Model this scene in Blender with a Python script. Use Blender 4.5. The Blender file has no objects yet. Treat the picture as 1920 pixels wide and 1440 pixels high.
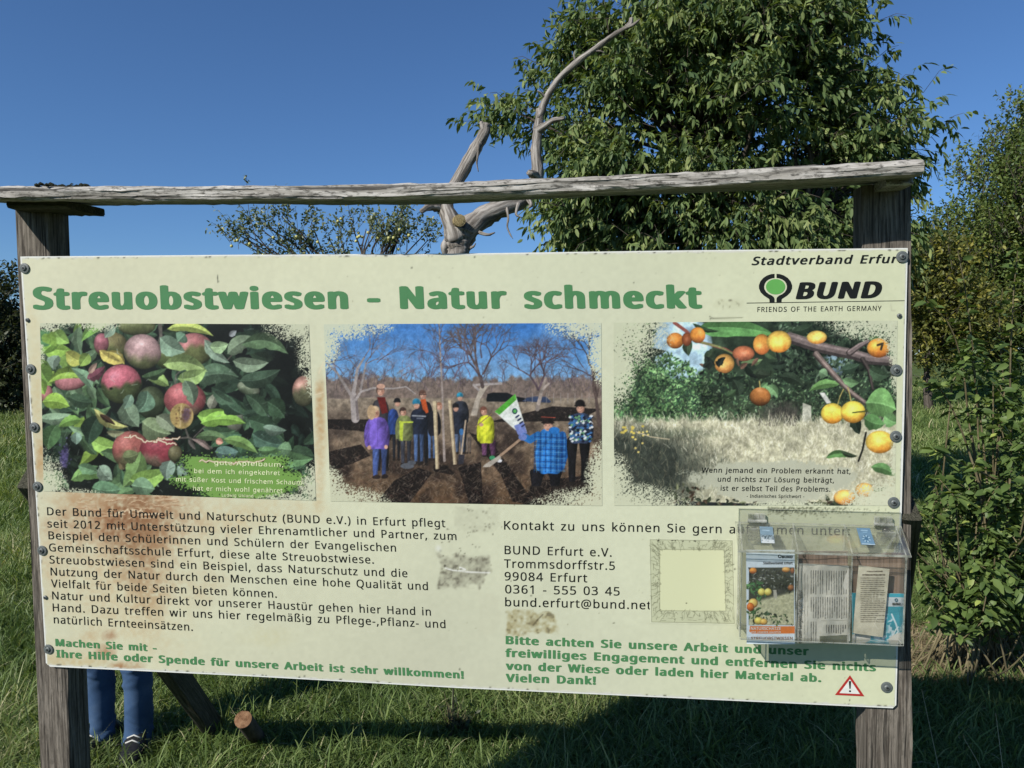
import bpy, bmesh, math, random
import numpy as np
from mathutils import Vector, Matrix, Quaternion

# ================================================================ camera, sky, sun, exposure
S = bpy.context.scene
COL = S.collection
R = math.radians
CAM_Z, F, CX, CY, PITCH = 1.68, 1387.0, 960.0, 720.0, R(1.3)      # 1920 x 1440 photograph, 26 mm phone lens
cam = bpy.data.cameras.new('camera'); cam.sensor_width = 36.0; cam.lens = F/1920*36.0
cam.clip_start = .05; cam.clip_end = 2000
cam_o = bpy.data.objects.new('camera', cam); COL.objects.link(cam_o)
cam_o.location = (0, 0, CAM_Z); cam_o.rotation_euler = (R(90)-PITCH, 0, 0)
S.camera = cam_o

TO_SUN = Vector((-.580, -.587, .565)).normalized()
wd = bpy.data.worlds.new("World"); S.world = wd; wd.use_nodes = True
nt = wd.node_tree; bg = nt.nodes['Background']
sky = nt.nodes.new('ShaderNodeTexSky'); sky.sky_type = 'NISHITA'; sky.sun_disc = False
sky.sun_elevation = math.asin(TO_SUN.z); sky.sun_rotation = math.atan2(TO_SUN.x, TO_SUN.y)
sky.altitude = 0; sky.air_density = 1.0; sky.dust_density = 0.0; sky.ozone_density = 10.0
nt.links.new(sky.outputs[0], bg.inputs[0]); bg.inputs[1].default_value = .076
sun = bpy.data.lights.new('sun', 'SUN'); sun.energy = 4.7; sun.angle = R(.53); sun.color = (1.0, .955, .88)
sun_o = bpy.data.objects.new('sun', sun); COL.objects.link(sun_o)
sun_o.rotation_euler = TO_SUN.to_track_quat('Z', 'Y').to_euler(); sun_o.location = (-5, -5, 8)
S.view_settings.view_transform = 'Standard'; S.view_settings.look = 'None'
S.view_settings.exposure = 0.5; S.view_settings.gamma = 1.0

# ================================================================ helpers: geometry
def ray(px, py):
    a, b = (px-CX)/F, (CY-py)/F; c, s = math.cos(PITCH), math.sin(PITCH)
    return np.array([a, c+b*s, b*c-s])
CAM = np.array([0, 0, CAM_Z])
def at(px, py, Y):
    """world point seen at a photo pixel, Y metres in front of the camera"""
    d = ray(px, py); return CAM+d*(Y/d[1])
# the board's plane, from its four corners in the photograph and its 2 m width
_c = [ray(38, 481), ray(1702, 465), ray(86, 1248), ray(1680, 1328)]
_n = np.linalg.svd(np.stack([_c[0], -_c[1], -_c[2], _c[3]], 1))[2][-1]
_P = [_c[i]*_n[i]/_n[0] for i in range(4)]
_s = 2.0/np.linalg.norm(_P[1]-_P[0]); _P = [p*_s for p in _P]
BU = (_P[1]-_P[0])/2.0; BN = np.cross(_P[2]-_P[0], BU); BN /= np.linalg.norm(BN)
if BN[1] > 0: BN = -BN
BV = np.cross(BN, BU)
if BV[2] < 0: BV = -BV
BD = float(_P[0] @ BN)
def Bp(px, py, h=0.):
    """point on the board's plane (h metres in front of its face) at a photo pixel"""
    d = ray(px, py); return CAM+d*((BD+h)/(d @ BN))
def BpA(X, Y, h):
    a, b = (X-CX)/F, (CY-Y)/F; c, s = math.cos(PITCH), math.sin(PITCH)
    d = np.stack([a, c+b*s, b*c-s], -1)
    return CAM+d*((BD+h)/(d @ BN))[..., None]

rng = np.random.RandomState(7)

class M:
    """collects vertices and faces of one mesh object; attributes: gr = grain coordinates, tint = 0..1"""
    def __init__(s): s.v = []; s.f = []; s.gr = []; s.tint = []; s.mi = []; s.n = 0
    def add(s, v, f, gr=None, tint=0., mi=0):
        v = np.asarray(v, float); s.v.append(v); k = len(v)
        s.f += [tuple(int(i)+s.n for i in q) for q in f]
        s.gr.append(np.asarray(gr, float) if gr is not None else v.copy())
        s.tint.append(np.full(k, tint) if np.isscalar(tint) else np.asarray(tint))
        s.mi += [mi]*len(f) if np.isscalar(mi) else list(mi)
        s.n += k
    def tube(s, pts, rad, sides=8, cap=True, jit=0., tint=0., mi=0):
        P = np.asarray(pts, float); n = len(P); rad = np.broadcast_to(np.asarray(rad, float), (n,))
        T = np.gradient(P, axis=0); T /= np.linalg.norm(T, axis=1)[:, None]+1e-9
        ref = np.array([0, 0, 1.]) if abs(T[0][2]) < .9 else np.array([1., 0, 0])
        A = np.cross(T[0], ref); A /= np.linalg.norm(A)
        V = []; G = []; L = 0.
        for i in range(n):
            A = A-T[i]*(A @ T[i]); A /= np.linalg.norm(A)+1e-9; Bv = np.cross(T[i], A)
            if i: L += np.linalg.norm(P[i]-P[i-1])
            for k in range(sides):
                a = 2*math.pi*k/sides; r = rad[i]*(1+jit*rng.randn())
                V.append(P[i]+(A*math.cos(a)+Bv*math.sin(a))*r); G.append((L, math.cos(a)*rad[0], math.sin(a)*rad[0]))
        Fc = [(i*sides+k, i*sides+(k+1) % sides, (i+1)*sides+(k+1) % sides, (i+1)*sides+k) for i in range(n-1) for k in range(sides)]
        if cap: Fc += [tuple(range(sides))[::-1], tuple((n-1)*sides+k for k in range(sides))]
        s.add(V, Fc, G, tint, mi)
    def box8(s, c, mi=0):
        """eight corners: bottom 4 then top 4"""
        s.add(c, [(3, 2, 1, 0), (4, 5, 6, 7), (0, 1, 5, 4), (1, 2, 6, 5), (2, 3, 7, 6), (3, 0, 4, 7)], None, 0., mi)
    def obj(s, name, mats, parent=None, smooth=False):
        V = np.concatenate(s.v) if s.v else np.zeros((0, 3))
        me = bpy.data.meshes.new(name); off = np.array(parent_loc(parent))
        me.from_pydata((V-off).tolist(), [], s.f)
        a = me.attributes.new('gr', 'FLOAT_VECTOR', 'POINT'); a.data.foreach_set('vector', np.concatenate(s.gr).astype(np.float32).ravel())
        a = me.attributes.new('tint', 'FLOAT', 'POINT'); a.data.foreach_set('value', np.concatenate(s.tint).astype(np.float32))
        mats = mats if isinstance(mats, (list, tuple)) else [mats]
        for m in mats: me.materials.append(m)
        if len(mats) > 1: me.polygons.foreach_set('material_index', np.asarray(s.mi, np.int32))
        if smooth: me.polygons.foreach_set('use_smooth', np.ones(len(s.f), bool))
        me.update(); return link(name, me, parent)

def parent_loc(p):
    v = Vector((0, 0, 0))
    while p is not None: v += p.location; p = p.parent
    return v
def link(name, me, parent=None):
    o = bpy.data.objects.new(name, me); COL.objects.link(o)
    if parent is not None: o.parent = parent
    return o
def tag(o, label=None, cat=None, group=None, kind=None):
    if label: o['label'] = label
    if cat: o['category'] = cat
    if group: o['group'] = group
    if kind: o['kind'] = kind
    return o
def thing(name, loc, label, cat, group=None):
    o = bpy.data.objects.new(name, None); COL.objects.link(o); o.location = [float(x) for x in loc]
    o.empty_display_size = .1
    return tag(o, label, cat, group)

def fast_mesh(name, V, tris, mats, parent=None, tint=None, smooth=False):
    """large triangle or quad mesh straight from numpy arrays"""
    k = tris.shape[1]; me = bpy.data.meshes.new(name); V = V-np.array(parent_loc(parent))
    me.vertices.add(len(V)); me.vertices.foreach_set('co', V.astype(np.float32).ravel())
    me.loops.add(tris.size); me.loops.foreach_set('vertex_index', tris.astype(np.int32).ravel())
    me.polygons.add(len(tris)); me.polygons.foreach_set('loop_start', np.arange(0, tris.size, k, dtype=np.int32))
    me.polygons.foreach_set('loop_total', np.full(len(tris), k, np.int32))
    if tint is not None:
        a = me.attributes.new('tint', 'FLOAT', 'POINT'); a.data.foreach_set('value', tint.astype(np.float32))
    me.materials.append(mats)
    if smooth: me.polygons.foreach_set('use_smooth', np.ones(len(tris), bool))
    me.update(calc_edges=True); me.validate()
    return link(name, me, parent)

# ================================================================ helpers: materials
def lin(c):
    c = np.asarray(c, float)/255.
    return np.where(c <= .04045, c/12.92, ((c+.055)/1.055)**2.4)
def mat(name, rough=.7, spec=.3, col=(.5, .5, .5)):
    m = bpy.data.materials.new(name); m.use_nodes = True
    b = m.node_tree.nodes['Principled BSDF']
    b.inputs['Base Color'].default_value = (*col, 1); b.inputs['Roughness'].default_value = rough
    b.inputs['Specular IOR Level'].default_value = spec
    return m, m.node_tree.nodes, m.node_tree.links, b
def node(ns, kind, **kw):
    n = ns.new(kind)
    for k, v in kw.items():
        if k in n.inputs.keys(): n.inputs[k].default_value = v
        else: setattr(n, k, v)
    return n
def ramp(ns, ls, src, stops):
    r = ns.new('ShaderNodeValToRGB'); el = r.color_ramp.elements
    while len(el) < len(stops): el.new(.5)
    for e, (p, c) in zip(el, stops): e.position = p; e.color = (*c, 1)
    ls.new(src, r.inputs[0]); return r

def wood(name, pale, dark, crack=.5, spots=True, dirt=(.03, .03, .022), dirt_amt=.5, fine=1.):
    """weathered timber: long grain along gr.x, cracks, blotches of lichen and grime"""
    m, ns, ls, b = mat(name, .85, .2)
    at_ = node(ns, 'ShaderNodeAttribute', attribute_name='gr')
    mp = node(ns, 'ShaderNodeMapping'); mp.inputs['Scale'].default_value = (2.6*fine, 70*fine, 70*fine); ls.new(at_.outputs['Vector'], mp.inputs[0])
    wv = node(ns, 'ShaderNodeTexNoise', Scale=2.2, Detail=2.0); mw = node(ns, 'ShaderNodeMapping'); mw.inputs['Scale'].default_value = (1.5, 6, 6)
    ls.new(at_.outputs['Vector'], mw.inputs[0]); ls.new(mw.outputs[0], wv.inputs['Vector'])
    ad = node(ns, 'ShaderNodeVectorMath', operation='MULTIPLY_ADD'); ls.new(wv.outputs['Color'], ad.inputs[0]); ad.inputs[1].default_value = (.6, 2.4, 2.4); ls.new(mp.outputs[0], ad.inputs[2])
    n1 = node(ns, 'ShaderNodeTexNoise', Scale=1.6, Detail=7.0, Roughness=.62); ls.new(ad.outputs[0], n1.inputs['Vector'])
    r1 = ramp(ns, ls, n1.outputs['Fac'], [(.30, tuple(np.array(dark)*.35)), (.42, dark), (.56, tuple((np.array(pale)+np.array(dark))/2)), (.72, pale)])
    mp2 = node(ns, 'ShaderNodeMapping'); mp2.inputs['Scale'].default_value = (3.5*fine, 150*fine, 150*fine); ls.new(at_.outputs['Vector'], mp2.inputs[0])
    n2 = node(ns, 'ShaderNodeTexNoise', Scale=1.0, Detail=3.0, Roughness=.5); ls.new(mp2.outputs[0], n2.inputs['Vector'])
    r2 = ramp(ns, ls, n2.outputs['Fac'], [(.34, (0, 0, 0)), (.41, (1, 1, 1))])
    mx = node(ns, 'ShaderNodeMixRGB', blend_type='MULTIPLY'); mx.inputs[0].default_value = crack; ls.new(r1.outputs[0], mx.inputs[1]); ls.new(r2.outputs[0], mx.inputs[2])
    out = mx.outputs[0]
    if spots:
        mp3 = node(ns, 'ShaderNodeMapping'); mp3.inputs['Scale'].default_value = (16, 60, 60); ls.new(at_.outputs['Vector'], mp3.inputs[0])
        n3 = node(ns, 'ShaderNodeTexNoise', Scale=3.0, Detail=6.0, Roughness=.7); ls.new(mp3.outputs[0], n3.inputs['Vector'])
        r3 = ramp(ns, ls, n3.outputs['Fac'], [(.50, (0, 0, 0)), (.62, (1, 1, 1))])
        k = node(ns, 'ShaderNodeMath', operation='MULTIPLY'); k.inputs[1].default_value = dirt_amt; ls.new(r3.outputs[0], k.inputs[0])
        m3 = node(ns, 'ShaderNodeMixRGB'); ls.new(k.outputs[0], m3.inputs[0]); ls.new(out, m3.inputs[1]); m3.inputs[2].default_value = (*dirt, 1); out = m3.outputs[0]
    ls.new(out, b.inputs['Base Color'])
    bp = node(ns, 'ShaderNodeBump', Strength=.8, Distance=.004)
    mm = node(ns, 'ShaderNodeMath', operation='MULTIPLY'); ls.new(n1.outputs['Fac'], mm.inputs[0]); ls.new(r2.outputs[0], mm.inputs[1]); ls.new(mm.outputs[0], bp.inputs['Height']); ls.new(bp.outputs[0], b.inputs['Normal'])
    return m

def leaf_mat(name, stops, rough=.42, spec=.35, trans=.28):
    """foliage: colour by the leaf's own tint, some light through the blade"""
    m = bpy.data.materials.new(name); m.use_nodes = True; ns, ls = m.node_tree.nodes, m.node_tree.links
    b = ns['Principled BSDF']; out = ns['Material Output']
    a = node(ns, 'ShaderNodeAttribute', attribute_name='tint')
    r = ramp(ns, ls, a.outputs['Fac'], stops)
    b.inputs['Roughness'].default_value = rough; b.inputs['Specular IOR Level'].default_value = spec
    ls.new(r.outputs[0], b.inputs['Base Color'])
    t = node(ns, 'ShaderNodeBsdfTranslucent'); g = node(ns, 'ShaderNodeMixRGB', blend_type='MULTIPLY'); g.inputs[0].default_value = 1; ls.new(r.outputs[0], g.inputs[1]); g.inputs[2].default_value = (1.5, 1.5, .6, 1); ls.new(g.outputs[0], t.inputs[0])
    mx = node(ns, 'ShaderNodeMixShader'); mx.inputs[0].default_value = trans; ls.new(b.outputs[0], mx.inputs[1]); ls.new(t.outputs[0], mx.inputs[2]); ls.new(mx.outputs[0], out.inputs[0])
    return m

def print_mat(name, rough=.42, spec=.25):
    m, ns, ls, b = mat(name, rough, spec); a = node(ns, 'ShaderNodeAttribute', attribute_name='col'); ls.new(a.outputs['Color'], b.inputs['Base Color']); return m

def flat(name, rgb, rough=.6, spec=.3, var=.12, scale=60.):
    """plain paint or plastic with faint unevenness"""
    m, ns, ls, b = mat(name, rough, spec); c = lin(rgb)*.74
    t = node(ns, 'ShaderNodeTexCoord'); n = node(ns, 'ShaderNodeTexNoise', Scale=scale, Detail=4.0); ls.new(t.outputs['Object'], n.inputs['Vector'])
    r = ramp(ns, ls, n.outputs['Fac'], [(.3, tuple(c*(1-var))), (.7, tuple(np.minimum(1, c*(1+var))))]); ls.new(r.outputs[0], b.inputs['Base Color']); return m
# ---------------------------------------------------------------- printed pictures: a small painter (numpy), sRGB 0..255
class Canvas:
    """raster in photo-crop units (x0..x1, y0..y1), k pixels per unit"""
    def __init__(s, x0, y0, x1, y1, k, col, seed=1):
        s.x0, s.y0, s.x1, s.y1, s.k = x0, y0, x1, y1, k
        s.W, s.H = int((x1-x0)*k)+1, int((y1-y0)*k)+1
        s.a = np.empty((s.H, s.W, 3), np.float32); s.a[:] = col
        s.r = np.random.RandomState(seed)
    def noise(s, size, octv=3):
        out = np.zeros((s.H, s.W), np.float32); amp = 1.; tot = 0.
        for o in range(octv):
            c = max(2., size*s.k/2**o)
            gh, gw = int(s.H/c)+3, int(s.W/c)+3
            g = s.r.rand(gh, gw).astype(np.float32)
            yy = np.arange(s.H)/c; xx = np.arange(s.W)/c
            yi = yy.astype(int); xi = xx.astype(int)
            fy = (yy-yi)[:, None]; fx = (xx-xi)[None, :]
            fy = fy*fy*(3-2*fy); fx = fx*fx*(3-2*fx)
            v = (g[yi][:, xi]*(1-fy)*(1-fx)+g[yi+1][:, xi]*fy*(1-fx)+g[yi][:, xi+1]*(1-fy)*fx+g[yi+1][:, xi+1]*fy*fx)
            out += v*amp; tot += amp; amp *= .55
        return out/tot
    def XY(s):
        return np.meshgrid(s.x0+np.arange(s.W)/s.k, s.y0+np.arange(s.H)/s.k)
    def blend(s, m, col):
        m = m[..., None] if m.ndim == 2 else m
        s.a += (np.asarray(col, np.float32)-s.a)*m
    def box(s, xa, ya, xb, yb):
        i0 = max(0, int((xa-s.x0)*s.k)-1); i1 = min(s.W, int((xb-s.x0)*s.k)+3)
        j0 = max(0, int((ya-s.y0)*s.k)-1); j1 = min(s.H, int((yb-s.y0)*s.k)+3)
        if i1 <= i0 or j1 <= j0: return None
        X, Y = np.meshgrid(s.x0+np.arange(i0, i1)/s.k, s.y0+np.arange(j0, j1)/s.k)
        return (slice(j0, j1), slice(i0, i1)), X, Y
    def put(s, sl, m, col):
        col = np.asarray(col, np.float32)
        v = s.a[sl]; v += (col-v)*m[..., None]
    def ell(s, cx, cy, rx, ry, col, ang=0., soft=None, op=1., shade=None):
        R = max(rx, ry)+2/s.k
        b = s.box(cx-R, cy-R, cx+R, cy+R)
        if b is None: return
        sl, X, Y = b; c, q = math.cos(ang), math.sin(ang)
        u = ((X-cx)*c+(Y-cy)*q)/rx; v = (-(X-cx)*q+(Y-cy)*c)/ry
        d = np.sqrt(u*u+v*v)
        sf = soft if soft is not None else 1./(min(rx, ry)*s.k)
        m = np.clip((1-d)/max(sf, 1e-4)+.5*(soft is None), 0, 1)*op
        s.put(sl, m, shade(u, v) if shade else col)
    def poly(s, pts, col, op=1., shade=None, aa=True):
        P = np.asarray(pts, np.float32)
        b = s.box(P[:, 0].min(), P[:, 1].min(), P[:, 0].max(), P[:, 1].max())
        if b is None: return
        sl, X, Y = b; m = np.zeros(X.shape, np.float32)
        offs = [(-.25, -.25), (.25, -.25), (-.25, .25), (.25, .25)] if aa else [(0, 0)]
        for ox, oy in offs:
            x = X+ox/s.k; y = Y+oy/s.k; ins = np.zeros(X.shape, bool)
            for i in range(len(P)):
                xa, ya = P[i]; xb, yb = P[i-1]
                if ya == yb: continue
                ins ^= ((ya > y) != (yb > y)) & (x < (xb-xa)*(y-ya)/(yb-ya)+xa)
            m += ins
        s.put(sl, m/len(offs)*op, shade(X, Y) if shade else col)
    def line(s, pts, w, col, op=1., w2=None):
        w2 = w if w2 is None else w2; n = len(pts)-1
        for i in range(n):
            (xa, ya), (xb, yb) = pts[i], pts[i+1]
            wa = w+(w2-w)*i/n; wb = w+(w2-w)*(i+1)/n; R = max(wa, wb)/2+1/s.k
            b = s.box(min(xa, xb)-R, min(ya, yb)-R, max(xa, xb)+R, max(ya, yb)+R)
            if b is None: continue
            sl, X, Y = b; dx, dy = xb-xa, yb-ya; L = dx*dx+dy*dy+1e-9
            t = np.clip(((X-xa)*dx+(Y-ya)*dy)/L, 0, 1)
            d = np.hypot(X-xa-t*dx, Y-ya-t*dy)
            m = np.clip((wa+(wb-wa)*t)/2*s.k-d*s.k+.5, 0, 1)*np.minimum(1, (wa+(wb-wa)*t)*s.k)
            s.put(sl, m*op, col)
    def leaf(s, xa, ya, xb, yb, w, col, bend=0., tone=.22, vein=.25, op=1.):
        """pointed leaf from stalk to tip; two halves of different tone, paler midrib"""
        col = np.asarray(col, np.float32)
        t = np.linspace(0, 1, 11); dx, dy = xb-xa, yb-ya; L = math.hypot(dx, dy)+1e-6
        nx, ny = -dy/L, dx/L; bb = bend*L*4*t*(1-t)
        mx = xa+dx*t+nx*bb; my = ya+dy*t+ny*bb
        pr = w/2*np.sin(np.pi*t**.8)**.8
        j = 1+.10*s.r.randn(11)
        up = np.stack([mx+nx*pr*j, my+ny*pr*j], 1); dn = np.stack([mx-nx*pr, my-ny*pr], 1); mid = np.stack([mx, my], 1)
        f = 1 if s.r.rand() < .5 else -1
        g = s.r.uniform(-.12, .12)
        def sh(sg):
            def q(X, Y):
                tt = ((X-xa)*dx+(Y-ya)*dy)/(L*L); dd = np.abs((X-xa)*nx+(Y-ya)*ny)/(w/2+1e-6)
                m = 1+tone*sg*(.55+.45*dd)+g*(tt-.5)*2
                return col*np.clip(m, .3, 1.6)[..., None]
            return q
        s.poly(np.concatenate([up, mid[::-1]]), col, op, sh(f)); s.poly(np.concatenate([dn, mid[::-1]]), col, op, sh(-f))
        if vein and w*s.k > 22:
            for q in np.linspace(.2, .8, 5):
                i = int(q*10); hw = w/2*.8*math.sin(math.pi*q**.8)
                for sg in (-1, 1): s.line([(mx[i], my[i]), (mx[i]+dx/L*hw*.55+nx*sg*hw, my[i]+dy/L*hw*.55+ny*sg*hw)], max(.6/s.k, w*.022), np.minimum(255, col*1.16+8), vein*1.1*op)
            s.ell(mx[4]+nx*w*.2*f, my[4]+ny*w*.2*f, L*.24, w*.14, np.minimum(255, col*1.25+26), math.atan2(dy, dx), soft=.9, op=.30*op)
        if vein and w*s.k > 5:
            s.line(list(map(tuple, mid)), max(.7/s.k, w*.05), np.minimum(255, col*1.25+18), vein*2*op)
    def sphere(s, cx, cy, rx, ry, cols, ang=0., lx=-.35, ly=-.45, ed=.55):
        """fruit: cols = (top colour, bottom colour, blend start, blend end along v)"""
        ca, cb, va, vb = cols; ca = np.asarray(ca, np.float32); cb = np.asarray(cb, np.float32)
        ph = s.r.rand()*6
        def sh(u, v):
            w = v+.16*np.sin(3*u+ph)+.07*np.sin(11*u+ph*3)
            t = np.clip((w-va)/(vb-va), 0, 1); t = t*t*(3-2*t)
            c = ca+(cb-ca)*t[..., None]
            d2 = np.clip(u*u+v*v, 0, 1)
            l = 1.1-ed*np.clip((u-lx)**2+(v-ly)**2, 0, 3)*.36-.25*d2**3
            hi = np.exp(-((u-lx)**2+(v-ly)**2)*9)*28
            return np.clip(c*l[..., None]+hi[..., None], 0, 255)
        s.ell(cx, cy, rx, ry, ca, ang, shade=sh)
    def mottle(s, amp, size, octv=3):
        s.a *= (1+amp*(s.noise(size, octv)*2-1))[..., None]; np.clip(s.a, 0, 255, out=s.a)
    def sample(s, X, Y):
        x = np.clip((X-s.x0)*s.k, 0, s.W-1.001); y = np.clip((Y-s.y0)*s.k, 0, s.H-1.001)
        i = x.astype(int); j = y.astype(int); fx = (x-i)[..., None]; fy = (y-j)[..., None]; a = s.a
        return a[j, i]*(1-fx)*(1-fy)+a[j, i+1]*fx*(1-fy)+a[j+1, i]*(1-fx)*fy+a[j+1, i+1]*fx*fy

CREAM = np.array((222, 225, 195), np.float32)

def photo_finish(cv, sat=.85, blur=1, grain=.05, con=1.0, warm=(1, 1, 1)):
    """soft focus, weaker colour and grain, as in a faded print"""
    a = cv.a
    for _ in range(blur):
        b = a.copy(); b[1:-1] = a[:-2]*.25+a[1:-1]*.5+a[2:]*.25; a = b.copy(); a[:, 1:-1] = b[:, :-2]*.25+b[:, 1:-1]*.5+b[:, 2:]*.25
    l = a.mean(2, keepdims=True); a = l+(a-l)*sat; a = (a-110)*con+110; a = a*np.array(warm, np.float32)
    g = cv.noise(5, 2)*2-1; a = a*(1+grain*g[..., None])+cv.r.randn(cv.H, cv.W, 1)*3.
    cv.a = np.clip(a, 4, 250).astype(np.float32)

def speckle_corners(cv, spots, cell):
    """worn corners of a printed picture: the cream ground shows through in a fine stipple"""
    X, Y = cv.XY(); f = np.full(X.shape, -1., np.float32)
    for cx, cy, rx, ry in spots: f = np.maximum(f, 1.0-np.hypot((X-cx)/rx, (Y-cy)/ry))
    g = f+(cv.noise(cell*8, 3)-.5)*.35
    n = 1-np.abs(cv.noise(cell, 2)-.5)*3.2
    m = np.clip((g*1.05+.33-(1-n)*.85)*5, 0, 1)*np.clip((f+.3)*5, 0, 1)
    cv.blend((m*.94).astype(np.float32), CREAM)

def foliage(cv, n, xr, yr, size, cols, ang=None, asp=.45, tone=.2, ok=None):
    r = cv.r; cols = np.asarray(cols, np.float32)
    for _ in range(n):
        x, y = r.uniform(*xr), r.uniform(*yr)
        if ok is not None and not ok(x, y): continue
        L = size*r.uniform(.6, 1.4); a = r.uniform(0, 6.283) if ang is None else ang+r.randn()*.5
        c = cols[r.randint(len(cols))]*r.uniform(.75, 1.2)
        cv.leaf(x, y, x+L*math.cos(a), y+L*math.sin(a), L*asp*r.uniform(.7, 1.2), c, r.uniform(-.15, .15), tone)

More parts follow.
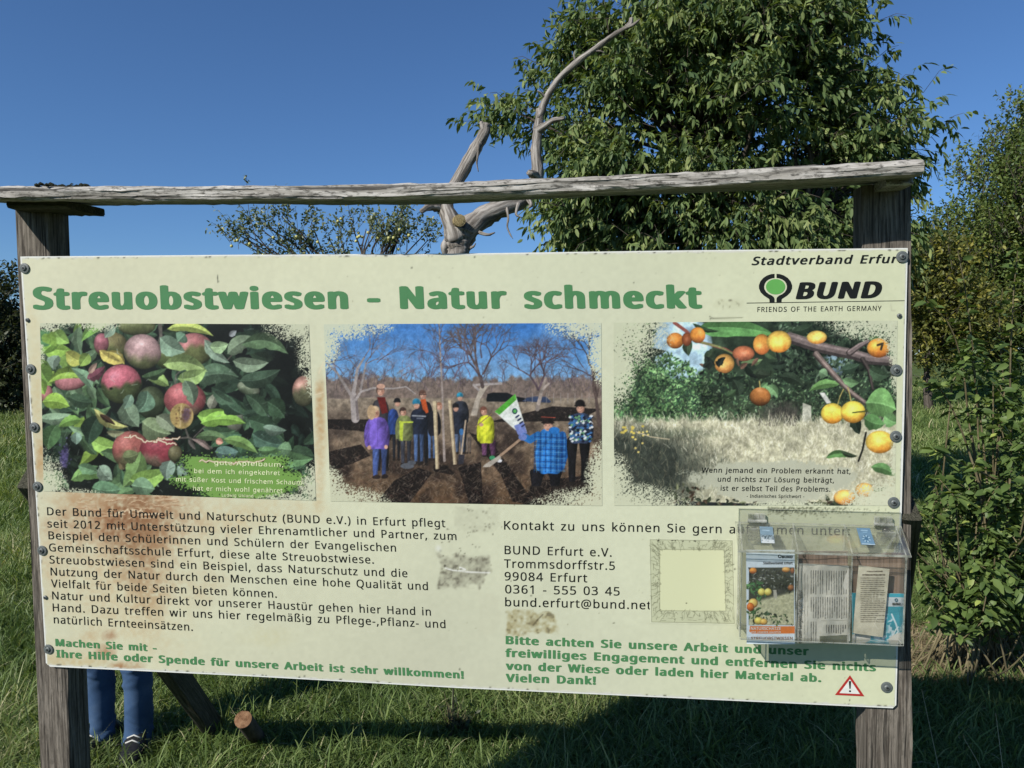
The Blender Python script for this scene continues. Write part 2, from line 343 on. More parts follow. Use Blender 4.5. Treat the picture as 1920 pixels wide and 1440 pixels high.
def paint_apples():
    cv = Canvas(215, 60, 1795, 1090, .62, (24, 29, 27), 11); r = cv.r
    cv.mottle(.5, 120)
    dk = [(38, 58, 44), (48, 72, 52), (30, 46, 38), (58, 84, 58)]
    foliage(cv, 230, (220, 1750), (70, 1060), 120, dk)
    X, Y = cv.XY()
    cv.blend((np.clip(1-np.hypot((X-1640)/240, (Y-350)/330), 0, 1)**.6*.9).astype(np.float32), (19, 23, 22))
    cv.blend((np.clip(1-np.hypot((X-520)/150, (Y-820)/150), 0, 1)**.6*.95).astype(np.float32), (19, 22, 20))
    cv.blend((np.clip(1-np.hypot((X-1190)/330, (Y-800)/110), 0, 1)**.8*.7).astype(np.float32), (22, 27, 25))
    md = [(72, 104, 66), (60, 92, 64), (84, 118, 74), (98, 128, 92)]
    foliage(cv, 46, (225, 560), (80, 760), 130, md+[(120, 160, 66), (134, 172, 60)])
    foliage(cv, 26, (250, 900), (860, 1060), 130, md)
    foliage(cv, 22, (1350, 1780), (640, 900), 150, [(52, 84, 58), (66, 98, 68)])
    foliage(cv, 26, (880, 1560), (90, 700), 150, [(52, 78, 58), (66, 92, 66), (44, 66, 50)])
    G = (92, 106, 58); P = (196, 128, 132); R = (168, 62, 66)
    cv.sphere(770, 95, 105, 52, ((120, 128, 78), (96, 104, 58), -.2, .6))
    cv.sphere(625, 205, 95, 78, ((126, 118, 74), (98, 106, 58), -.3, .5)); cv.sphere(570, 192, 42, 58, ((176, 96, 110), (150, 92, 90), 0, .8))
    cv.sphere(1090, 225, 108, 92, ((190, 112, 112), (104, 112, 62), -.35, .15))
    cv.sphere(930, 258, 66, 74, ((104, 118, 66), (74, 88, 46), -.4, .8))
    cv.sphere(802, 238, 106, 98, ((192, 150, 150), (118, 126, 76), -.05, .75), .3)
    cv.sphere(405, 398, 98, 56, ((204, 122, 128), (186, 112, 110), .2, 1), -.2); cv.sphere(262, 480, 36, 56, ((192, 116, 116), (140, 110, 84), 0, 1))
    cv.sphere(850, 525, 82, 92, ((78, 92, 62), (58, 72, 48), -.3, .6))
    cv.sphere(682, 420, 114, 110, ((206, 98, 116), (82, 96, 54), -.12, .2)); cv.ell(625, 446, 15, 11, (46, 52, 30), soft=.7); cv.ell(625, 446, 7, 6, (28, 32, 20))
    cv.sphere(1040, 508, 118, 98, ((182, 88, 92), (150, 118, 96), .25, .9)); 
    cv.sphere(1398, 446, 66, 38, ((128, 140, 112), (92, 110, 82), -.2, .8), .35)
    cv.sphere(1708, 460, 64, 86, ((186, 128, 112), (104, 104, 72), -.5, .2))
    cv.sphere(735, 792, 104, 108, ((176, 92, 84), (118, 112, 74), -.1, .7)); cv.sphere(900, 800, 116, 88, ((162, 58, 72), (134, 104, 86), .15, .8), .15)
    cv.sphere(985, 812, 40, 48, ((110, 104, 70), (86, 92, 56), 0, 1)); cv.sphere(1320, 620, 50, 70, ((126, 134, 116), (110, 112, 96), 0, 1))
    # twigs
    for p, w in (([(900, 80), (905, 150), (890, 190)], 24), ([(1190, 780), (1060, 720), (960, 730)], 14), ([(1060, 720), (1040, 660), (1045, 600)], 12), ([(1090, 720), (1150, 660), (1250, 690)], 8),
                 ([(985, 420), (990, 370), (1030, 330)], 9), ([(1260, 300), (1235, 240)], 8), ([(1265, 300), (1330, 230), (1480, 125)], 8), ([(530, 560), (640, 625), (720, 640)], 8), ([(700, 640), (740, 700)], 6)):
        cv.line(p, w, (98, 92, 84), .9, w*.5)
    LB = (132, 176, 62); LM = (96, 134, 76); LG = (116, 140, 118); LD = (60, 88, 62); YE = (168, 172, 72)
    for L in ((230, 190, 400, 230, 95, LB, .1), (330, 165, 230, 250, 70, (118, 168, 58), 0), (300, 110, 390, 190, 80, (126, 168, 70), .1), (600, 80, 460, 180, 66, (110, 160, 66), .15), (640, 90, 590, 160, 60, LG, 0),
              (370, 240, 490, 300, 80, YE, .1), (500, 250, 450, 320, 70, (128, 162, 66), 0), (215, 280, 290, 430, 120, (112, 156, 60), .1), (330, 260, 300, 340, 70, LG, .2), (470, 380, 270, 415, 66, (146, 186, 66), .2),
              (215, 390, 250, 480, 70, (126, 170, 60), 0), (520, 440, 400, 330, 60, (110, 148, 112), .1), (240, 520, 390, 545, 96, (140, 184, 62), -.1), (390, 490, 520, 520, 80, LD, .1), (225, 610, 400, 590, 70, (128, 160, 124), .1),
              (455, 620, 330, 660, 62, (112, 160, 66), .1), (320, 650, 270, 790, 110, (70, 108, 62), .1), (430, 690, 430, 760, 62, (112, 142, 124), 0), (560, 600, 500, 760, 120, (44, 68, 50), .1),
              (560, 230, 700, 300, 60, (196, 176, 80), .1), (700, 310, 590, 240, 40, (188, 170, 76), .2), (490, 390, 590, 320, 60, (116, 60, 74), .1), (500, 360, 545, 300, 36, (150, 120, 104), 0),
              (940, 110, 1200, 150, 56, (166, 184, 82), -.12), (900, 160, 1040, 240, 110, (116, 146, 120), .1), (1040, 140, 1000, 180, 80, (98, 136, 108), 0), (1150, 170, 1290, 300, 66, LG, .1), (1180, 210, 1285, 195, 70, (138, 170, 118), .1),
              (1280, 250, 1440, 160, 90, (104, 124, 96), -.1), (1360, 200, 1620, 250, 96, (82, 112, 74), -.18), (1100, 400, 1340, 380, 120, (76, 104, 78), -.12), (1310, 290, 1510, 300, 84, (112, 134, 106), .1), (1350, 400, 1575, 340, 96, (58, 82, 62), .1),
              (1290, 150, 1330, 120, 34, (140, 146, 150), 0), (920, 310, 1165, 350, 96, (138, 166, 92), -.12), (1000, 390, 1160, 340, 90, (132, 164, 88), .12), (950, 430, 800, 375, 62, (122, 152, 78), .1), (800, 380, 940, 330, 50, (60, 86, 54), .1),
              (1040, 400, 1085, 540, 84, (98, 122, 96), -.1), (1180, 560, 1215, 470, 60, (120, 122, 104), 0), (1110, 600, 1280, 560, 96, (128, 178, 68), .15), (1130, 640, 1380, 640, 88, (132, 186, 66), -.1), (1140, 670, 1330, 680, 60, (66, 98, 66), .1),
              (830, 460, 770, 580, 110, (82, 114, 90), -.15), (700, 520, 780, 660, 120, (112, 138, 108), .1), (740, 480, 700, 560, 60, (108, 140, 116), 0), (530, 560, 720, 660, 56, (176, 176, 96), .15), (560, 590, 650, 650, 30, (60, 40, 30), 0),
              (800, 630, 960, 700, 130, (118, 138, 96), .1), (880, 600, 980, 690, 90, (128, 142, 112), -.1), (600, 690, 700, 690, 40, (110, 112, 80), .1), (1100, 720, 1290, 740, 60, (84, 112, 70), -.1), (1260, 730, 1450, 810, 62, (104, 142, 70), -.1),
              (1210, 800, 1340, 800, 90, (84, 118, 108), .1), (1380, 620, 1600, 740, 100, (58, 88, 62), -.1), (1420, 700, 1600, 760, 110, (66, 98, 80), .1), (1500, 800, 1760, 840, 100, (92, 136, 84), .1), (1640, 790, 1560, 780, 80, (104, 144, 100), 0), (1480, 660, 1610, 680, 60, (104, 130, 110), .1),
              (1450, 790, 1560, 780, 50, (86, 128, 76), .1), (1500, 520, 1600, 610, 110, (54, 82, 56), -.1), (1240, 480, 1370, 590, 90, (56, 84, 62), .1),
              (790, 800, 690, 1000, 110, (104, 140, 74), -.12), (730, 960, 940, 900, 110, (136, 182, 76), .12), (400, 960, 590, 950, 80, (112, 158, 80), -.2), (440, 880, 560, 920, 60, (98, 140, 96), 0), (560, 880, 630, 960, 90, (126, 152, 128), .1),
              (520, 1000, 680, 1010, 110, (88, 128, 92), .1), (740, 990, 870, 1010, 110, (104, 140, 104), 0), (960, 850, 940, 960, 90, (122, 148, 130), .1), (1000, 880, 1060, 930, 80, (112, 138, 120), 0), (690, 830, 780, 810, 80, (100, 112, 70), .1), (700, 900, 670, 860, 40, (90, 78, 52), 0),
              (1500, 600, 1380, 480, 90, (58, 84, 60), .1), (1200, 460, 1320, 530, 60, (62, 88, 66), .1), (1180, 790, 1080, 730, 34, (140, 118, 112), .1), (1215, 735, 1255, 750, 40, (198, 128, 108), 0), (1060, 730, 1100, 790, 26, (90, 84, 80), 0)):
        cv.leaf(*L[:5], L[5], L[6], .24, .3)
    cv.ell(1022, 600, 66, 72, (186, 156, 86)); cv.ell(1048, 590, 34, 58, (116, 84, 96), .2, .5); cv.line([(1020, 540), (1014, 660)], 8, (206, 176, 116))
    for _ in range(26): cv.ell(r.uniform(970, 1070), r.uniform(550, 650), r.uniform(3, 8), r.uniform(3, 8), (120, 84, 50), op=.7)
    cv.ell(362, 830, 26, 76, (52, 46, 88), .2, .4); 
    for _ in range(60): cv.ell(362+r.randn()*14, 830+r.randn()*36, 6, 6, (90, 80, 138), op=.6)
    # ghost letter at the left edge
    cv.ell(250, 160, 48, 50, (86, 146, 86)); cv.ell(258, 162, 24, 26, (134, 178, 66)); cv.poly([(256, 150), (310, 110), (320, 210), (256, 190)], (132, 178, 62))
    cv.mottle(.22, 46); cv.mottle(.14, 14); cv.mottle(.08, 5, 2)
    for _ in range(240):
        x, y = r.uniform(230, 1750), r.uniform(80, 1050); a = r.uniform(0, 3.14); L = r.uniform(8, 36); cv.line([(x, y), (x+L*math.cos(a)*.5, y+L*math.sin(a)*.5+r.randn()*3), (x+L*math.cos(a), y+L*math.sin(a))], r.uniform(1.5, 4), (190, 206, 190) if r.rand() < .5 else (22, 32, 26), r.uniform(.15, .5))
    photo_finish(cv, .74, 1, .06, 1.04, (1.03, 1.03, 1.03))
    # green text patch
    ok = [(1020, 860), (1060, 828), (1330, 836), (1560, 836), (1620, 850), (1590, 900), (1700, 930), (1704, 985), (1620, 1010), (1590, 1040), (1450, 1066), (1190, 1062), (1150, 1030), (1030, 990), (960, 960), (1080, 930)]
    jit = [(x+r.randn()*5, y+r.randn()*5) for x, y in ok]
    b = cv.a.copy(); cv.poly(jit, (126, 168, 84)); n = cv.noise(7, 2)
    d = np.abs(cv.a-b).sum(2) > 4
    for _ in range(900):
        i = r.randint(len(ok)); x, y = ok[i]; x2, y2 = ok[i-1]; t = r.rand(); x = x+(x2-x)*t; y = y+(y2-y)*t
        cv.ell(x+r.randn()*16, y+r.randn()*13, r.uniform(2, 6), r.uniform(2, 5), (122, 166, 82) if r.rand() < .6 else (20, 26, 20), op=.9)
    # flaking: pale cracks with a tan rim
    for p in ([(700, 720), (760, 712), (820, 745), (880, 740), (900, 730), (950, 735), (1020, 722)], [(860, 748), (900, 738), (940, 752), (1000, 756)], [(1120, 848), (1200, 858), (1290, 862), (1310, 870), (1340, 858), (1430, 858), (1500, 850)]):
        q = []
        for i in range(len(p)-1):
            for t in np.linspace(0, 1, 7)[:-1]: q.append((p[i][0]+(p[i+1][0]-p[i][0])*t+r.randn()*3, p[i][1]+(p[i+1][1]-p[i][1])*t+r.randn()*4))
        cv.line(q, 11, (176, 126, 96), .55); cv.line(q, 5, (240, 228, 206))
    speckle_corners(cv, [(1760, 60, 260, 130), (1800, 200, 130, 220), (215, 1060, 150, 260), (420, 1085, 190, 70), (1800, 1000, 110, 140), (1650, 1100, 240, 60), (240, 60, 170, 60), (560, 60, 120, 60), (200, 250, 50, 70), (800, 1095, 300, 45), (1790, 380, 70, 120)], 8)
    return cv

def bare_tree(cv, x, y, h, lean, depth, w, col, spread=.62, ok=None, curl=.0):
    r = cv.r
    def go(x, y, a, L, w, d):
        n = 3; px, py = x, y
        for i in range(n):
            a += r.randn()*.16+curl
            qx, qy = px+L/n*math.cos(a), py-L/n*math.sin(a)
            c = np.asarray(col)*r.uniform(.8, 1.2)
            cv.line([(px, py), (qx, qy)], w*(1-.25*i/n), c, 1., w*(1-.25*(i+1)/n)); px, py = qx, qy
        if d <= 0: return
        for k in range(2+(r.rand() < .55)):
            go(px, py, a+r.uniform(-spread, spread), L*r.uniform(.62, .86), w*.64, d-1)
    go(x, y, lean, h, w, depth)

def paint_planting():
    cv = Canvas(80, 80, 1830, 1225, .6, (70, 130, 205), 23); r = cv.r; X, Y = cv.XY()
    t = np.clip((Y-90)/330, 0, 1)[..., None]
    cv.a[:] = np.array((54, 118, 200))*(1-t)+np.array((116, 172, 226))*t
    c = np.clip(cv.noise(300, 4)*2.2-1.0, 0, 1)*np.clip((430-Y)/200+.4, 0, 1)*.55*np.clip((X-700)/700+.35, .1, 1)
    cv.blend(c.astype(np.float32), (176, 206, 236))
    # far hedge of bare bushes
    hz = 415+70*(cv.noise(60, 5)-.5)*2
    m = np.clip((Y-hz)/26+.8*(cv.noise(9, 2)-.5), 0, 1); n = cv.noise(16, 3); n2 = cv.noise(90, 2)
    hc = np.stack([92+50*n+20*n2, 84+40*n+14*n2, 82+36*n+6*n2], -1); cv.blend(m.astype(np.float32), hc)
    for _ in range(90):
        x = r.uniform(90, 1820); bare_tree(cv, x, r.uniform(440, 520), r.uniform(26, 52), 1.57+r.randn()*.2, 4, 4, [(96, 82, 92), (112, 98, 104), (84, 72, 74)][r.randint(3)], .7)
    for _ in range(60):
        x = r.uniform(90, 1820); bare_tree(cv, x, r.uniform(500, 560), r.uniform(22, 44), 1.57+r.randn()*.15, 3, 3, r.choice([0, 1]) and (112, 98, 92) or (134, 122, 112))
    # meadow
    gm = np.clip((Y-(548+10*(cv.noise(120, 2)-.5)))/8, 0, 1); n = cv.noise(26, 4); n2 = cv.noise(150, 3)
    gt = np.clip((Y-560)/640, 0, 1)
    base = np.stack([158-52*gt, 142-62*gt, 124-66*gt], -1)*(.62+.62*n+.2*(n2-.5))[..., None]
    cv.blend(gm.astype(np.float32), base)
    dk = np.clip((cv.noise(130, 3)*1.9-.86)*2.2, 0, 1)*gm*np.clip((Y-560)/260, 0, 1)
    cv.blend((dk*.75).astype(np.float32), (38, 30, 30))
    for p in ([(80, 690), (360, 680), (520, 760), (500, 800), (300, 760), (80, 740)], [(100, 900), (320, 840), (380, 900), (200, 990), (110, 990)], [(420, 1200), (520, 1060), (700, 980), (760, 1010), (680, 1120), (640, 1200)], [(920, 980), (1060, 950), (1080, 1210), (980, 1210)], [(1000, 760), (1120, 800), (1400, 1220), (1250, 1210), (1200, 1030)], [(760, 960), (850, 960), (900, 1040), (760, 1000)], [(1380, 1060), (1760, 1040), (1760, 1120), (1600, 1220), (1320, 1210)], [(1120, 680), (1500, 600), (1800, 620), (1640, 690)]):
        cv.poly([(x+r.randn()*8, y+r.randn()*8) for x, y in p], (26, 22, 24), .86)
    for _ in range(5200):
        x, y = r.uniform(90, 1820), r.uniform(600, 1215); s = (y-520)/700; L = 10+28*s; a = r.uniform(.3, 2.8)
        cc = (np.array([(168, 148, 124), (140, 118, 98), (92, 74, 64), (52, 44, 42), (190, 172, 150), (112, 76, 66)])[r.randint(6)])*r.uniform(.7, 1.1)
        cv.line([(x, y), (x+L*math.cos(a), y-L*math.sin(a)*.7)], 1.2+1.2*s, cc, .55)
    # cars by the fence
    cv.poly([(1098, 560), (1105, 525), (1140, 516), (1230, 518), (1280, 540), (1350, 552), (1350, 575), (1100, 572)], (28, 30, 36)); cv.poly([(1320, 570), (1350, 548), (1400, 540), (1470, 542), (1500, 572), (1490, 580)], (58, 72, 104))
    for x in range(1340, 1790, 44): cv.line([(x, 520), (x, 580)], 4, (168, 160, 156), .7)
    cv.line([(1320, 545), (1790, 548)], 2, (150, 140, 136), .6)
    # bare fruit trees
    tw = (92, 76, 84); tl = (168, 158, 156)
    cv.line([(286, 680), (280, 610), (272, 530)], 50, tl, 1, 40); cv.line([(300, 680), (296, 610), (290, 540)], 16, (110, 98, 98), .7); cv.line([(268, 545), (286, 450), (298, 370), (340, 300)], 26, tl, 1, 10); cv.line([(272, 550), (220, 470), (170, 390), (105, 330)], 22, (150, 140, 138), 1, 8); cv.line([(290, 560), (320, 510), (400, 488), (520, 492), (600, 480), (660, 525)], 16, tl, 1, 5); cv.line([(318, 500), (335, 420), (352, 330)], 16, (150, 140, 138), 1, 8)
    for x, y, a in ((300, 370, 1.9), (340, 300, 1.2), (352, 330, .8), (105, 330, 2.6), (170, 390, 1.9), (350, 340, .3)): bare_tree(cv, x, y, 62, a, 5, 6, (124, 110, 116), .7)
    for x, y, a in ((120, 330, 0.2), (210, 400, 2.2), (380, 300, 1.4), (420, 330, .8)): bare_tree(cv, x, y, 70, a, 5, 5, tw, .7)
    cv.poly([(1000, 660), (1040, 660), (1060, 560), (1100, 490), (1120, 470), (1060, 480), (1030, 560)], (176, 164, 150)); cv.line([(1050, 500), (1020, 470), (1190, 460)], 14, tl)
    bare_tree(cv, 1075, 480, 120, 1.55, 6, 22, (98, 84, 82), .75); bare_tree(cv, 1080, 400, 110, 1.1, 6, 12, tw, .8); bare_tree(cv, 1070, 420, 120, 2.2, 6, 12, tw, .8); bare_tree(cv, 1070, 300, 80, 1.6, 6, 8, tw, .9)
    bare_tree(cv, 1415, 620, 110, 1.55, 1, 26, (160, 146, 138)); bare_tree(cv, 1420, 500, 100, 1.2, 6, 14, tw, .8); bare_tree(cv, 1420, 500, 100, 2.0, 6, 14, tw, .8); bare_tree(cv, 1400, 400, 80, 1.6, 5, 6, tw, .9)
    bare_tree(cv, 1800, 720, 170, 1.6, 2, 24, (84, 70, 66), .3); bare_tree(cv, 1800, 420, 110, 2.5, 6, 14, (74, 62, 62), .7); bare_tree(cv, 1760, 420, 110, 2.9, 5, 8, tw, .7); bare_tree(cv, 1700, 360, 80, 2.2, 5, 6, tw, .8)
    for k in range(9): bare_tree(cv, r.uniform(720, 1000), 420, r.uniform(50, 80), 1.57+r.randn()*.3, 5, 5, (104, 86, 104), .7)
    for k in range(5): bare_tree(cv, r.uniform(450, 680), 430, r.uniform(40, 60), 1.57+r.randn()*.3, 5, 4, (128, 112, 130), .7)
    # young tree between the stakes
    cv.line([(838, 940), (830, 700), (826, 520), (812, 260), (806, 90)], 16, (158, 144, 138), 1, 6)
    for y0, a, L in ((330, 2.2, 70), (330, .9, 70), (260, 2.0, 60), (220, 1.0, 60), (180, 2.1, 50), (300, 2.7, 90), (150, 1.0, 40), (120, 2.0, 36)): bare_tree(cv, 812, y0, L, a, 3, 5, (92, 78, 84), .45)
    # ---- people (small figures, as printed)
    SK = (214, 164, 140)
    def blob(pts, col, lit=1.0, dark=.45, fold=.16):
        """cloth: smooth outline, lit from the right front, with folds"""
        P = np.array(pts, float); n = len(P); t = np.linspace(0, n, n*6, endpoint=False); i = t.astype(int); f = (t-i)[:, None]
        a, b, c, d = P[(i-1) % n], P[i % n], P[(i+1) % n], P[(i+2) % n]
        Q_ = .5*(2*b+(c-a)*f+(2*a-5*b+4*c-d)*f*f+(3*b-a-3*c+d)*f**3)
        x0, x1 = P[:, 0].min(), P[:, 0].max(); y0, y1 = P[:, 1].min(), P[:, 1].max(); ph = r.rand(4)*6.28; col = np.asarray(col, float)
        def sh(X, Y):
            u = (X-x0)/(x1-x0+1e-6); v = (Y-y0)/(y1-y0+1e-6)
            s_ = lit*(1-dark*np.clip((u-.45)/.55, 0, 1)**1.3-.25*np.clip((.14-u)/.14, 0, 1))+fold*np.sin(7*u+5*v+ph[0]+2*np.sin(4*v+ph[1]))*np.sin(3*v+9*u*v+ph[2])+.05*np.sin(24*v+13*u+ph[3])
            return np.clip(col*np.clip(s_, .15, 1.35)[..., None]+6, 0, 255)
        cv.poly(Q_, col, 1., sh)
    def legs(x, y, w, h, col, gap=.10):
        for sx in (-1, 1):
            j = r.randn()*w*.06
            blob([(x+sx*w*gap, y-4), (x+sx*w*.94, y-4), (x+sx*w*.90+j, y+h*.5), (x+sx*w*.80+j, y+h*.97), (x+sx*w*.34+j, y+h), (x+sx*w*.22, y+h*.5)], np.asarray(col)*(1. if sx < 0 else .8), 1., .5, .14)
            cv.ell(x+sx*w*.60+j, y+h*1.01, w*.36, max(5, h*.05), (44, 38, 36))
    def torso(x, y, w, h, col, sleeve=None, sh=.78):
        col = np.asarray(col, float); w = w*.84; k = r.randn()*w*.05
        for sx in (1, -1):
            e = r.uniform(-.06, .12)*w
            blob([(x+sx*w*.52, y+h*.05), (x+sx*w*.96, y+h*.16), (x+sx*(w*1.14+e), y+h*.55), (x+sx*(w*1.02+e), y+h*.92), (x+sx*(w*.72+e), y+h*.93), (x+sx*w*.66, y+h*.5)], col*(.98 if sx < 0 else .74), 1., .4, .16)
        blob([(x-w*.34, y), (x+w*.34, y), (x+w*.86, y+h*.12), (x+w*.84, y+h*.55), (x+w*.88+k, y+h), (x, y+h*1.03), (x-w*.88+k, y+h), (x-w*.84, y+h*.55), (x-w*.86, y+h*.12)], col, 1.05, .42, .15)
        cv.line([(x+k, y+h*.06), (x+k*.6, y+h*.98)], max(1.5, w*.035), col*.55, .5)
    def head(x, y, rr, hat=None, hair=None):
        rr *= .92; a = r.uniform(-.12, .12)
        if hair is not None: cv.ell(x-rr*.06, y-rr*.16, rr*1.10, rr*1.30, hair, a, soft=.25)
        cv.ell(x+rr*.06, y+rr*.22, rr*.86, rr*1.05, SK, a, soft=.25)
        cv.ell(x+rr*.52, y+rr*.3, rr*.5, rr*.95, (150, 100, 82), a, soft=.9, op=.75); cv.ell(x-rr*.15, y+rr*.05, rr*.4, rr*.3, (236, 196, 172), a, soft=.9, op=.6)
        if hair is not None: cv.ell(x-rr*.05, y-rr*.72, rr*.98, rr*.62, hair, a, soft=.4); cv.ell(x-rr*.3, y-rr*.9, rr*.4, rr*.3, np.minimum(255, np.asarray(hair)*1.35), a, soft=.9, op=.6)
        if hat is not None:
            ht = np.asarray(hat, float); cv.ell(x, y-rr*.62, rr*1.10, rr*1.02, ht, a, soft=.2); cv.ell(x+rr*.5, y-rr*.6, rr*.6, rr*.9, ht*.6, a, soft=.9, op=.7); cv.ell(x+rr*.04, y+rr*.16, rr*.84, rr*.62, SK, a, soft=.4); cv.line([(x-rr*1.04, y-rr*.34), (x, y-rr*.24), (x+rr*1.04, y-rr*.34)], rr*.26, ht*.75, .8)
        for sx in (-.34, .30): cv.ell(x+sx*rr, y+rr*.16, rr*.17, rr*.09, (70, 46, 40), a, soft=.6, op=.8); cv.line([(x+(sx-.16)*rr, y-rr*.02), (x+(sx+.16)*rr, y-rr*.04)], rr*.07, (96, 66, 54), .6)
        cv.line([(x+rr*.0, y+rr*.2), (x+rr*.06, y+rr*.5)], rr*.1, (180, 122, 100), .7); cv.line([(x-rr*.26, y+rr*.78), (x, y+rr*.84), (x+rr*.26, y+rr*.77)], rr*.11, (150, 84, 78), .75)
    # back row
    legs(455, 760, 40, 230, (34, 32, 36)); torso(440, 560, 62, 260, (58, 56, 62)); cv.poly([(420, 545), (470, 545), (488, 640), (450, 650)], (112, 36, 34)); head(442, 505, 30, None, (92, 70, 62)); cv.ell(444, 478, 26, 16, (206, 160, 138))
    legs(705, 760, 34, 200, (36, 36, 42)); torso(710, 570, 60, 210, (36, 36, 42)); cv.poly([(690, 560), (722, 556), (740, 640), (712, 650)], (206, 88, 40)); head(704, 530, 25, None, (98, 70, 60)); cv.line([(684, 528), (724, 528)], 4, (40, 34, 34))
    legs(540, 740, 26, 190, (34, 36, 44)); torso(520, 620, 36, 150, (40, 66, 136)); head(545, 580, 22, (34, 32, 36))
    legs(680, 750, 34, 200, (72, 98, 146)); torso(678, 620, 56, 150, (34, 40, 58)); head(664, 590, 26, (44, 146, 190)); cv.line([(640, 660), (720, 664)], 9, (176, 180, 190), .8); cv.line([(668, 676), (706, 678)], 6, (150, 156, 170), .7)
    legs(760, 750, 26, 180, (84, 116, 170)); torso(775, 630, 40, 150, (30, 30, 38)); head(806, 602, 22, None, (150, 104, 82))
    legs(940, 740, 36, 150, (48, 52, 62)); torso(938, 570, 52, 140, (48, 52, 64)); head(934, 545, 21, (46, 160, 198))
    legs(930, 780, 36, 110, (86, 104, 138)); torso(930, 640, 46, 130, (38, 42, 56)); head(908, 612, 22, (40, 38, 42)); cv.ell(944, 760, 14, 20, (60, 116, 176)); legs(990, 800, 16, 90, (120, 106, 98))
    legs(600, 790, 36, 170, (62, 64, 76)); torso(588, 660, 54, 150, (124, 132, 78)); cv.poly([(560, 690), (584, 700), (578, 820), (560, 800)], (188, 208, 60)); cv.line([(560, 700), (640, 700)], 10, (188, 206, 66)); head(582, 636, 24, None, (70, 52, 46)); cv.ell(608, 972, 42, 18, (96, 100, 110)); cv.ell(636, 952, 26, 14, (86, 90, 100))
    legs(440, 850, 46, 190, (70, 92, 158)); torso(420, 670, 78, 190, (112, 86, 190)); head(408, 640, 34, None, (206, 176, 140)); cv.ell(385, 640, 26, 46, (196, 164, 126)); cv.ell(372, 858, 12, 13, SK); cv.ell(476, 854, 11, 13, SK); cv.ell(420, 1040, 22, 14, (56, 44, 44)); cv.ell(470, 1036, 20, 14, (50, 40, 40))
    legs(1112, 820, 46, 90, (104, 62, 98)); torso(1096, 660, 56, 165, (214, 222, 44), sh=.86); head(1082, 632, 25, None, (120, 76, 62)); cv.line([(1030, 730), (1130, 650)], 5, (150, 120, 84)); cv.ell(1068, 716, 13, 11, SK); cv.ell(1135, 922, 18, 14, (60, 150, 100)); cv.ell(1180, 940, 16, 10, (220, 220, 226))
    # stakes, spades
    cv.poly([(766, 570), (792, 570), (806, 990), (784, 992)], (202, 184, 148)); cv.poly([(786, 570), (792, 570), (806, 990), (798, 992)], (140, 120, 96)); cv.poly([(862, 566), (884, 566), (916, 962), (894, 964)], (206, 186, 152)); cv.poly([(878, 566), (884, 566), (916, 962), (907, 964)], (144, 124, 100))
    cv.line([(970, 690), (956, 800), (944, 900)], 10, (186, 164, 140)); cv.poly([(926, 900), (964, 902), (956, 960), (924, 962)], (58, 56, 66)); cv.line([(1318, 800), (1170, 920)], 16, (170, 140, 116)); cv.poly([(1075, 980), (1090, 962), (1180, 905), (1192, 925), (1120, 978)], (182, 172, 160))
    # flag
    cv.poly([(1150, 635), (1278, 524), (1350, 760), (1280, 750)], (222, 228, 222)); cv.poly([(1150, 635), (1278, 524), (1286, 560), (1180, 655)], (84, 176, 56)); cv.poly([(1270, 722), (1330, 700), (1352, 770), (1296, 780)], (120, 136, 206)); cv.ell(1275, 632, 17, 19, (44, 70, 84)); cv.ell(1275, 632, 10, 11, (84, 170, 80))
    for k in range(4): x, y = 1290+k*12, 662+k*19; cv.line([(x-7, y+8), (x+9, y-3)], 11, (52, 58, 96))
    # plaid jacket, patterned jacket
    legs(1470, 1000, 100, 100, (30, 28, 34)); torso(1492, 740, 86, 270, (34, 112, 196), sh=.7)
    cv.line([(1420, 780), (1370, 810), (1330, 790)], 44, (36, 112, 190)); cv.line([(1570, 780), (1590, 880), (1560, 980)], 46, (28, 90, 164)); cv.ell(1324, 792, 26, 22, (110, 130, 200))
    for x in range(1400, 1590, 34): cv.line([(x, 770), (x-4, 1010)], 7, (18, 50, 108), .6); cv.line([(x+14, 770), (x+10, 1010)], 3, (120, 190, 236), .6)
    for y in range(790, 1010, 38): cv.line([(1396, y), (1590, y+8)], 7, (18, 50, 108), .55); cv.line([(1396, y+16), (1590, y+24)], 3, (120, 190, 236), .55)
    head(1480, 715, 38, (44, 34, 34)); cv.line([(1440, 668), (1526, 672)], 5, (170, 76, 60)); cv.ell(1520, 752, 34, 22, (38, 120, 206))
    legs(1670, 810, 74, 270, (28, 26, 30)); torso(1684, 645, 78, 180, (52, 66, 96))
    for _ in range(150):
        x, y = r.uniform(1612, 1756), r.uniform(655, 815); cc = [(226, 230, 232), (28, 32, 52), (62, 112, 170), (110, 168, 120)][r.randint(4)]; cv.poly([(x-11, y+5), (x, y-5), (x+11, y+3), (x, y+12)], cc)
    head(1680, 608, 34, (34, 30, 32))
    cv.mottle(.14, 30); cv.mottle(.12, 12); photo_finish(cv, .88, 1, .06, 1.05)
    speckle_corners(cv, [(80, 80, 400, 110), (80, 200, 110, 170), (1830, 80, 340, 110), (1830, 260, 95, 200), (90, 1220, 380, 130), (100, 1120, 110, 140), (1830, 1225, 400, 120), (1830, 1080, 110, 240)], 9)
    return cv

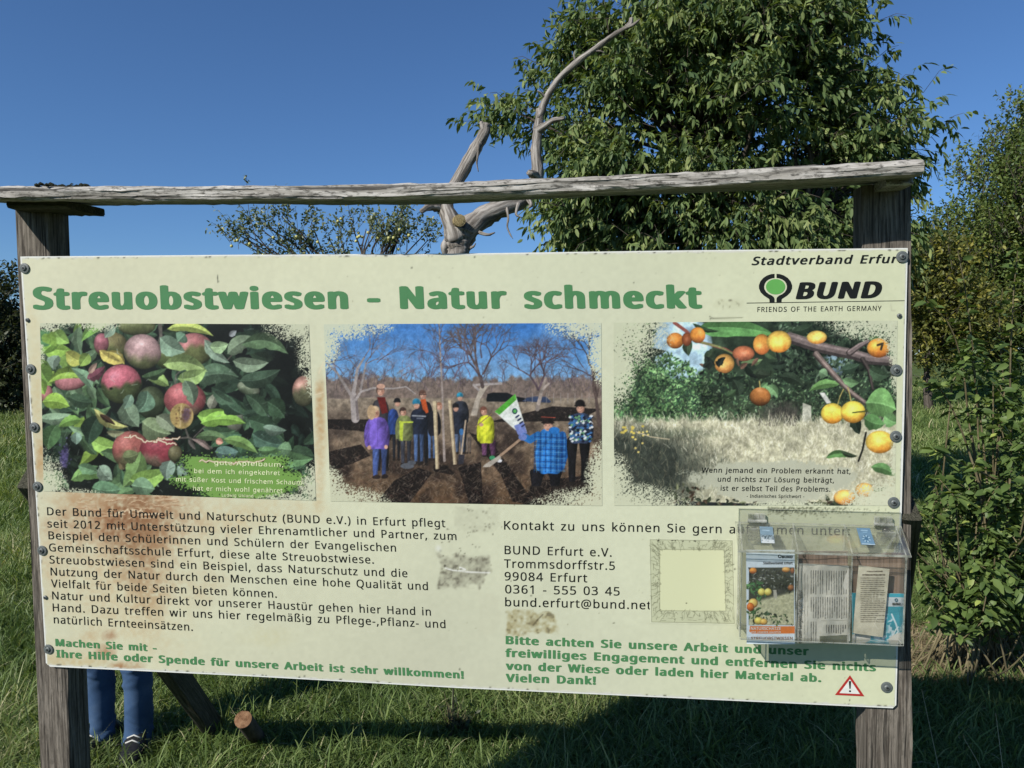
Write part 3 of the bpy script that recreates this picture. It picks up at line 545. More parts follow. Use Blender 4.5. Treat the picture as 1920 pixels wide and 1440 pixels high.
def paint_plums():
    cv = Canvas(55, 60, 1790, 1200, .6, (70, 84, 60), 37); r = cv.r; X, Y = cv.XY()
    cv.blend(np.clip((700-Y)/200, 0, 1).astype(np.float32), (44, 58, 44))
    sk = np.clip(1-np.hypot((X-470)/190, (Y-220)/210), 0, 1)**.5; cv.blend(np.clip(sk*2.4, 0, 1).astype(np.float32), (166, 200, 226))
    cv.blend(np.clip((1-np.hypot((X-1400)/110, (Y-330)/80))*3, 0, 1).astype(np.float32)*.6, (150, 180, 214))
    gr = [(66, 102, 62), (86, 124, 74), (48, 76, 50), (108, 142, 92), (34, 54, 40)]
    foliage(cv, 3000, (60, 660), (250, 700), 19, gr, None, .55, ok=lambda x, y: y > 260+.5*abs(x-380) and (y > 420 or x < 560 or r.rand() < .5))
    foliage(cv, 1900, (560, 1780), (380, 680), 20, [(58, 84, 58), (80, 108, 72), (40, 58, 44), (104, 128, 96), (28, 38, 32)])
    foliage(cv, 1200, (1040, 1780), (60, 420), 30, [(34, 48, 36), (56, 76, 56), (24, 32, 28), (84, 104, 84)], ok=lambda x, y: r.rand() < .75)
    foliage(cv, 240, (60, 420), (60, 330), 26, gr, ok=lambda x, y: x < 300)
    nz = (cv.noise(80, 3)-.5)*2; cv.a *= np.clip(1+.55*nz, .4, 1.5)[..., None]; np.clip(cv.a, 0, 235, out=cv.a)
    # trunk in the meadow, dark brushwood
    cv.ell(1080, 640, 170, 110, (52, 52, 48), soft=.6, op=.9); cv.poly([(1200, 560), (1250, 580), (1256, 720), (1196, 720)], (172, 172, 158))
    # dry grass
    n = cv.noise(60, 3); g = np.clip((Y-(650+60*(n-.5)))/30, 0, 1); n3 = cv.noise(14, 3)
    gc = np.stack([186+44*(n3-.5)*2, 182+44*(n3-.5)*2, 154+40*(n3-.5)*2], -1); cv.blend(g.astype(np.float32), gc)
    for _ in range(30): bare_tree(cv, r.uniform(930, 1180), 700, r.uniform(30, 60), 1.57+r.randn()*.5, 3, 3, (92, 86, 80), .5)
    sh = np.clip((np.clip(1-np.hypot((X-60)/760, (Y-960)/330), 0, 1)*2.0+.5*(cv.noise(90, 3)-.5)), 0, 1); cv.blend((sh*.93).astype(np.float32), (44, 50, 46))
    sh2 = np.clip(1-np.hypot((X-420)/420, (Y-745)/45), 0, 1); cv.blend((sh2*.6).astype(np.float32), (72, 84, 66))
    for _ in range(3600):
        x, y = r.uniform(60, 1760), r.uniform(650, 1170); L = r.uniform(18, 52); a = 1.57+r.randn()*.45
        dark = math.hypot((x-60)/740, (y-980)/310) < .85+r.randn()*.1
        c = (np.array([(84, 92, 76), (60, 68, 58), (34, 40, 36), (122, 118, 96)]) if dark else np.array([(214, 208, 184), (176, 172, 144), (150, 150, 120), (232, 228, 208), (128, 132, 104)]))[r.randint(4)]
        cv.line([(x, y), (x+L*.5*math.cos(a), y-L*.5*math.sin(a)), (x+L*math.cos(a+.15), y-L*math.sin(a+.15))], 2.6, c, .75)
    for _ in range(14): cv.ell(150+r.randn()*60, 720+r.randn()*16, 9, 7, (212, 190, 84))
    for _ in range(8): cv.ell(250+r.randn()*30, 800+r.randn()*40, 7, 6, (206, 186, 104))
    cv.line([(200, 735), (290, 765), (400, 780)], 5, (196, 180, 150)); cv.line([(70, 840), (200, 1000), (340, 1160)], 5, (60, 60, 54))
    cv.poly([(440, 1150), (900, 1165), (900, 1195), (430, 1190)], (34, 38, 40)); cv.poly([(900, 1150), (1500, 1160), (1500, 1195), (900, 1195)], (44, 50, 42))
    foliage(cv, 260, (360, 1500), (1060, 1190), 34, [(54, 62, 44), (36, 44, 34), (96, 100, 74), (70, 56, 44)], ok=lambda x, y: y > 1140 or x < 560)
    # branch
    def br(p, w, w2, c=(112, 98, 98)):
        cv.line(p, w, np.asarray(c)*.55, 1, w2); cv.line([(x+w*.05, y-w*.14) for x, y in p], w*.7, c, 1, w2*.7); cv.line([(x-w*.1, y-w*.26) for x, y in p], w*.22, np.asarray(c)*1.4, .7, w2*.2)
    br([(1120, 170), (1200, 195), (1290, 225), (1420, 255), (1500, 270), (1600, 300), (1730, 310)], 66, 60); br([(1480, 262), (1540, 220), (1590, 195)], 40, 24); br([(1560, 300), (1600, 370), (1620, 480)], 30, 16, (70, 62, 60))
    br([(1280, 270), (1340, 340), (1420, 430), (1490, 500), (1570, 560)], 40, 26, (120, 104, 100)); cv.poly([(1300, 500), (1330, 500), (1372, 560), (1345, 566)], (204, 204, 200))
    cv.line([(430, 80), (500, 130), (560, 190), (640, 210), (740, 240), (830, 290)], 22, (132, 70, 62), 1, 12); cv.line([(560, 190), (700, 225), (820, 285)], 14, (122, 140, 84), .8, 8)
    DK = (32, 44, 34)
    for L in ((300, 170, 220, 280, 60, DK, .1), (250, 240, 380, 250, 50, DK, .1), (300, 230, 300, 330, 40, DK, 0), (520, 180, 515, 280, 60, (50, 66, 48), .1), (680, 240, 610, 320, 50, (40, 56, 40), .1), (560, 120, 1030, 150, 110, (86, 138, 76), -.05), (540, 84, 700, 130, 30, (40, 60, 40), .1),
              (1140, 130, 1260, 90, 60, (44, 60, 44), .1), (830, 320, 960, 300, 50, (92, 116, 76), .1), (860, 330, 930, 400, 70, DK, 0), (740, 440, 860, 400, 60, DK, .1), (820, 520, 780, 420, 70, (40, 52, 40), .1), (740, 520, 800, 480, 40, (58, 80, 54), .1), (1060, 400, 1210, 460, 66, (40, 52, 40), -.1), (980, 460, 1050, 530, 60, (104, 142, 96), -.15), (950, 470, 990, 440, 34, (90, 128, 84), 0),
              (1420, 450, 1240, 490, 56, (92, 132, 74), .12), (1300, 370, 1350, 400, 60, (104, 136, 100), 0), (1430, 360, 1540, 330, 60, (52, 72, 56), .1), (1440, 420, 1540, 440, 50, (94, 128, 86), .1), (1600, 360, 1720, 400, 80, (56, 76, 56), .1), (1580, 560, 1760, 600, 190, (98, 142, 82), -.08), (1570, 650, 1690, 690, 100, (80, 122, 70), .1), (1690, 640, 1770, 680, 90, (96, 138, 84), .1), (1520, 640, 1540, 750, 70, DK, .1),
              (1600, 170, 1690, 180, 50, (72, 112, 62), .1), (1340, 890, 1500, 890, 46, (74, 112, 62), -.15), (1430, 850, 1530, 880, 30, (44, 56, 40), .1), (1610, 945, 1760, 1000, 64, (84, 124, 72), -.1), (1610, 1080, 1720, 1060, 22, (60, 76, 52), .1), (970, 250, 1040, 300, 50, (58, 78, 54), 0), (900, 370, 1010, 390, 60, (44, 54, 42), .1), (1000, 330, 1110, 320, 46, (36, 48, 38), .1)):
        cv.leaf(*L[:5], L[5], L[6], .22, .3)
    O = (236, 150, 52); OD = (196, 104, 40); YL = (246, 214, 84)
    for x, y, rx, ry, a, b, hx, hy in ((435, 188, 52, 48, (206, 124, 46), (150, 84, 34), -.1, -.3), (505, 180, 30, 40, (140, 72, 40), (110, 56, 34), 0, 0), (570, 155, 46, 48, (232, 144, 54), (190, 104, 48), .3, -.3), (845, 265, 66, 46, (190, 108, 72), (150, 84, 60), 0, 0), (955, 210, 52, 62, (236, 158, 66), (200, 108, 52), -.2, .2), (1058, 194, 74, 66, (250, 200, 84), (232, 140, 48), 0, .1), (1285, 168, 60, 40, (248, 206, 96), (236, 150, 60), 0, .1),
                                   (1655, 232, 68, 58, (236, 158, 56), (200, 108, 40), -.2, -.4), (730, 325, 60, 58, (228, 168, 84), (190, 118, 58), -.1, .3), (945, 524, 63, 56, (182, 112, 54), (138, 80, 40), 0, -.75), (1378, 625, 68, 62, (248, 214, 76), (232, 150, 44), 0, -.3), (1502, 616, 74, 66, (250, 216, 78), (232, 150, 46), -.1, -.3), (1662, 796, 84, 68, (250, 208, 84), (234, 150, 48), -.05, -.15), (1570, 1085, 54, 44, (240, 176, 80), (222, 146, 66), .2, -.3), (1452, 1128, 66, 46, (238, 176, 84), (222, 140, 60), 0, -.3)):
        cv.sphere(x, y, rx, ry, (a, b, -.1, .95), 0, hx, hy, .5)
    for p in ([(1410, 570), (1425, 520), (1445, 480)], [(1490, 550), (1480, 500), (1470, 470)], [(945, 470), (940, 430)]): cv.line(p, 6, (176, 160, 90))
    cv.line([(1500, 620), (1590, 610)], 8, (70, 80, 40)); cv.line([(1535, 910), (1560, 840), (1580, 740)], 12, (36, 36, 32)); cv.line([(1650, 215), (1680, 205), (1670, 240)], 14, (60, 50, 36))
    foliage(cv, 40, (600, 1120), (150, 420), 60, [(36, 46, 36), (56, 72, 52), (28, 34, 30), (96, 70, 58)], ok=lambda x, y: 190+.1*x < y < 400)
    cv.mottle(.20, 40); cv.mottle(.12, 10); photo_finish(cv, .86, 1, .06, 1.0, (1.14, 1.14, 1.12))
    # worn pale field behind the saying
    f = np.maximum(1-np.hypot((X-1010)/560, (Y-1010)/105)**2.2, 1-np.hypot((X-1020)/380, (Y-1090)/85)**2.2)
    f = f+(cv.noise(60, 3)-.5)*.9+(cv.noise(8, 2)-.5)*.5
    cv.blend(np.clip(f*3.2, 0, .93).astype(np.float32), (196, 198, 176))
    speckle_corners(cv, [(55, 60, 330, 300), (80, 330, 110, 250), (1790, 60, 440, 130), (1790, 220, 80, 200), (70, 1200, 430, 150), (60, 1050, 110, 180), (1790, 1180, 330, 150), (1790, 420, 60, 120), (1790, 900, 60, 160), (1100, 1200, 260, 50)], 9)
    return cv
GLYPHS = {
'A': (512, [437,0,368,177,141,177,73,0,0,0,224,575,289,575,512,0], [282,415,274,438,263,473,255,500,247,468,238,438,230,415,165,241,346,241]),
'B': (521, [241,573,336,565,404,541,445,497,459,431,456,399,446,371,431,347,409,328,382,313,350,304,350,300,415,279,441,261,461,236,474,203,478,163,472,115,454,74,425,42,385,19,337,5,279,0,78,0,78,573], [256,329,318,335,357,352,377,382,384,423,376,463,351,490,308,506,245,511,150,511,150,329], [150,269,150,61,265,61,330,68,371,91,394,125,401,168,398,197,388,221,370,241,344,256,307,266,260,269]),
'C': (507, [323,517,280,513,241,502,206,482,178,456,155,423,139,383,129,337,125,286,131,220,147,164,175,117,213,83,262,62,322,55,394,62,460,78,460,15,393,-2,312,-8,232,1,166,28,115,72,78,131,56,203,49,287,53,349,67,406,89,456,120,499,159,534,206,559,261,575,324,581,409,572,482,547,453,486,394,508]),
'D': (585, [536,292,528,203,501,131,457,74,399,33,325,8,237,0,78,0,78,573,254,573,335,565,404,540,460,501,502,446,528,377], [460,289,454,359,435,415,404,457,361,487,308,505,244,511,150,511,150,62,228,62,329,76,402,119,446,190]),
'E': (446, [398,0,78,0,78,573,398,573,398,509,150,509,150,330,383,330,383,268,150,268,150,63,398,63]),
'F': (416, [150,0,78,0,78,573,398,573,398,509,150,509,150,306,383,306,383,243,150,243]),
'G': (584, [326,302,524,302,524,22,431,-1,323,-8,241,1,173,28,120,71,81,130,57,202,49,286,58,370,84,442,127,500,186,544,259,571,346,581,437,572,516,547,489,484,421,508,342,517,278,510,225,489,181,455,150,409,131,353,124,286,130,222,146,166,175,119,216,84,270,62,340,55,404,59,452,68,452,238,326,238]),
'H': (594, [516,0,443,0,443,267,150,267,150,0,78,0,78,573,150,573,150,330,443,330,443,573,516,573]),
'I': (272, [239,0,32,0,32,42,99,57,99,515,32,531,32,573,239,573,239,531,172,515,172,57,239,42]),
'J': (219, [-3,-152,-37,-150,-63,-142,-63,-81,-35,-87,-5,-89,33,-81,50,-70,63,-53,71,-29,74,3,74,573,146,573,146,9,141,-42,128,-82,105,-113,75,-135,39,-148]),
'K': (496, [496,0,411,0,209,273,150,222,150,0,78,0,78,573,150,573,150,290,199,345,249,399,403,573,488,573,261,323]),
'L': (420, [78,0,78,573,150,573,150,64,400,64,400,0]),
'M': (727, [330,0,142,502,139,502,142,461,144,407,144,347,144,0,78,0,78,573,184,573,361,103,364,103,544,573,650,573,650,0,578,0,578,352,579,408,581,460,584,501,581,501,390,0]),
'N': (609, [532,0,447,0,141,476,138,476,141,432,143,378,144,320,144,0,78,0,78,573,161,573,467,99,470,99,468,137,466,193,464,249,464,573,532,573]),
'O': (626, [577,287,573,224,561,166,540,116,510,73,473,38,428,13,375,-3,314,-8,251,-3,196,13,151,39,114,73,85,116,65,167,53,224,49,288,56,370,78,442,114,500,166,545,232,572,314,581,393,572,459,545,510,501,547,442,570,370], [125,287,130,220,145,163,171,117,207,83,255,62,314,55,373,62,420,83,456,117,481,163,496,220,501,287,490,384,456,457,421,491,373,511,314,518,255,511,207,490,171,457,145,411,130,354]),
'P': (485, [229,573,326,562,393,528,431,475,444,404,433,336,417,306,395,278,364,255,324,238,275,227,216,223,150,223,150,0,78,0,78,573], [223,511,150,511,150,285,208,285,258,288,298,296,330,311,352,334,365,363,370,401,361,449,334,484,289,504]),
'Q': (626, [577,287,573,221,559,160,535,108,503,64,461,30,411,6,548,-136,444,-136,334,-7,324,-8,314,-8,251,-3,196,13,151,39,114,73,85,116,65,167,53,224,49,288,56,370,78,442,114,500,166,545,232,572,314,581,393,572,459,545,510,501,547,442,570,370], [125,287,130,220,145,163,171,117,207,83,255,62,314,55,373,62,420,83,456,117,481,163,496,220,501,287,490,384,456,457,421,491,373,511,314,518,255,511,207,490,171,457,145,411,130,354]),
'R': (499, [236,573,301,568,353,555,393,532,422,500,439,460,444,410,440,368,427,334,408,306,385,285,330,257,487,0,403,0,264,237,150,237,150,0,78,0,78,573], [232,510,150,510,150,298,236,298,296,304,338,325,362,359,370,407,366,440,355,467,336,486,310,500,275,507]),
'S': (440, [403,153,396,106,378,66,348,35,307,11,257,-3,198,-8,137,-5,83,4,41,19,41,88,113,65,201,55,240,57,273,66,298,79,316,98,327,120,330,147,327,173,318,194,302,213,277,230,196,265,131,294,85,330,57,375,48,435,54,477,71,513,99,542,136,563,180,576,231,581,318,572,389,549,366,487,302,508,229,517,196,515,169,507,148,494,133,478,124,457,121,434,124,407,133,386,149,367,172,351,246,318,332,279,362,255,385,228,398,194]),
'T': (446, [259,0,187,0,187,509,8,509,8,573,437,573,437,509,259,509]),
'U': (586, [513,202,507,146,489,95,459,52,416,20,360,-1,290,-8,196,7,128,50,86,118,72,204,72,573,144,573,144,201,154,139,182,93,228,64,294,55,342,59,379,73,407,96,427,126,438,161,442,202,442,573,513,573]),
'V': (481, [481,573,277,0,204,0,0,573,75,573,204,205,220,160,231,119,241,80,250,119,262,161,277,207,405,573]),
'W': (746, [735,573,583,0,510,0,399,375,389,410,380,443,373,471,370,488,367,471,361,443,352,409,342,373,234,0,161,0,10,573,85,573,174,223,183,186,190,151,196,118,201,87,206,119,213,154,222,191,232,227,333,573,407,573,512,225,523,187,532,151,538,117,544,87,550,129,560,175,572,224,660,573]),
'X': (470, [467,0,385,0,233,249,79,0,3,0,193,298,15,573,95,573,236,348,377,573,453,573,276,300]),
'Y': (454, [227,291,376,573,454,573,263,222,263,0,191,0,191,219,0,573,79,573]),
'Z': (459, [427,0,30,0,30,55,332,508,40,508,40,573,419,573,419,518,118,64,427,64]),
'a': (450, [231,437,299,428,347,403,376,358,385,293,385,0,334,0,320,61,317,61,279,22,234,-1,172,-8,136,-5,103,6,75,23,55,48,41,80,37,119,50,176,87,219,152,245,243,257,316,259,316,285,310,330,293,359,265,375,227,380,163,370,106,347,84,400,151,426], [252,208,184,200,141,182,118,155,110,119,115,87,132,66,157,53,188,49,238,56,279,79,306,117,315,172,315,210]),
'b': (493, [139,461,138,410,135,373,139,373,161,398,189,419,226,432,272,437,344,423,401,381,437,312,449,215,444,147,427,91,400,48,365,17,322,-2,272,-8,226,-3,189,10,161,31,139,55,133,55,119,0,68,0,68,609,139,609], [260,379,219,374,188,361,165,339,150,308,142,268,139,217,139,214,145,144,165,93,202,61,261,51,312,61,348,93,369,145,376,216,369,287,348,338,311,368]),
'c': (385, [241,-8,187,-2,139,15,99,45,69,87,50,143,44,213,51,284,71,342,102,385,142,415,191,432,245,438,309,431,358,415,337,356,292,370,244,376,204,371,172,358,148,335,131,303,120,263,117,213,120,166,131,126,148,94,172,71,202,58,240,53,302,60,351,78,351,15,304,-2]),
'd': (493, [221,-8,148,6,92,48,56,117,44,214,56,311,93,381,149,424,221,438,280,429,323,407,354,374,359,374,356,405,354,438,354,609,425,609,425,0,368,0,358,58,354,58,323,24,279,1], [232,51,290,60,328,88,348,135,355,200,355,213,349,284,329,336,291,369,231,379,181,368,146,334,124,281,117,213,124,144,146,93,181,61]),
'e': (452, [234,438,286,432,329,414,364,385,390,346,406,299,411,244,411,201,117,201,127,137,154,90,197,62,254,52,327,60,392,82,392,20,327,-1,251,-8,194,-2,143,17,101,48,70,91,51,146,44,212,50,277,68,333,96,378,134,411,181,431], [233,380,188,372,154,348,130,309,119,257,338,257,335,292,326,322,312,346,292,364,266,376]),
'f': (276, [266,375,158,375,158,0,87,0,87,375,12,375,12,408,87,432,87,457,92,507,104,547,124,577,152,597,186,609,227,613,274,609,310,599,292,544,262,552,228,556,197,550,175,532,162,502,158,458,158,430,266,430]),
'g': (493, [221,438,261,434,297,422,329,402,355,373,359,373,369,430,425,430,425,-7,420,-63,404,-109,378,-146,341,-172,293,-187,233,-192,147,-186,78,-165,78,-100,149,-125,237,-134,286,-126,324,-101,347,-63,355,-13,355,4,356,32,358,57,354,57,329,28,299,8,263,-4,221,-8,147,7,91,51,56,121,44,214,56,306,91,377,147,423], [230,379,197,374,169,359,147,336,130,303,120,262,117,213,124,143,146,92,182,60,232,50,288,58,309,69,326,85,349,131,356,197,356,214,353,267,343,309,326,340,302,362,270,374]),
'h': (496, [139,431,138,399,135,370,140,370,174,407,221,429,273,437,321,433,360,421,391,400,413,370,426,330,431,280,431,0,361,0,361,275,355,321,338,353,308,372,265,379,222,374,189,360,166,338,150,308,142,269,139,222,139,0,68,0,68,609,139,609]),
'i': (207, [139,430,139,0,68,0,68,430], [104,591,133,580,142,566,145,546,142,526,133,512,104,501,88,504,75,512,66,526,63,546,66,566,75,580,88,588]),
'j': (207, [18,-192,-18,-190,-44,-183,-44,-126,-19,-132,9,-134,32,-130,51,-120,64,-100,68,-67,68,430,139,430,139,-64,136,-101,126,-133,110,-159,87,-177,56,-189], [63,546,66,566,75,580,88,588,104,591,133,580,142,566,145,546,142,526,133,512,104,501,88,504,75,512,66,526]),
'k': (428, [138,291,137,257,135,221,138,221,152,240,172,264,189,285,326,430,409,430,235,246,421,0,336,0,187,200,138,158,138,0,68,0,68,609,138,609]),
'l': (207, [139,0,68,0,68,609,139,609]),
'm': (750, [540,438,603,429,649,401,676,352,685,280,685,0,615,0,615,277,610,321,594,353,567,372,528,379,474,369,438,342,418,298,411,237,411,0,342,0,342,277,332,333,320,353,303,367,281,376,253,379,215,374,185,360,164,338,150,308,141,269,139,223,139,0,68,0,68,430,125,430,136,371,140,371,173,409,217,431,266,438,312,433,349,420,378,398,398,366,402,366,427,398,461,420,499,433]),
'n': (496, [275,438,343,429,391,401,421,352,431,280,431,0,361,0,361,275,355,321,338,353,308,372,265,379,204,368,166,338,146,289,139,223,139,0,68,0,68,430,125,430,136,371,140,371,175,409,222,431]),
'o': (485, [442,216,438,165,428,121,411,82,388,51,359,25,324,7,285,-4,241,-8,200,-4,163,7,129,25,100,51,77,82,59,121,48,165,44,216,50,282,68,336,97,380,137,412,186,431,244,438,299,431,347,412,387,380,417,336,436,282], [117,216,120,169,130,128,147,95,172,71,203,56,243,51,282,56,314,71,339,95,356,128,366,169,369,216,365,263,355,303,338,335,314,359,282,374,242,379,185,368,147,335,124,284]),
'p': (493, [273,438,344,424,401,383,437,313,449,216,444,148,427,93,401,49,365,17,322,-2,272,-8,213,1,170,24,139,55,134,55,137,20,139,-16,139,-192,68,-192,68,430,126,430,136,371,139,371,170,405,213,429], [260,379,221,374,190,362,167,342,152,313,142,275,139,229,139,216,142,167,150,126,165,93,188,70,220,55,261,51,297,56,326,72,348,98,364,131,373,171,376,217,369,283,348,334,311,367]),
'q': (493, [354,-9,355,25,358,58,354,58,332,32,303,11,266,-3,219,-8,148,6,93,48,56,117,44,214,50,282,67,338,93,381,129,413,172,432,221,438,267,433,304,419,333,397,355,371,358,371,369,430,425,430,425,-192,354,-192], [233,51,272,55,304,67,327,87,342,116,352,153,355,199,355,213,348,285,328,337,290,369,231,379,181,368,145,334,124,281,117,213,124,145,146,93,182,61]),
'r': (331, [269,438,295,437,319,433,310,368,287,372,264,374,217,363,176,334,149,289,139,229,139,0,68,0,68,430,126,430,134,351,137,351,170,395,214,426,240,435]),
's': (384, [348,119,343,80,327,49,302,24,268,6,226,-4,176,-8,99,-1,42,19,42,83,104,60,178,49,224,53,256,66,274,86,280,112,271,141,239,167,174,196,103,228,76,245,57,266,45,292,41,324,52,372,85,408,137,430,202,438,275,430,339,409,315,353,258,372,197,380,159,377,131,366,114,350,108,328,119,298,154,274,219,246,289,215,314,197,333,176,344,150]),
't': (289, [212,50,245,53,272,59,272,5,240,-4,200,-8,167,-5,138,4,112,20,91,44,78,79,74,125,74,375,13,375,13,409,75,437,103,528,144,528,144,430,269,430,269,375,144,375,144,127,149,93,163,69,185,54]),
'u': (496, [427,430,427,0,370,0,359,57,356,57,321,20,273,-1,220,-8,173,-4,134,8,103,29,81,59,68,99,63,148,63,430,135,430,135,153,141,108,158,76,188,57,230,51,273,55,306,69,330,91,345,121,354,160,357,206,357,430]),
'v': (407, [163,0,0,430,75,430,167,176,180,137,193,96,201,63,204,63,214,96,227,138,241,176,332,430,407,430,244,0]),
'w': (630, [346,243,336,276,328,308,321,335,316,357,313,357,308,335,302,307,294,275,284,242,207,1,127,1,9,431,82,431,141,201,153,154,163,109,169,73,172,73,178,97,185,128,193,160,201,188,277,431,354,431,428,188,440,149,451,109,457,74,460,74,466,108,477,153,489,201,549,431,621,431,502,1,419,1]),
'x': (424, [170,220,22,430,102,430,213,268,322,430,402,430,253,220,410,0,330,0,213,172,94,0,14,0]),
'y': (409, [1,430,76,430,169,185,184,144,196,105,205,68,209,68,224,121,245,186,333,430,409,430,224,-59,188,-130,165,-156,138,-176,106,-188,67,-192,34,-190,9,-186,9,-130,30,-133,56,-135,99,-126,130,-99,152,-59,174,-2]),
'z': (377, [346,0,31,0,31,47,262,375,45,375,45,430,340,430,340,377,112,55,346,55]),
'Ä': (512, [437,0,368,177,141,177,73,0,0,0,224,575,289,575,512,0], [282,415,274,438,263,473,255,500,247,468,238,438,230,415,165,241,346,241], [143,689,146,707,154,719,180,728,207,719,215,707,218,689,215,671,207,659,180,649,154,659,146,671], [294,689,296,707,304,719,330,728,357,719,365,707,368,689,365,671,357,659,330,649,304,659,296,671]),
'Ü': (586, [513,202,507,146,489,95,459,52,416,20,360,-1,290,-8,196,7,128,50,86,118,72,204,72,573,144,573,144,201,154,139,182,93,228,64,294,55,342,59,379,73,407,96,427,126,438,161,442,202,442,573,513,573], [181,689,184,707,192,719,219,728,245,719,254,707,257,689,254,671,245,659,219,649,192,659,184,671], [332,689,335,707,343,719,369,728,395,719,404,707,407,689,404,671,395,659,369,649,343,659,335,671]),
'ä': (450, [231,437,299,428,347,403,376,358,385,293,385,0,334,0,320,61,317,61,279,22,234,-1,172,-8,136,-5,103,6,75,23,55,48,41,80,37,119,50,176,87,219,152,245,243,257,316,259,316,285,310,330,293,359,265,375,227,380,163,370,106,347,84,400,151,426], [252,208,184,200,141,182,118,155,110,119,115,87,132,66,157,53,188,49,238,56,279,79,306,117,315,172,315,210], [113,546,116,564,124,576,151,585,177,576,186,564,188,546,186,529,177,516,151,506,124,516,116,529], [264,546,267,564,275,576,301,585,327,576,336,564,338,546,336,529,327,516,301,506,275,516,267,529]),
'ö': (485, [442,216,438,165,428,121,411,82,388,51,359,25,324,7,285,-4,241,-8,200,-4,163,7,129,25,100,51,77,82,59,121,48,165,44,216,50,282,68,336,97,380,137,412,186,431,244,438,299,431,347,412,387,380,417,336,436,282], [117,216,120,169,130,128,147,95,172,71,203,56,243,51,282,56,314,71,339,95,356,128,366,169,369,216,365,263,355,303,338,335,314,359,282,374,242,379,185,368,147,335,124,284], [131,546,134,564,142,576,168,585,195,576,203,564,206,546,203,529,195,516,168,506,142,516,134,529], [281,546,284,564,292,576,318,585,345,576,353,564,356,546,353,529,345,516,318,506,292,516,284,529]),
'ü': (496, [427,430,427,0,370,0,359,57,356,57,321,20,273,-1,220,-8,173,-4,134,8,103,29,81,59,68,99,63,148,63,430,135,430,135,153,141,108,158,76,188,57,230,51,273,55,306,69,330,91,345,121,354,160,357,206,357,430], [136,546,138,564,147,576,173,585,200,576,208,564,211,546,208,529,200,516,173,506,147,516,138,529], [286,546,289,564,297,576,323,585,350,576,358,564,361,546,358,529,350,516,323,506,297,516,289,529]),
'ß': (506, [419,495,416,469,407,447,379,411,346,383,318,357,306,330,312,311,332,291,377,259,427,221,459,178,467,153,470,123,465,81,451,48,429,23,399,6,362,-5,321,-8,254,-1,204,19,204,83,237,67,276,54,318,49,356,54,382,67,396,89,401,118,394,152,371,181,326,214,273,253,246,288,238,326,241,349,249,369,276,400,309,426,336,454,345,471,347,491,340,520,319,540,286,551,245,555,193,547,171,537,154,521,142,499,139,468,139,0,68,0,68,468,74,517,91,554,119,581,155,599,197,610,245,613,294,610,336,600,371,584,397,561,413,531]),
'0': (459, [419,287,409,163,395,112,376,70,349,37,316,12,276,-3,229,-8,170,1,122,27,86,70,60,129,44,201,39,287,44,373,58,446,83,504,119,547,167,573,229,581,287,573,335,547,372,504,399,446,414,373], [110,287,113,215,121,156,137,111,159,78,190,59,229,52,268,59,298,78,320,110,336,156,345,215,348,287,345,359,336,417,320,463,298,495,268,515,229,521,190,515,159,495,137,463,121,417,113,359]),
'1': (459, [285,0,216,0,216,400,216,439,217,470,219,499,196,477,169,455,108,405,71,452,226,573,285,573]),
'2': (459, [417,0,38,0,38,59,188,210,261,287,306,353,318,387,322,424,315,466,294,496,261,514,221,520,181,517,147,506,83,466,45,513,94,548,153,572,221,581,270,576,313,562,347,540,372,510,388,472,394,428,389,385,375,344,353,305,324,267,247,185,128,67,128,64,417,64]),
'3': (459, [395,439,392,403,381,372,363,347,340,326,310,311,277,302,277,298,337,283,379,255,405,214,413,163,407,116,390,74,360,40,318,14,263,-3,193,-8,110,-1,36,23,36,89,114,61,194,51,260,59,305,81,331,117,339,164,335,197,320,223,297,242,265,255,226,263,179,265,123,265,123,326,180,326,223,329,259,339,286,356,307,377,319,404,323,434,316,471,295,498,262,516,219,521,164,515,117,498,75,473,39,521,73,544,115,563,163,576,218,581,296,571,352,540,384,495]),
'4': (459, [443,130,359,130,359,0,291,0,291,130,17,130,17,190,286,576,359,576,359,193,443,193], [291,374,291,412,293,444,294,474,295,500,292,500,276,468,257,438,86,193,291,193]),
'5': (459, [221,351,275,346,322,331,361,307,389,274,407,232,413,183,407,128,387,81,356,43,314,15,261,-2,199,-8,116,0,51,23,51,90,121,62,200,52,239,55,274,65,302,82,323,106,336,137,341,176,332,225,306,262,262,284,197,292,146,288,99,280,64,302,86,573,373,573,373,508,146,508,132,342,169,348]),
'6': (459, [44,245,51,342,75,433,95,474,121,510,155,539,196,562,246,576,306,581,344,579,377,573,377,513,344,520,308,523,257,518,216,504,183,483,158,454,139,419,127,380,115,291,119,291,150,326,194,350,255,358,302,353,342,338,375,313,400,279,416,236,421,184,415,129,399,82,372,44,336,15,291,-2,239,-8,199,-4,163,7,130,26,101,54,77,89,59,133,48,185], [238,51,284,59,320,84,343,125,351,184,344,233,324,271,289,295,241,303,205,299,175,287,150,270,131,248,119,223,115,198,123,146,146,99,185,64,210,55]),
'7': (459, [109,0,344,508,35,508,35,573,419,573,419,518,187,0]),
'8': (459, [229,581,276,577,318,565,352,546,378,519,395,485,400,443,396,411,385,383,346,338,291,303,355,265,381,242,401,216,414,185,419,148,413,104,395,65,367,34,330,11,284,-3,231,-8,174,-3,126,10,89,33,61,63,45,101,39,146,43,183,56,214,75,241,99,264,158,299,107,336,71,383,61,411,58,444,63,485,80,518,107,545,141,565,182,577], [108,145,116,107,138,76,176,55,229,48,281,55,319,76,342,108,350,148,346,174,335,197,293,235,229,265,217,270,157,237,121,197,111,173], [228,524,188,518,155,502,134,476,127,441,130,414,141,391,179,357,232,330,282,357,317,392,327,414,330,441,323,476,302,502,270,518]),
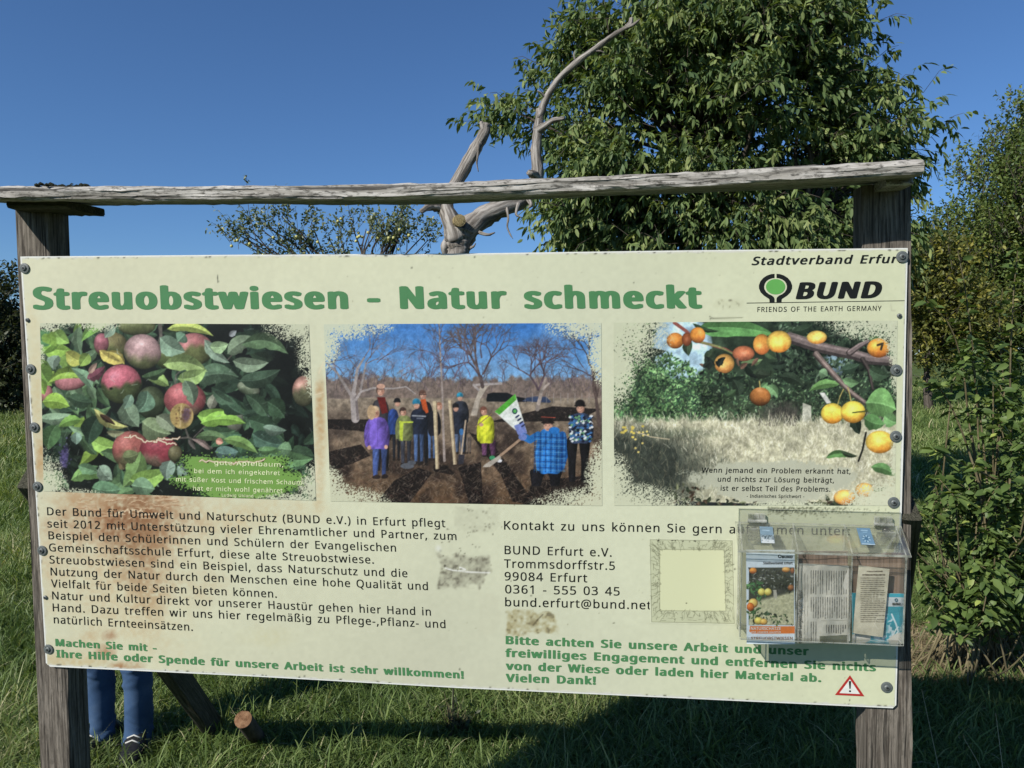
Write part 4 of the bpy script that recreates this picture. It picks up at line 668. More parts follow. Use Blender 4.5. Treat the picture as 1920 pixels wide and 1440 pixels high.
'9': (459, [417,328,410,231,387,139,366,99,340,63,306,33,265,11,214,-3,154,-8,117,-6,82,0,82,60,115,53,152,50,204,54,245,68,278,90,303,118,322,153,334,192,346,281,341,281,310,247,266,223,204,214,158,219,118,235,85,260,61,294,45,336,40,387,46,443,63,491,90,529,127,557,171,575,223,581,262,577,299,565,332,545,361,518,384,483,402,439,413,388], [223,521,178,513,142,488,118,447,110,388,117,339,137,301,171,277,220,269,256,273,286,285,311,303,330,325,342,349,346,374,338,426,315,474,277,508,252,518]),
'.': (215, [58,43,61,69,72,85,88,94,107,97,126,94,142,85,153,69,157,43,153,18,142,2,126,-8,107,-11,88,-8,72,2,61,18]),
',': (215, [154,84,136,23,111,-42,85,-103,33,-103,49,-38,63,31,73,93,148,93]),
':': (215, [58,43,61,69,72,85,88,94,107,97,126,94,142,85,153,69,157,43,153,18,142,2,126,-8,107,-11,88,-8,72,2,61,18], [58,387,61,412,72,429,88,438,107,441,126,438,142,429,153,412,157,387,153,362,142,345,126,335,107,332,88,335,72,345,61,362]),
'-': (258, [32,184,32,246,226,246,226,184]),
'!': (216, [131,161,85,161,65,573,151,573], [58,43,61,69,72,85,88,94,107,97,126,94,142,85,153,69,157,43,153,18,142,2,126,-8,107,-11,88,-8,72,2,61,18]),
'@': (721, [674,286,666,214,640,150,620,125,597,105,569,92,536,87,503,93,478,109,460,131,451,157,447,157,430,130,405,107,373,92,334,87,280,98,240,128,215,176,207,237,212,286,228,330,253,366,287,394,328,411,377,417,446,411,500,398,492,235,491,215,491,206,494,171,506,151,522,141,540,137,563,142,583,158,598,181,609,212,618,287,611,356,588,413,553,459,506,492,450,513,387,520,322,514,265,498,217,472,177,437,145,394,123,344,109,288,104,227,111,154,132,93,167,45,215,10,275,-11,347,-18,441,-8,520,16,520,-38,442,-62,347,-71,259,-63,185,-36,126,7,82,65,55,138,47,225,52,296,70,363,98,422,137,474,186,515,244,547,311,566,387,573,447,568,502,553,551,529,593,496,628,455,653,406,669,349], [269,235,275,191,290,160,314,143,345,137,383,146,409,171,425,210,432,258,437,358,411,364,378,366,342,362,314,347,294,325,280,298]),
'(': (241, [32,220,35,285,45,348,60,409,83,468,113,522,150,573,217,573,167,493,132,407,111,315,103,221,107,159,116,98,132,38,154,-20,182,-75,216,-127,150,-127,113,-77,83,-24,60,34,45,94,35,156]),
')': (241, [209,220,205,156,196,94,180,34,158,-24,128,-77,91,-127,25,-127,59,-75,87,-20,108,38,124,98,134,159,137,221,134,283,124,346,108,406,87,465,59,521,24,573,91,573,128,522,158,468,180,409,196,348,205,285])}
# ---------------------------------------------------------------- lettering
GL = {c: (g[0]/1000., [np.array(o, float).reshape(-1, 2)/1000. for o in g[1:]]) for c, g in GLYPHS.items()}
CAPH = GL['H'][1][0][:, 1].max()

def px_of(w):
    v = np.asarray(w)-CAM; c, s = math.cos(PITCH), math.sin(PITCH)
    f = v[1]*c-v[2]*s; u = v[1]*s+v[2]*c
    return np.array([CX+F*v[0]/f, CY-F*u/f])

def lettering(name, lines, m, parent, h, bold=(0, 0), shear=0., gap=0., up=None):
    """lines: (text, (x0,y0), (x1,y1), cap height): baselines in photo pixels on the board's plane"""
    VV = []; FF = []; o = 0; bx, by = bold
    kx = int(math.ceil(bx/.024)) if bx else 0
    layers = [(0., 0.)]
    if bx > .02: layers += [(bx*q*math.cos(a), by*q*math.sin(a)) for q, k in ((.5, 4), (1., 12)) for a in [2*math.pi*(i+.5)/k for i in range(k)]]
    elif bx: layers = [(bx, by), (-bx, by), (bx, -by), (-bx, -by)]
    for li, (lx_, ly_) in enumerate(layers):
        cu = bpy.data.curves.new(name, 'CURVE'); cu.dimensions = '2D'; cu.fill_mode = 'BOTH'
        for ln in lines:
            tx, p0, p1, cap = ln[:4]
            p0 = np.array(p0, float); p1 = np.array(p1, float); e = p1-p0; W = np.linalg.norm(e); e /= W
            if up is None:
                q = px_of(Bp(*p0, h)+BV*.02)-p0; q = q/np.linalg.norm(q)
            else: q = np.array(up, float)
            pen = 0.; polys = []
            for ch in tx:
                if ch == ' ': pen += .30+1.4*bx+gap; continue
                adv, cs = GL[ch]
                for c in cs: polys.append(np.stack([c[:, 0]+pen+bx+shear*c[:, 1], c[:, 1]], 1))
                pen += adv+1.4*bx+gap
            xs = np.concatenate([c[:, 0] for c in polys]); x0 = xs.min()-bx; sx = W/(xs.max()+bx-x0); sy = cap/(CAPH+2*by)
            for c in polys:
                P = p0+np.outer((c[:, 0]+lx_-x0)*sx, e)+np.outer((c[:, 1]+ly_+by)*sy, q)
                sp = cu.splines.new('POLY'); sp.points.add(len(P)-1); sp.use_cyclic_u = True
                for pt, (x, y) in zip(sp.points, P): pt.co = (x/100, -y/100, 0, 1)
        tmp = bpy.data.objects.new('tmp', cu); COL.objects.link(tmp)
        me = bpy.data.meshes.new_from_object(tmp.evaluated_get(bpy.context.evaluated_depsgraph_get()))
        bpy.data.objects.remove(tmp); bpy.data.curves.remove(cu)
        n = len(me.vertices); co = np.empty(n*3, np.float32); me.vertices.foreach_get('co', co); co = co.reshape(-1, 3)*100
        VV.append(BpA(co[:, 0].astype(float), -co[:, 1].astype(float), h+li*.000012)); FF += [tuple(v+o for v in p.vertices) for p in me.polygons]; o += n
        bpy.data.meshes.remove(me)
    me = bpy.data.meshes.new(name); me.from_pydata((np.concatenate(VV)-np.array(parent_loc(parent))).tolist(), [], FF)
    me.materials.append(m); me.update()
    return link(name, me, parent)

def quad_grid(q, nx, ny):
    (a, b, c, d) = [np.array(p, float) for p in q]          # TL TR BR BL in photo pixels
    u = np.linspace(0, 1, nx)[None, :, None]; v = np.linspace(0, 1, ny)[:, None, None]
    return a*(1-u)*(1-v)+b*u*(1-v)+c*u*v+d*(1-u)*v

KALB = 0.62
def printed(name, q, cv, to_cv, m, parent, h, step=1.25, hfun=None, alb=None):
    """a printed sheet on (or in front of) the board: fine mesh whose points carry the print's ink colour"""
    w = max(np.hypot(q[1][0]-q[0][0], q[1][1]-q[0][1]), 4); hh = max(np.hypot(q[3][0]-q[0][0], q[3][1]-q[0][1]), 4)
    nx, ny = int(w/step)+2, int(hh/step)+2
    g = quad_grid(q, nx, ny); X, Y = g[..., 0].ravel(), g[..., 1].ravel()
    if hfun is not None:
        u = np.tile(np.linspace(0, 1, nx), ny); v = np.repeat(np.linspace(0, 1, ny), nx); H = h+hfun(u, v)
    else: H = h
    a, b = (X-CX)/F, (CY-Y)/F; c, s = math.cos(PITCH), math.sin(PITCH)
    d = np.stack([a, c+b*s, b*c-s], -1); V = CAM+d*((BD+H)/(d @ BN))[..., None]
    k = np.arange(nx*ny).reshape(ny, nx)
    Q = np.stack([k[1:, :-1], k[1:, 1:], k[:-1, 1:], k[:-1, :-1]], -1).reshape(-1, 4)
    o = fast_mesh(name, V, Q, m, parent, smooth=True)
    colr = cv.sample(*to_cv(X, Y)); c4 = np.ones((nx*ny, 4), np.float32); c4[:, :3] = lin(colr)*(KALB if alb is None else alb)
    at_ = o.data.attributes.new('col', 'FLOAT_COLOR', 'POINT'); at_.data.foreach_set('color', c4.ravel())
    return o

def sheet(mm, q, h, t, mi=0, emi=None):
    """slab between the same four pixels: front at h, t thick, faces mi, edges emi"""
    f = [Bp(*p, h) for p in q]; bk = [p-BN*t for p in f]
    mm.add(f+bk, [(3, 2, 1, 0), (4, 5, 6, 7), (0, 1, 5, 4), (1, 2, 6, 5), (2, 3, 7, 6), (3, 0, 4, 7)], None, 0., [mi]*2+[mi if emi is None else emi]*4)

def plank(mm, pts, wv, tv, W, T, nst=24, jit=.0012, r=.25, tint=0., taper=None):
    """timber: swept rounded rectangle, W along wv, T along tv, with slightly uneven faces"""
    P = np.asarray(pts, float); L = np.concatenate([[0], np.cumsum(np.linalg.norm(np.diff(P, axis=0), axis=1))])
    ts = np.linspace(0, L[-1], nst); C = np.stack([np.interp(ts, L, P[:, k]) for k in range(3)], 1)
    wv = np.asarray(wv, float); tv = np.asarray(tv, float); sec = []
    for (sx, sy) in ((1, 1), (-1, 1), (-1, -1), (1, -1)):
        rr = min(W, T)*r/2; cx_, cy_ = sx*(W/2-rr), sy*(T/2-rr); a0 = math.atan2(sy, sx)
        for k in (-1, 0, 1): sec.append((cx_+rr*math.cos(a0+k*math.pi/4)*1.0, cy_+rr*math.sin(a0+k*math.pi/4)*1.0))
        nx_ = {(1, 1): (0, T/2), (-1, 1): (-W/2, 0), (-1, -1): (0, -T/2), (1, -1): (W/2, 0)}[(sx, sy)]
        o2 = {(1, 1): [(.25*W, T/2), (-.25*W, T/2)], (-1, 1): [(-W/2, .25*T), (-W/2, -.25*T)], (-1, -1): [(-.25*W, -T/2), (.25*W, -T/2)], (1, -1): [(W/2, -.25*T), (W/2, .25*T)]}[(sx, sy)]
        sec += o2
    n = len(sec); V = []; G = []; ph = rng.rand()*100; lf = rng.randn(n)*.5
    for i in range(nst):
        for k, (a, b) in enumerate(sec):
            j = jit*(rng.randn()*.5+math.sin(ts[i]*7+ph+k)+.6*math.sin(ts[i]*23+2*k+ph)); sc = 1 if taper is None else taper(i/(nst-1))
            V.append(C[i]+wv*(a*sc+j)+tv*(b*sc+j)); G.append((ts[i]+ph, a+ph, b+ph))
    Fc = [(i*n+k, i*n+(k+1) % n, (i+1)*n+(k+1) % n, (i+1)*n+k) for i in range(nst-1) for k in range(n)]
    mm.add(V, Fc, G, tint)
    for i, fl in ((0, 1), (nst-1, 0)):                       # end grain: rings
        c = [V[i*n+k] for k in range(n)]; g = [(sec[k][0]*.4+ph, sec[k][1]*2.5, sec[k][0]*2.5) for k in range(n)]
        f = tuple(range(n)); mm.add(c, [f[::-1] if fl else f], g, tint)

# ---------------------------------------------------------------- materials of the board
MW_POST = wood('weathered_post_timber', (.215, .19, .158), (.075, .064, .052), .75, True, (.04, .036, .028), .45, 1.5)
MW_PLANK = wood('silver_grey_timber', (.52, .50, .465), (.23, .215, .19), .75, True, (.035, .032, .026), .85, .8)
MW_DARK = wood('dark_mossy_timber', (.10, .095, .07), (.035, .034, .022), .5, True, (.02, .022, .012), .6)
M_PRINT = print_mat('printed_sheet', .38, .3)
M_WHITE = flat('white_board_core', (226, 228, 222), .5, .3, .06, 90)
M_GREEN = flat('green_ink', (76, 130, 84), .45, .25, .05, 40)
M_BLACK = flat('black_ink', (26, 28, 26), .45, .25, .1, 40)
M_GREY_INK = flat('worn_grey_ink', (74, 72, 66), .5, .2, .2, 90)
M_PALE = flat('pale_worn_ink', (214, 222, 176), .5, .2, .25, 150)
M_STEEL = flat('dull_zinc', (98, 104, 103), .5, .5, .2, 300)
M_STEEL_D = flat('dark_recess', (42, 44, 44), .6, .3, .2, 200)
M_LOGO = flat('logo_green', (100, 168, 86), .45, .25, .04, 40)

# ---------------------------------------------------------------- the information board on its two posts
BASE = np.array([(Bp(80, 1248)[0]+Bp(1660, 1300)[0])/2, Bp(860, 1290)[1]+.05, 0.])
board = thing('information_board', BASE, 'large cream orchard notice board with three fruit and planting pictures on grey timber posts', 'notice board')
UP = np.array([0, 0, 1.])

def post(pxl_top, pxr_top, ytop, pxl_bot, pxr_bot, depth, zbot=-.3):
    a, b = Bp(pxl_top, ytop, -.008), Bp(pxr_top, ytop, -.008); c, d = Bp(pxl_bot, 1440, -.008), Bp(pxr_bot, 1440, -.008)
    w = np.linalg.norm(b-a); top = (a+b)/2; bot = (c+d)/2; dr = (bot-top)/(bot[2]-top[2]); bot = top+dr*(zbot-top[2])
    mm = M(); off = -BN*depth/2; plank(mm, [top+off, bot+off], BU, BN, w, depth, 40, .0012, .10); return mm.obj('post', MW_POST, board, False), top
post(27, 88, 391, 74, 134, .075); post(1617, 1708, 347, 1624, 1709, .055)

# roof plank across both posts: sagging, its front edge low, far out over the board
tp = [(-60, 351), (0, 350), (200, 349), (400, 346.5), (700, 345), (860, 341), (1000, 332.5), (1300, 317), (1500, 309), (1733, 302)]
bt = [(-60, 374), (0, 373), (200, 373), (400, 373), (700, 373), (860, 368), (1000, 362), (1300, 352), (1500, 341), (1733, 324)]
HF = .112; mid = [Bp(x, (y+y2)/2, HF) for (x, y), (_, y2) in zip(tp, bt)]
tilt = R(6.5); wv = -BN*math.cos(tilt)+UP*math.sin(tilt); tv = UP*math.cos(tilt)+BN*math.sin(tilt)
Lp = Bp(27, 378, 0); lx = (Lp-mid[0]) @ BU; mid[0] = mid[0]+BU*max(0, lx-.045)
mm = M(); plank(mm, [p+wv*.115-tv*.001 for p in mid], wv, tv, .23, .0295, 90, .0013, .55)
roof = mm.obj('roof_plank', MW_PLANK, board)
# spacer boards between posts and plank
for q in ([(20, 384), (132, 384)], [(1657, 343), (1709, 340)]):
    a, b = Bp(*q[0], .045), Bp(*q[1], .045); mm = M(); plank(mm, [a-BN*.055, b-BN*.055], BN, UP, .13, .016, 16, .0012, .2); mm.obj('spacer_board', MW_DARK if q[0][0] < 100 else MW_PLANK, board)
# crust of moss on the plank's end
mm = M()
for k in range(30):
    t = rng.rand(); p = mid[1]+(mid[2]-mid[1])*(.30+.42*t)+wv*rng.uniform(.0, .06)+tv*(.014+.006*rng.rand())
    r_ = .002+.0045*rng.rand()*(1-abs(t-.5)); mm.tube([p-BU*r_*1.6, p, p+BU*r_*1.6], [r_*.5, r_, r_*.4], 6, True, .25)
mm.obj('moss', flat('dry_dark_moss', (44, 46, 36), .95, .1, .5, 400), roof)

# back braces bolted to the outer sides of the posts
def brace(pt_top, y_top, y_bot, Y, foot, off):
    z1, z2 = at(pt_top, y_top, Y)[2], at(pt_top, y_bot, Y)[2]; w = (z1-z2)*.62
    a = at(pt_top, (y_top+y_bot)/2, Y)+np.array([off, .02, 0]); d = foot-a; d /= np.linalg.norm(d); side = np.cross(d, [1, 0, 0]); side /= np.linalg.norm(side)
    mm = M(); plank(mm, [a-d*.03, foot+d*.12], side, np.array([1., 0, 0]), w, .042, 24, .001, .2); mm.obj('brace', MW_DARK, board)
brace(46, 842, 958, 1.85, np.array([*at(408, 1400, 3.36)[:2], .0]), .022)
brace(1716, 896, 1020, 1.61, np.array([at(1650, 1440, 3.1)[0], 3.1, 0.]), -.012)

# ---------------------------------------------------------------- the panel and everything printed on it
OUT = [(38, 481), (450, 477.5), (850, 475.5), (1280, 469.5), (1702, 465), (1696, 760), (1688, 1060), (1680.5, 1322), (1674, 1328), (1250, 1308), (860, 1290), (470, 1268), (94, 1250), (86, 1243), (72, 1010), (56, 760)]
f = [Bp(*p) for p in OUT]; n = len(f); bk = [p-BN*.006 for p in f]
mm = M(); mm.add(f+bk, [tuple(range(n))[::-1], tuple(range(n, 2*n))]+[(i, (i+1) % n, n+(i+1) % n, n+i) for i in range(n)])
panel = mm.obj('panel', M_WHITE, board)

def paint_face():
    cv = Canvas(30, 455, 1715, 1340, .8, (222, 225, 196), 5); r = cv.r; X, Y = cv.XY()
    n = cv.noise(420, 3)
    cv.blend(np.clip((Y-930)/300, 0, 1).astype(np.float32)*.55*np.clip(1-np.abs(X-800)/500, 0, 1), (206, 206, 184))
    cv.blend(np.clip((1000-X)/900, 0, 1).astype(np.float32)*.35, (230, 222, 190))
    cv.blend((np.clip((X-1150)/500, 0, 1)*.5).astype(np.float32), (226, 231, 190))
    cv.mottle(.035, 200); cv.mottle(.02, 8, 2)
    # rust brown seepage below and beside the apple picture
    n1, n2, n3 = cv.noise(60, 4), cv.noise(6, 2), cv.noise(22, 3)
    def stain(cx, cy, rx, ry, amt, c, gr=.9):
        d = np.hypot((X-cx)/rx, (Y-cy)/ry); m = np.clip(1.15-d+(n1-.5)*.9, 0, 1)*amt*np.clip(.55+gr*(n2-.35)*1.5+(n3-.5)*.6, 0, 1.25)
        cv.blend(np.clip(m, 0, 1).astype(np.float32), c)
    stain(230, 1010, 250, 190, .62, (206, 176, 138)); stain(235, 960, 150, 70, .85, (158, 112, 80)); stain(262, 990, 60, 120, .75, (132, 92, 64)); stain(290, 1040, 60, 130, .55, (176, 136, 100)); stain(150, 940, 70, 34, .6, (196, 158, 116)); stain(480, 960, 150, 40, .45, (214, 186, 140))
    stain(600, 830, 13, 130, .8, (198, 160, 112), .5); stain(600, 760, 11, 60, .75, (186, 140, 92), .5)
    stain(68, 760, 18, 160, .6, (214, 190, 142), .5); stain(76, 850, 14, 60, .85, (190, 146, 96), .4); stain(60, 640, 20, 100, .45, (226, 206, 160), .4)
    stain(250, 1150, 160, 120, .30, (212, 192, 150)); stain(205, 1192, 16, 12, 1, (156, 104, 72), .4); stain(200, 1222, 20, 16, .9, (170, 118, 84), .4); stain(170, 1190, 20, 16, .5, (206, 180, 140)); stain(232, 1250, 40, 12, .8, (168, 116, 76)); stain(140, 1240, 70, 14, .5, (206, 180, 130)); stain(500, 1195, 60, 20, .3, (214, 206, 160))
    # flaking along the picture's lower edge
    for _ in range(26):
        x, y = r.uniform(140, 345), 930+abs(r.randn())*16; p = [(x, y)]
        for k in range(r.randint(3, 8)): p.append((p[-1][0]+r.uniform(3, 8), p[-1][1]+r.randn()*1.6))
        cv.line(p, 2.8, (140, 92, 62), .5); cv.line([(a, b-.6) for a, b in p], 1.5, (236, 214, 178), .9)
    q = [(218, 962)]
    for k in range(20): q.append((q[-1][0]+4.2, 960+r.randn()*2.2-3*math.sin(k*.3)))
    cv.line(q, 2.4, (240, 220, 186))
    for p in ([(214, 990), (222, 992), (230, 990), (236, 993)], [(590, 740), (606, 736)], [(596, 862), (592, 900), (600, 905)], [(606, 680), (598, 700)]): cv.line(p, 1.6, (240, 222, 190), .9)
    # residues of peeled stickers
    def residue(xa, ya, xb, yb, c, dens, amt, sm):
        e = np.minimum(np.minimum(X-xa, xb-X), np.minimum(Y-ya, yb-Y)); m = np.clip((e+(n3-.5)*26)/5, 0, 1)
        cv.blend((m*amt*np.clip(.35+dens*(n2-.3)*1.8+(n1-.5)*.7, 0, 1)).astype(np.float32), c); cv.blend((m*np.clip((n2-.66)*7, 0, 1)*sm).astype(np.float32), (96, 92, 78))
    residue(820, 1040, 918, 1104, (160, 158, 138), .8, .9, .55); residue(852, 948, 930, 1002, (184, 184, 160), .6, .5, .4); residue(950, 1145, 1050, 1191, (176, 166, 124), .9, .95, .5)
    cv.line([(835, 1065), (848, 1069), (868, 1071), (885, 1073), (918, 1074)], 2.4, (244, 244, 236)); cv.line([(862, 1064), (872, 1068)], 3, (246, 246, 240)); cv.ell(834, 1061, 2, 2, (70, 66, 56))
    cv.ell(1000, 1168, 9, 10, (132, 120, 88), op=.6, soft=.7); cv.line([(1018, 1152), (1008, 1162), (1000, 1172)], 2.5, (90, 82, 62), .6)
    residue(898, 1110, 940, 1190, (208, 206, 180), .4, .35, .0)
    cv.ell(822, 1028, 8, 9, (232, 234, 222), soft=.8, op=.8); cv.ell(826, 1033, 4, 4, (176, 178, 160), soft=.8, op=.6)
    for x, y, w, h in ((408, 521, 1.2, 5), (409, 528, 1, 2), (772, 502, 1.2, 1.4), (890, 482, 1.4, 1.2), (1188, 530, 1, 1.2), (1332, 598, 1, 1), (996, 1117, 1.2, 1.2), (1151, 1168, 2, 1), (1378, 1067, 1.6, 1.4), (862, 1255, 1, 2), (571, 1268, 1.2, 1.6), (1593, 1313, 1.2, 1.6), (450, 566, 1.4, 1)): cv.ell(x, y, w, h, (60, 62, 52), op=.85)
    for _ in range(260): cv.ell(r.uniform(40, 1700), r.uniform(470, 1325), r.uniform(.5, 1.1), r.uniform(.5, 1.3), (120, 116, 92), op=r.uniform(.2, .7))
    for _ in range(50): cv.ell(880+r.randn()*28, 1010+r.randn()*40, r.uniform(.6, 1.4), r.uniform(.6, 1.4), (70, 66, 54), op=.7)
    cv.line([(1330, 593), (1336, 597), (1392, 596)], 1.5, (96, 96, 78), .8); residue(1335, 562, 1395, 578, (190, 190, 156), .6, .3, .6); residue(1640, 568, 1692, 574, (206, 206, 176), .4, .6, .2); cv.line([(1670, 572), (1672, 582), (1678, 582)], 2.2, (200, 200, 172), .7)
    # dirt above the leaflet holder
    for _ in range(420): cv.ell(1440+abs(r.randn())*90, 951+abs(r.randn())*8, r.uniform(.6, 1.5), r.uniform(.6, 1.3), (80, 82, 62), op=.7)
    # frayed white rim
    ew = 3.2+5*(cv.noise(10, 2)-.5)
    top = np.interp(X[0], [p[0] for p in OUT[:5]], [p[1] for p in OUT[:5]])[None, :]; bot = np.interp(X[0], [86, 470, 860, 1250, 1680], [1249, 1268, 1290, 1308, 1328])[None, :]
    lf = np.interp(Y[:, 0], [481, 760, 1010, 1248], [38, 56, 72, 86])[:, None]; rt = np.interp(Y[:, 0], [465, 760, 1060, 1328], [1702, 1696, 1688, 1680])[:, None]
    rim = np.minimum(np.minimum(Y-top-1.5, (bot-Y)*1.0-1.2), np.minimum((X-lf)-.5, (rt-X)-.5)); cv.blend(np.clip((ew-rim)*.8, 0, 1).astype(np.float32), (226, 226, 214))
    cv.blend((np.clip((5-rim)/4, 0, 1)*np.clip((cv.noise(7, 2)-.68)*9, 0, 1)).astype(np.float32), (70, 68, 58))
    return cv
ident = lambda X, Y: (X, Y)
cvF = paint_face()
q = [(40.5, 483.3), (1699.5, 467.3), (1677.5, 1325), (88.5, 1245.7)]
# follow the slightly bowed outline: grid between the bowed top and bottom edges
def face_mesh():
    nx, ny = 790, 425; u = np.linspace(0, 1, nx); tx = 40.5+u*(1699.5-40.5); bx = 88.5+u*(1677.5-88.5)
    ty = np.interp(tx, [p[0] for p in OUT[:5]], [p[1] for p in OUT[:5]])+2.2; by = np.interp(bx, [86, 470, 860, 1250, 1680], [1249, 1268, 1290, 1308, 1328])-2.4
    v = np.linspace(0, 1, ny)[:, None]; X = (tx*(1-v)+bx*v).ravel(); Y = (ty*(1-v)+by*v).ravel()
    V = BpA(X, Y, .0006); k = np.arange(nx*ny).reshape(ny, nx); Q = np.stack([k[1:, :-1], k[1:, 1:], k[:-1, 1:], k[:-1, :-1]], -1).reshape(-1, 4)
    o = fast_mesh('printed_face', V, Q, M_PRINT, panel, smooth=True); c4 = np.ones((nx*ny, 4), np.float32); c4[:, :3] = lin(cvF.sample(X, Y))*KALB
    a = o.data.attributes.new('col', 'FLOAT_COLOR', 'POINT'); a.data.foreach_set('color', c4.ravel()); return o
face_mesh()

o = printed('apple_picture', [(75, 606), (579, 608), (592.5, 939), (82, 921)], paint_apples(), lambda X, Y: (X*3, (Y-580)*3), M_PRINT, panel, .0013)
o['label'] = 'print of pink and green apples among bright leaves'
o = printed('planting_picture', [(607, 608), (1127.5, 605.5), (1129, 948.5), (620, 940)], paint_planting(), lambda X, Y: ((X-580)*3.31, (Y-580)*3.31), M_PRINT, panel, .0013)
o['label'] = 'print of people planting a young tree under blue sky'
o = printed('plum_picture', [(1150.5, 605), (1683, 601), (1678, 948), (1151.5, 948)], paint_plums(), lambda X, Y: ((X-1130)*3.2, (Y-580)*3.2), M_PRINT, panel, .0013)
o['label'] = 'print of yellow plums hanging over dry meadow grass'

def paint_frame():
    cv = Canvas(1210, 1004, 1386, 1178, 2.4, (222, 226, 186), 9); r = cv.r
    qo = [(1219, 1012), (1373, 1014), (1377, 1169), (1222, 1166)]; qi = [(1237, 1030), (1358, 1031), (1361, 1146), (1237, 1145)]
    X, Y = cv.XY(); b = cvF.sample(X, Y); cv.a[:] = b
    cv.poly(qo, (206, 210, 176)); cv.mottle(.04, 10); cv.poly(qi, (226, 229, 188))
    for P in (qo, qi): cv.line(P+[P[0]], 1.0, (132, 134, 108), .8)
    def edge(a, b, c, d, n):
        for k in range(n):
            t = r.rand(); p = np.array(a)*(1-t)+np.array(b)*t; q_ = np.array(c)*(1-t)+np.array(d)*t; s0, s1 = sorted(r.rand(2)); s1 = s1 if r.rand() < .5 else 1.
            m_ = [(p+(q_-p)*(s0+(s1-s0)*w))+r.randn(2)*1.6 for w in np.linspace(0, 1, 5)]; cv.line([tuple(z) for z in m_], .8, (128, 130, 104), r.uniform(.5, .95))
        for k in range(n//3):
            t = r.rand(); s0 = r.rand(); p = np.array(a)*(1-t)+np.array(b)*t; q_ = np.array(c)*(1-t)+np.array(d)*t; z = p+(q_-p)*s0; e = (np.array(b)-np.array(a)); e = e/np.linalg.norm(e)*r.uniform(4, 12)
            cv.line([tuple(z), tuple(z+e+r.randn(2))], .8, (140, 142, 116), .8)
    for i in range(4): edge(qo[i], qo[(i+1) % 4], qi[i], qi[(i+1) % 4], 44)
    for _ in range(7): cv.ell(r.uniform(1225, 1370), 1013+r.rand()*2, 1.5, 1.2, (70, 70, 56), op=.8)
    cv.ell(1287, 1131, 1.4, 1.2, (90, 90, 70)); return cv
printed('square_frame', [(1216, 1009), (1376, 1011), (1380, 1172), (1219, 1169)], paint_frame(), ident, M_PRINT, panel, .0012, 1.0).data.name = 'square_frame'

BOLD = (.056, .025)
HT = .0010; HTP = .0018
lettering('headline_lettering', [('Streuobstwiesen - Natur schmeckt', (62, 580.5), (1317, 578.5), 43)], M_GREEN, panel, HT, (.066, .028))
lettering('text_lettering', [
    ('Der Bund für Umwelt und Naturschutz (BUND e.V.) in Erfurt pflegt', (88.5, 966), (835, 988.6), 15), ('seit 2012 mit Unterstützung vieler Ehrenamtlicher und Partner, zum', (89, 989), (856, 1012.8), 15),
    ('Beispiel den Schülerinnen und Schülern der Evangelischen', (91, 1011), (742.6, 1034.5), 15), ('Gemeinschaftsschule Erfurt, diese alte Streuobstwiese.', (92, 1033.7), (701, 1057), 15),
    ('Streuobstwiesen sind ein Beispiel, dass Naturschutz und die', (93, 1056.5), (764, 1082.5), 15), ('Nutzung der Natur durch den Menschen eine hohe Qualität und', (95, 1079), (802.5, 1106.7), 15),
    ('Vielfalt für beide Seiten bieten können.', (96, 1101.2), (519, 1121), 15), ('Natur und Kultur direkt vor unserer Haustür gehen hier Hand in', (98, 1123.8), (808, 1154.5), 15),
    ('Hand. Dazu treffen wir uns hier regelmäßig zu Pflege-,Pflanz- und', (99, 1146.3), (835.4, 1178), 15), ('natürlich Ernteeinsätzen.', (101, 1168.8), (361.5, 1183), 15)], M_BLACK, panel, HT, (.008, .007), 0, .04)
lettering('appeal_lettering', [('Machen Sie mit -', (104, 1211.5), (294, 1222), 14), ('Ihre Hilfe oder Spende für unsere Arbeit ist sehr willkommen!', (105, 1232.7), (870, 1272.8), 14.5)], M_GREEN, panel, HT, BOLD)
lettering('contact_lettering', [
    ('Kontakt zu uns können Sie gern aufnehmen unter:', (945, 993), (1593.7, 1004), 16.3), ('BUND Erfurt e.V.', (946, 1039), (1146.7, 1043.9), 16), ('Trommsdorffstr.5', (945, 1064.5), (1152.8, 1068.8), 16),
    ('99084 Erfurt', (946, 1088.2), (1101, 1092), 16), ('0361 - 555 03 45', (947, 1112.5), (1161.8, 1116.8), 16), ('bund.erfurt@bund.net', (947, 1136.7), (1220.7, 1142.8), 16)], M_BLACK, panel, HT, (.008, .007), 0, .04)
lettering('request_lettering', [
    ('Bitte achten Sie unsere Arbeit und unser', (948, 1207.8), (1517, 1229), 15.5), ('freiwilliges Engagement und entfernen Sie nichts', (947, 1231.7), (1642.5, 1259), 15.5),
    ('von der Wiese oder laden hier Material ab.', (948, 1255.9), (1540, 1279), 15.5), ('Vielen Dank!', (948, 1278.6), (1117.4, 1284), 15.5)], M_GREEN, panel, HT, BOLD)
lettering('association_lettering', [('Stadtverband Erfurt', (1409, 497.2), (1695, 493), 16)], M_BLACK, panel, HT, (.030, .018), .22, .03)
lettering('proverb_lettering', [('Wenn jemand ein Problem erkannt hat,', (1316, 886), (1594.7, 888.4), 9.6), ('und nichts zur Lösung beiträgt,', (1345.6, 903), (1563.4, 905.2), 9.6), ('ist er selbst Teil des Problems.', (1351, 920), (1556.6, 922), 9.6),
    ('- Indianisches Sprichwort -', (1400, 933), (1508, 933.8), 6)], M_BLACK, panel, HTP, (.010, .008), .04, .03)
lettering('verse_lettering', [('gute Apfelbaum,', (402, 871.5), (531, 875.5), 8.5), ('bei dem ich eingekehret', (364, 887), (525, 891), 8.5), ('mit süßer Kost und frischem Schaum', (330, 902.6), (566, 909), 8.5), ('hat er mich wohl genähret', (362, 919.5), (530, 924), 8.5), ('Ludwig Uhland', (416, 931), (475, 932.6), 5.5)], M_PALE, panel, HTP, (.010, .010), .02, .03)

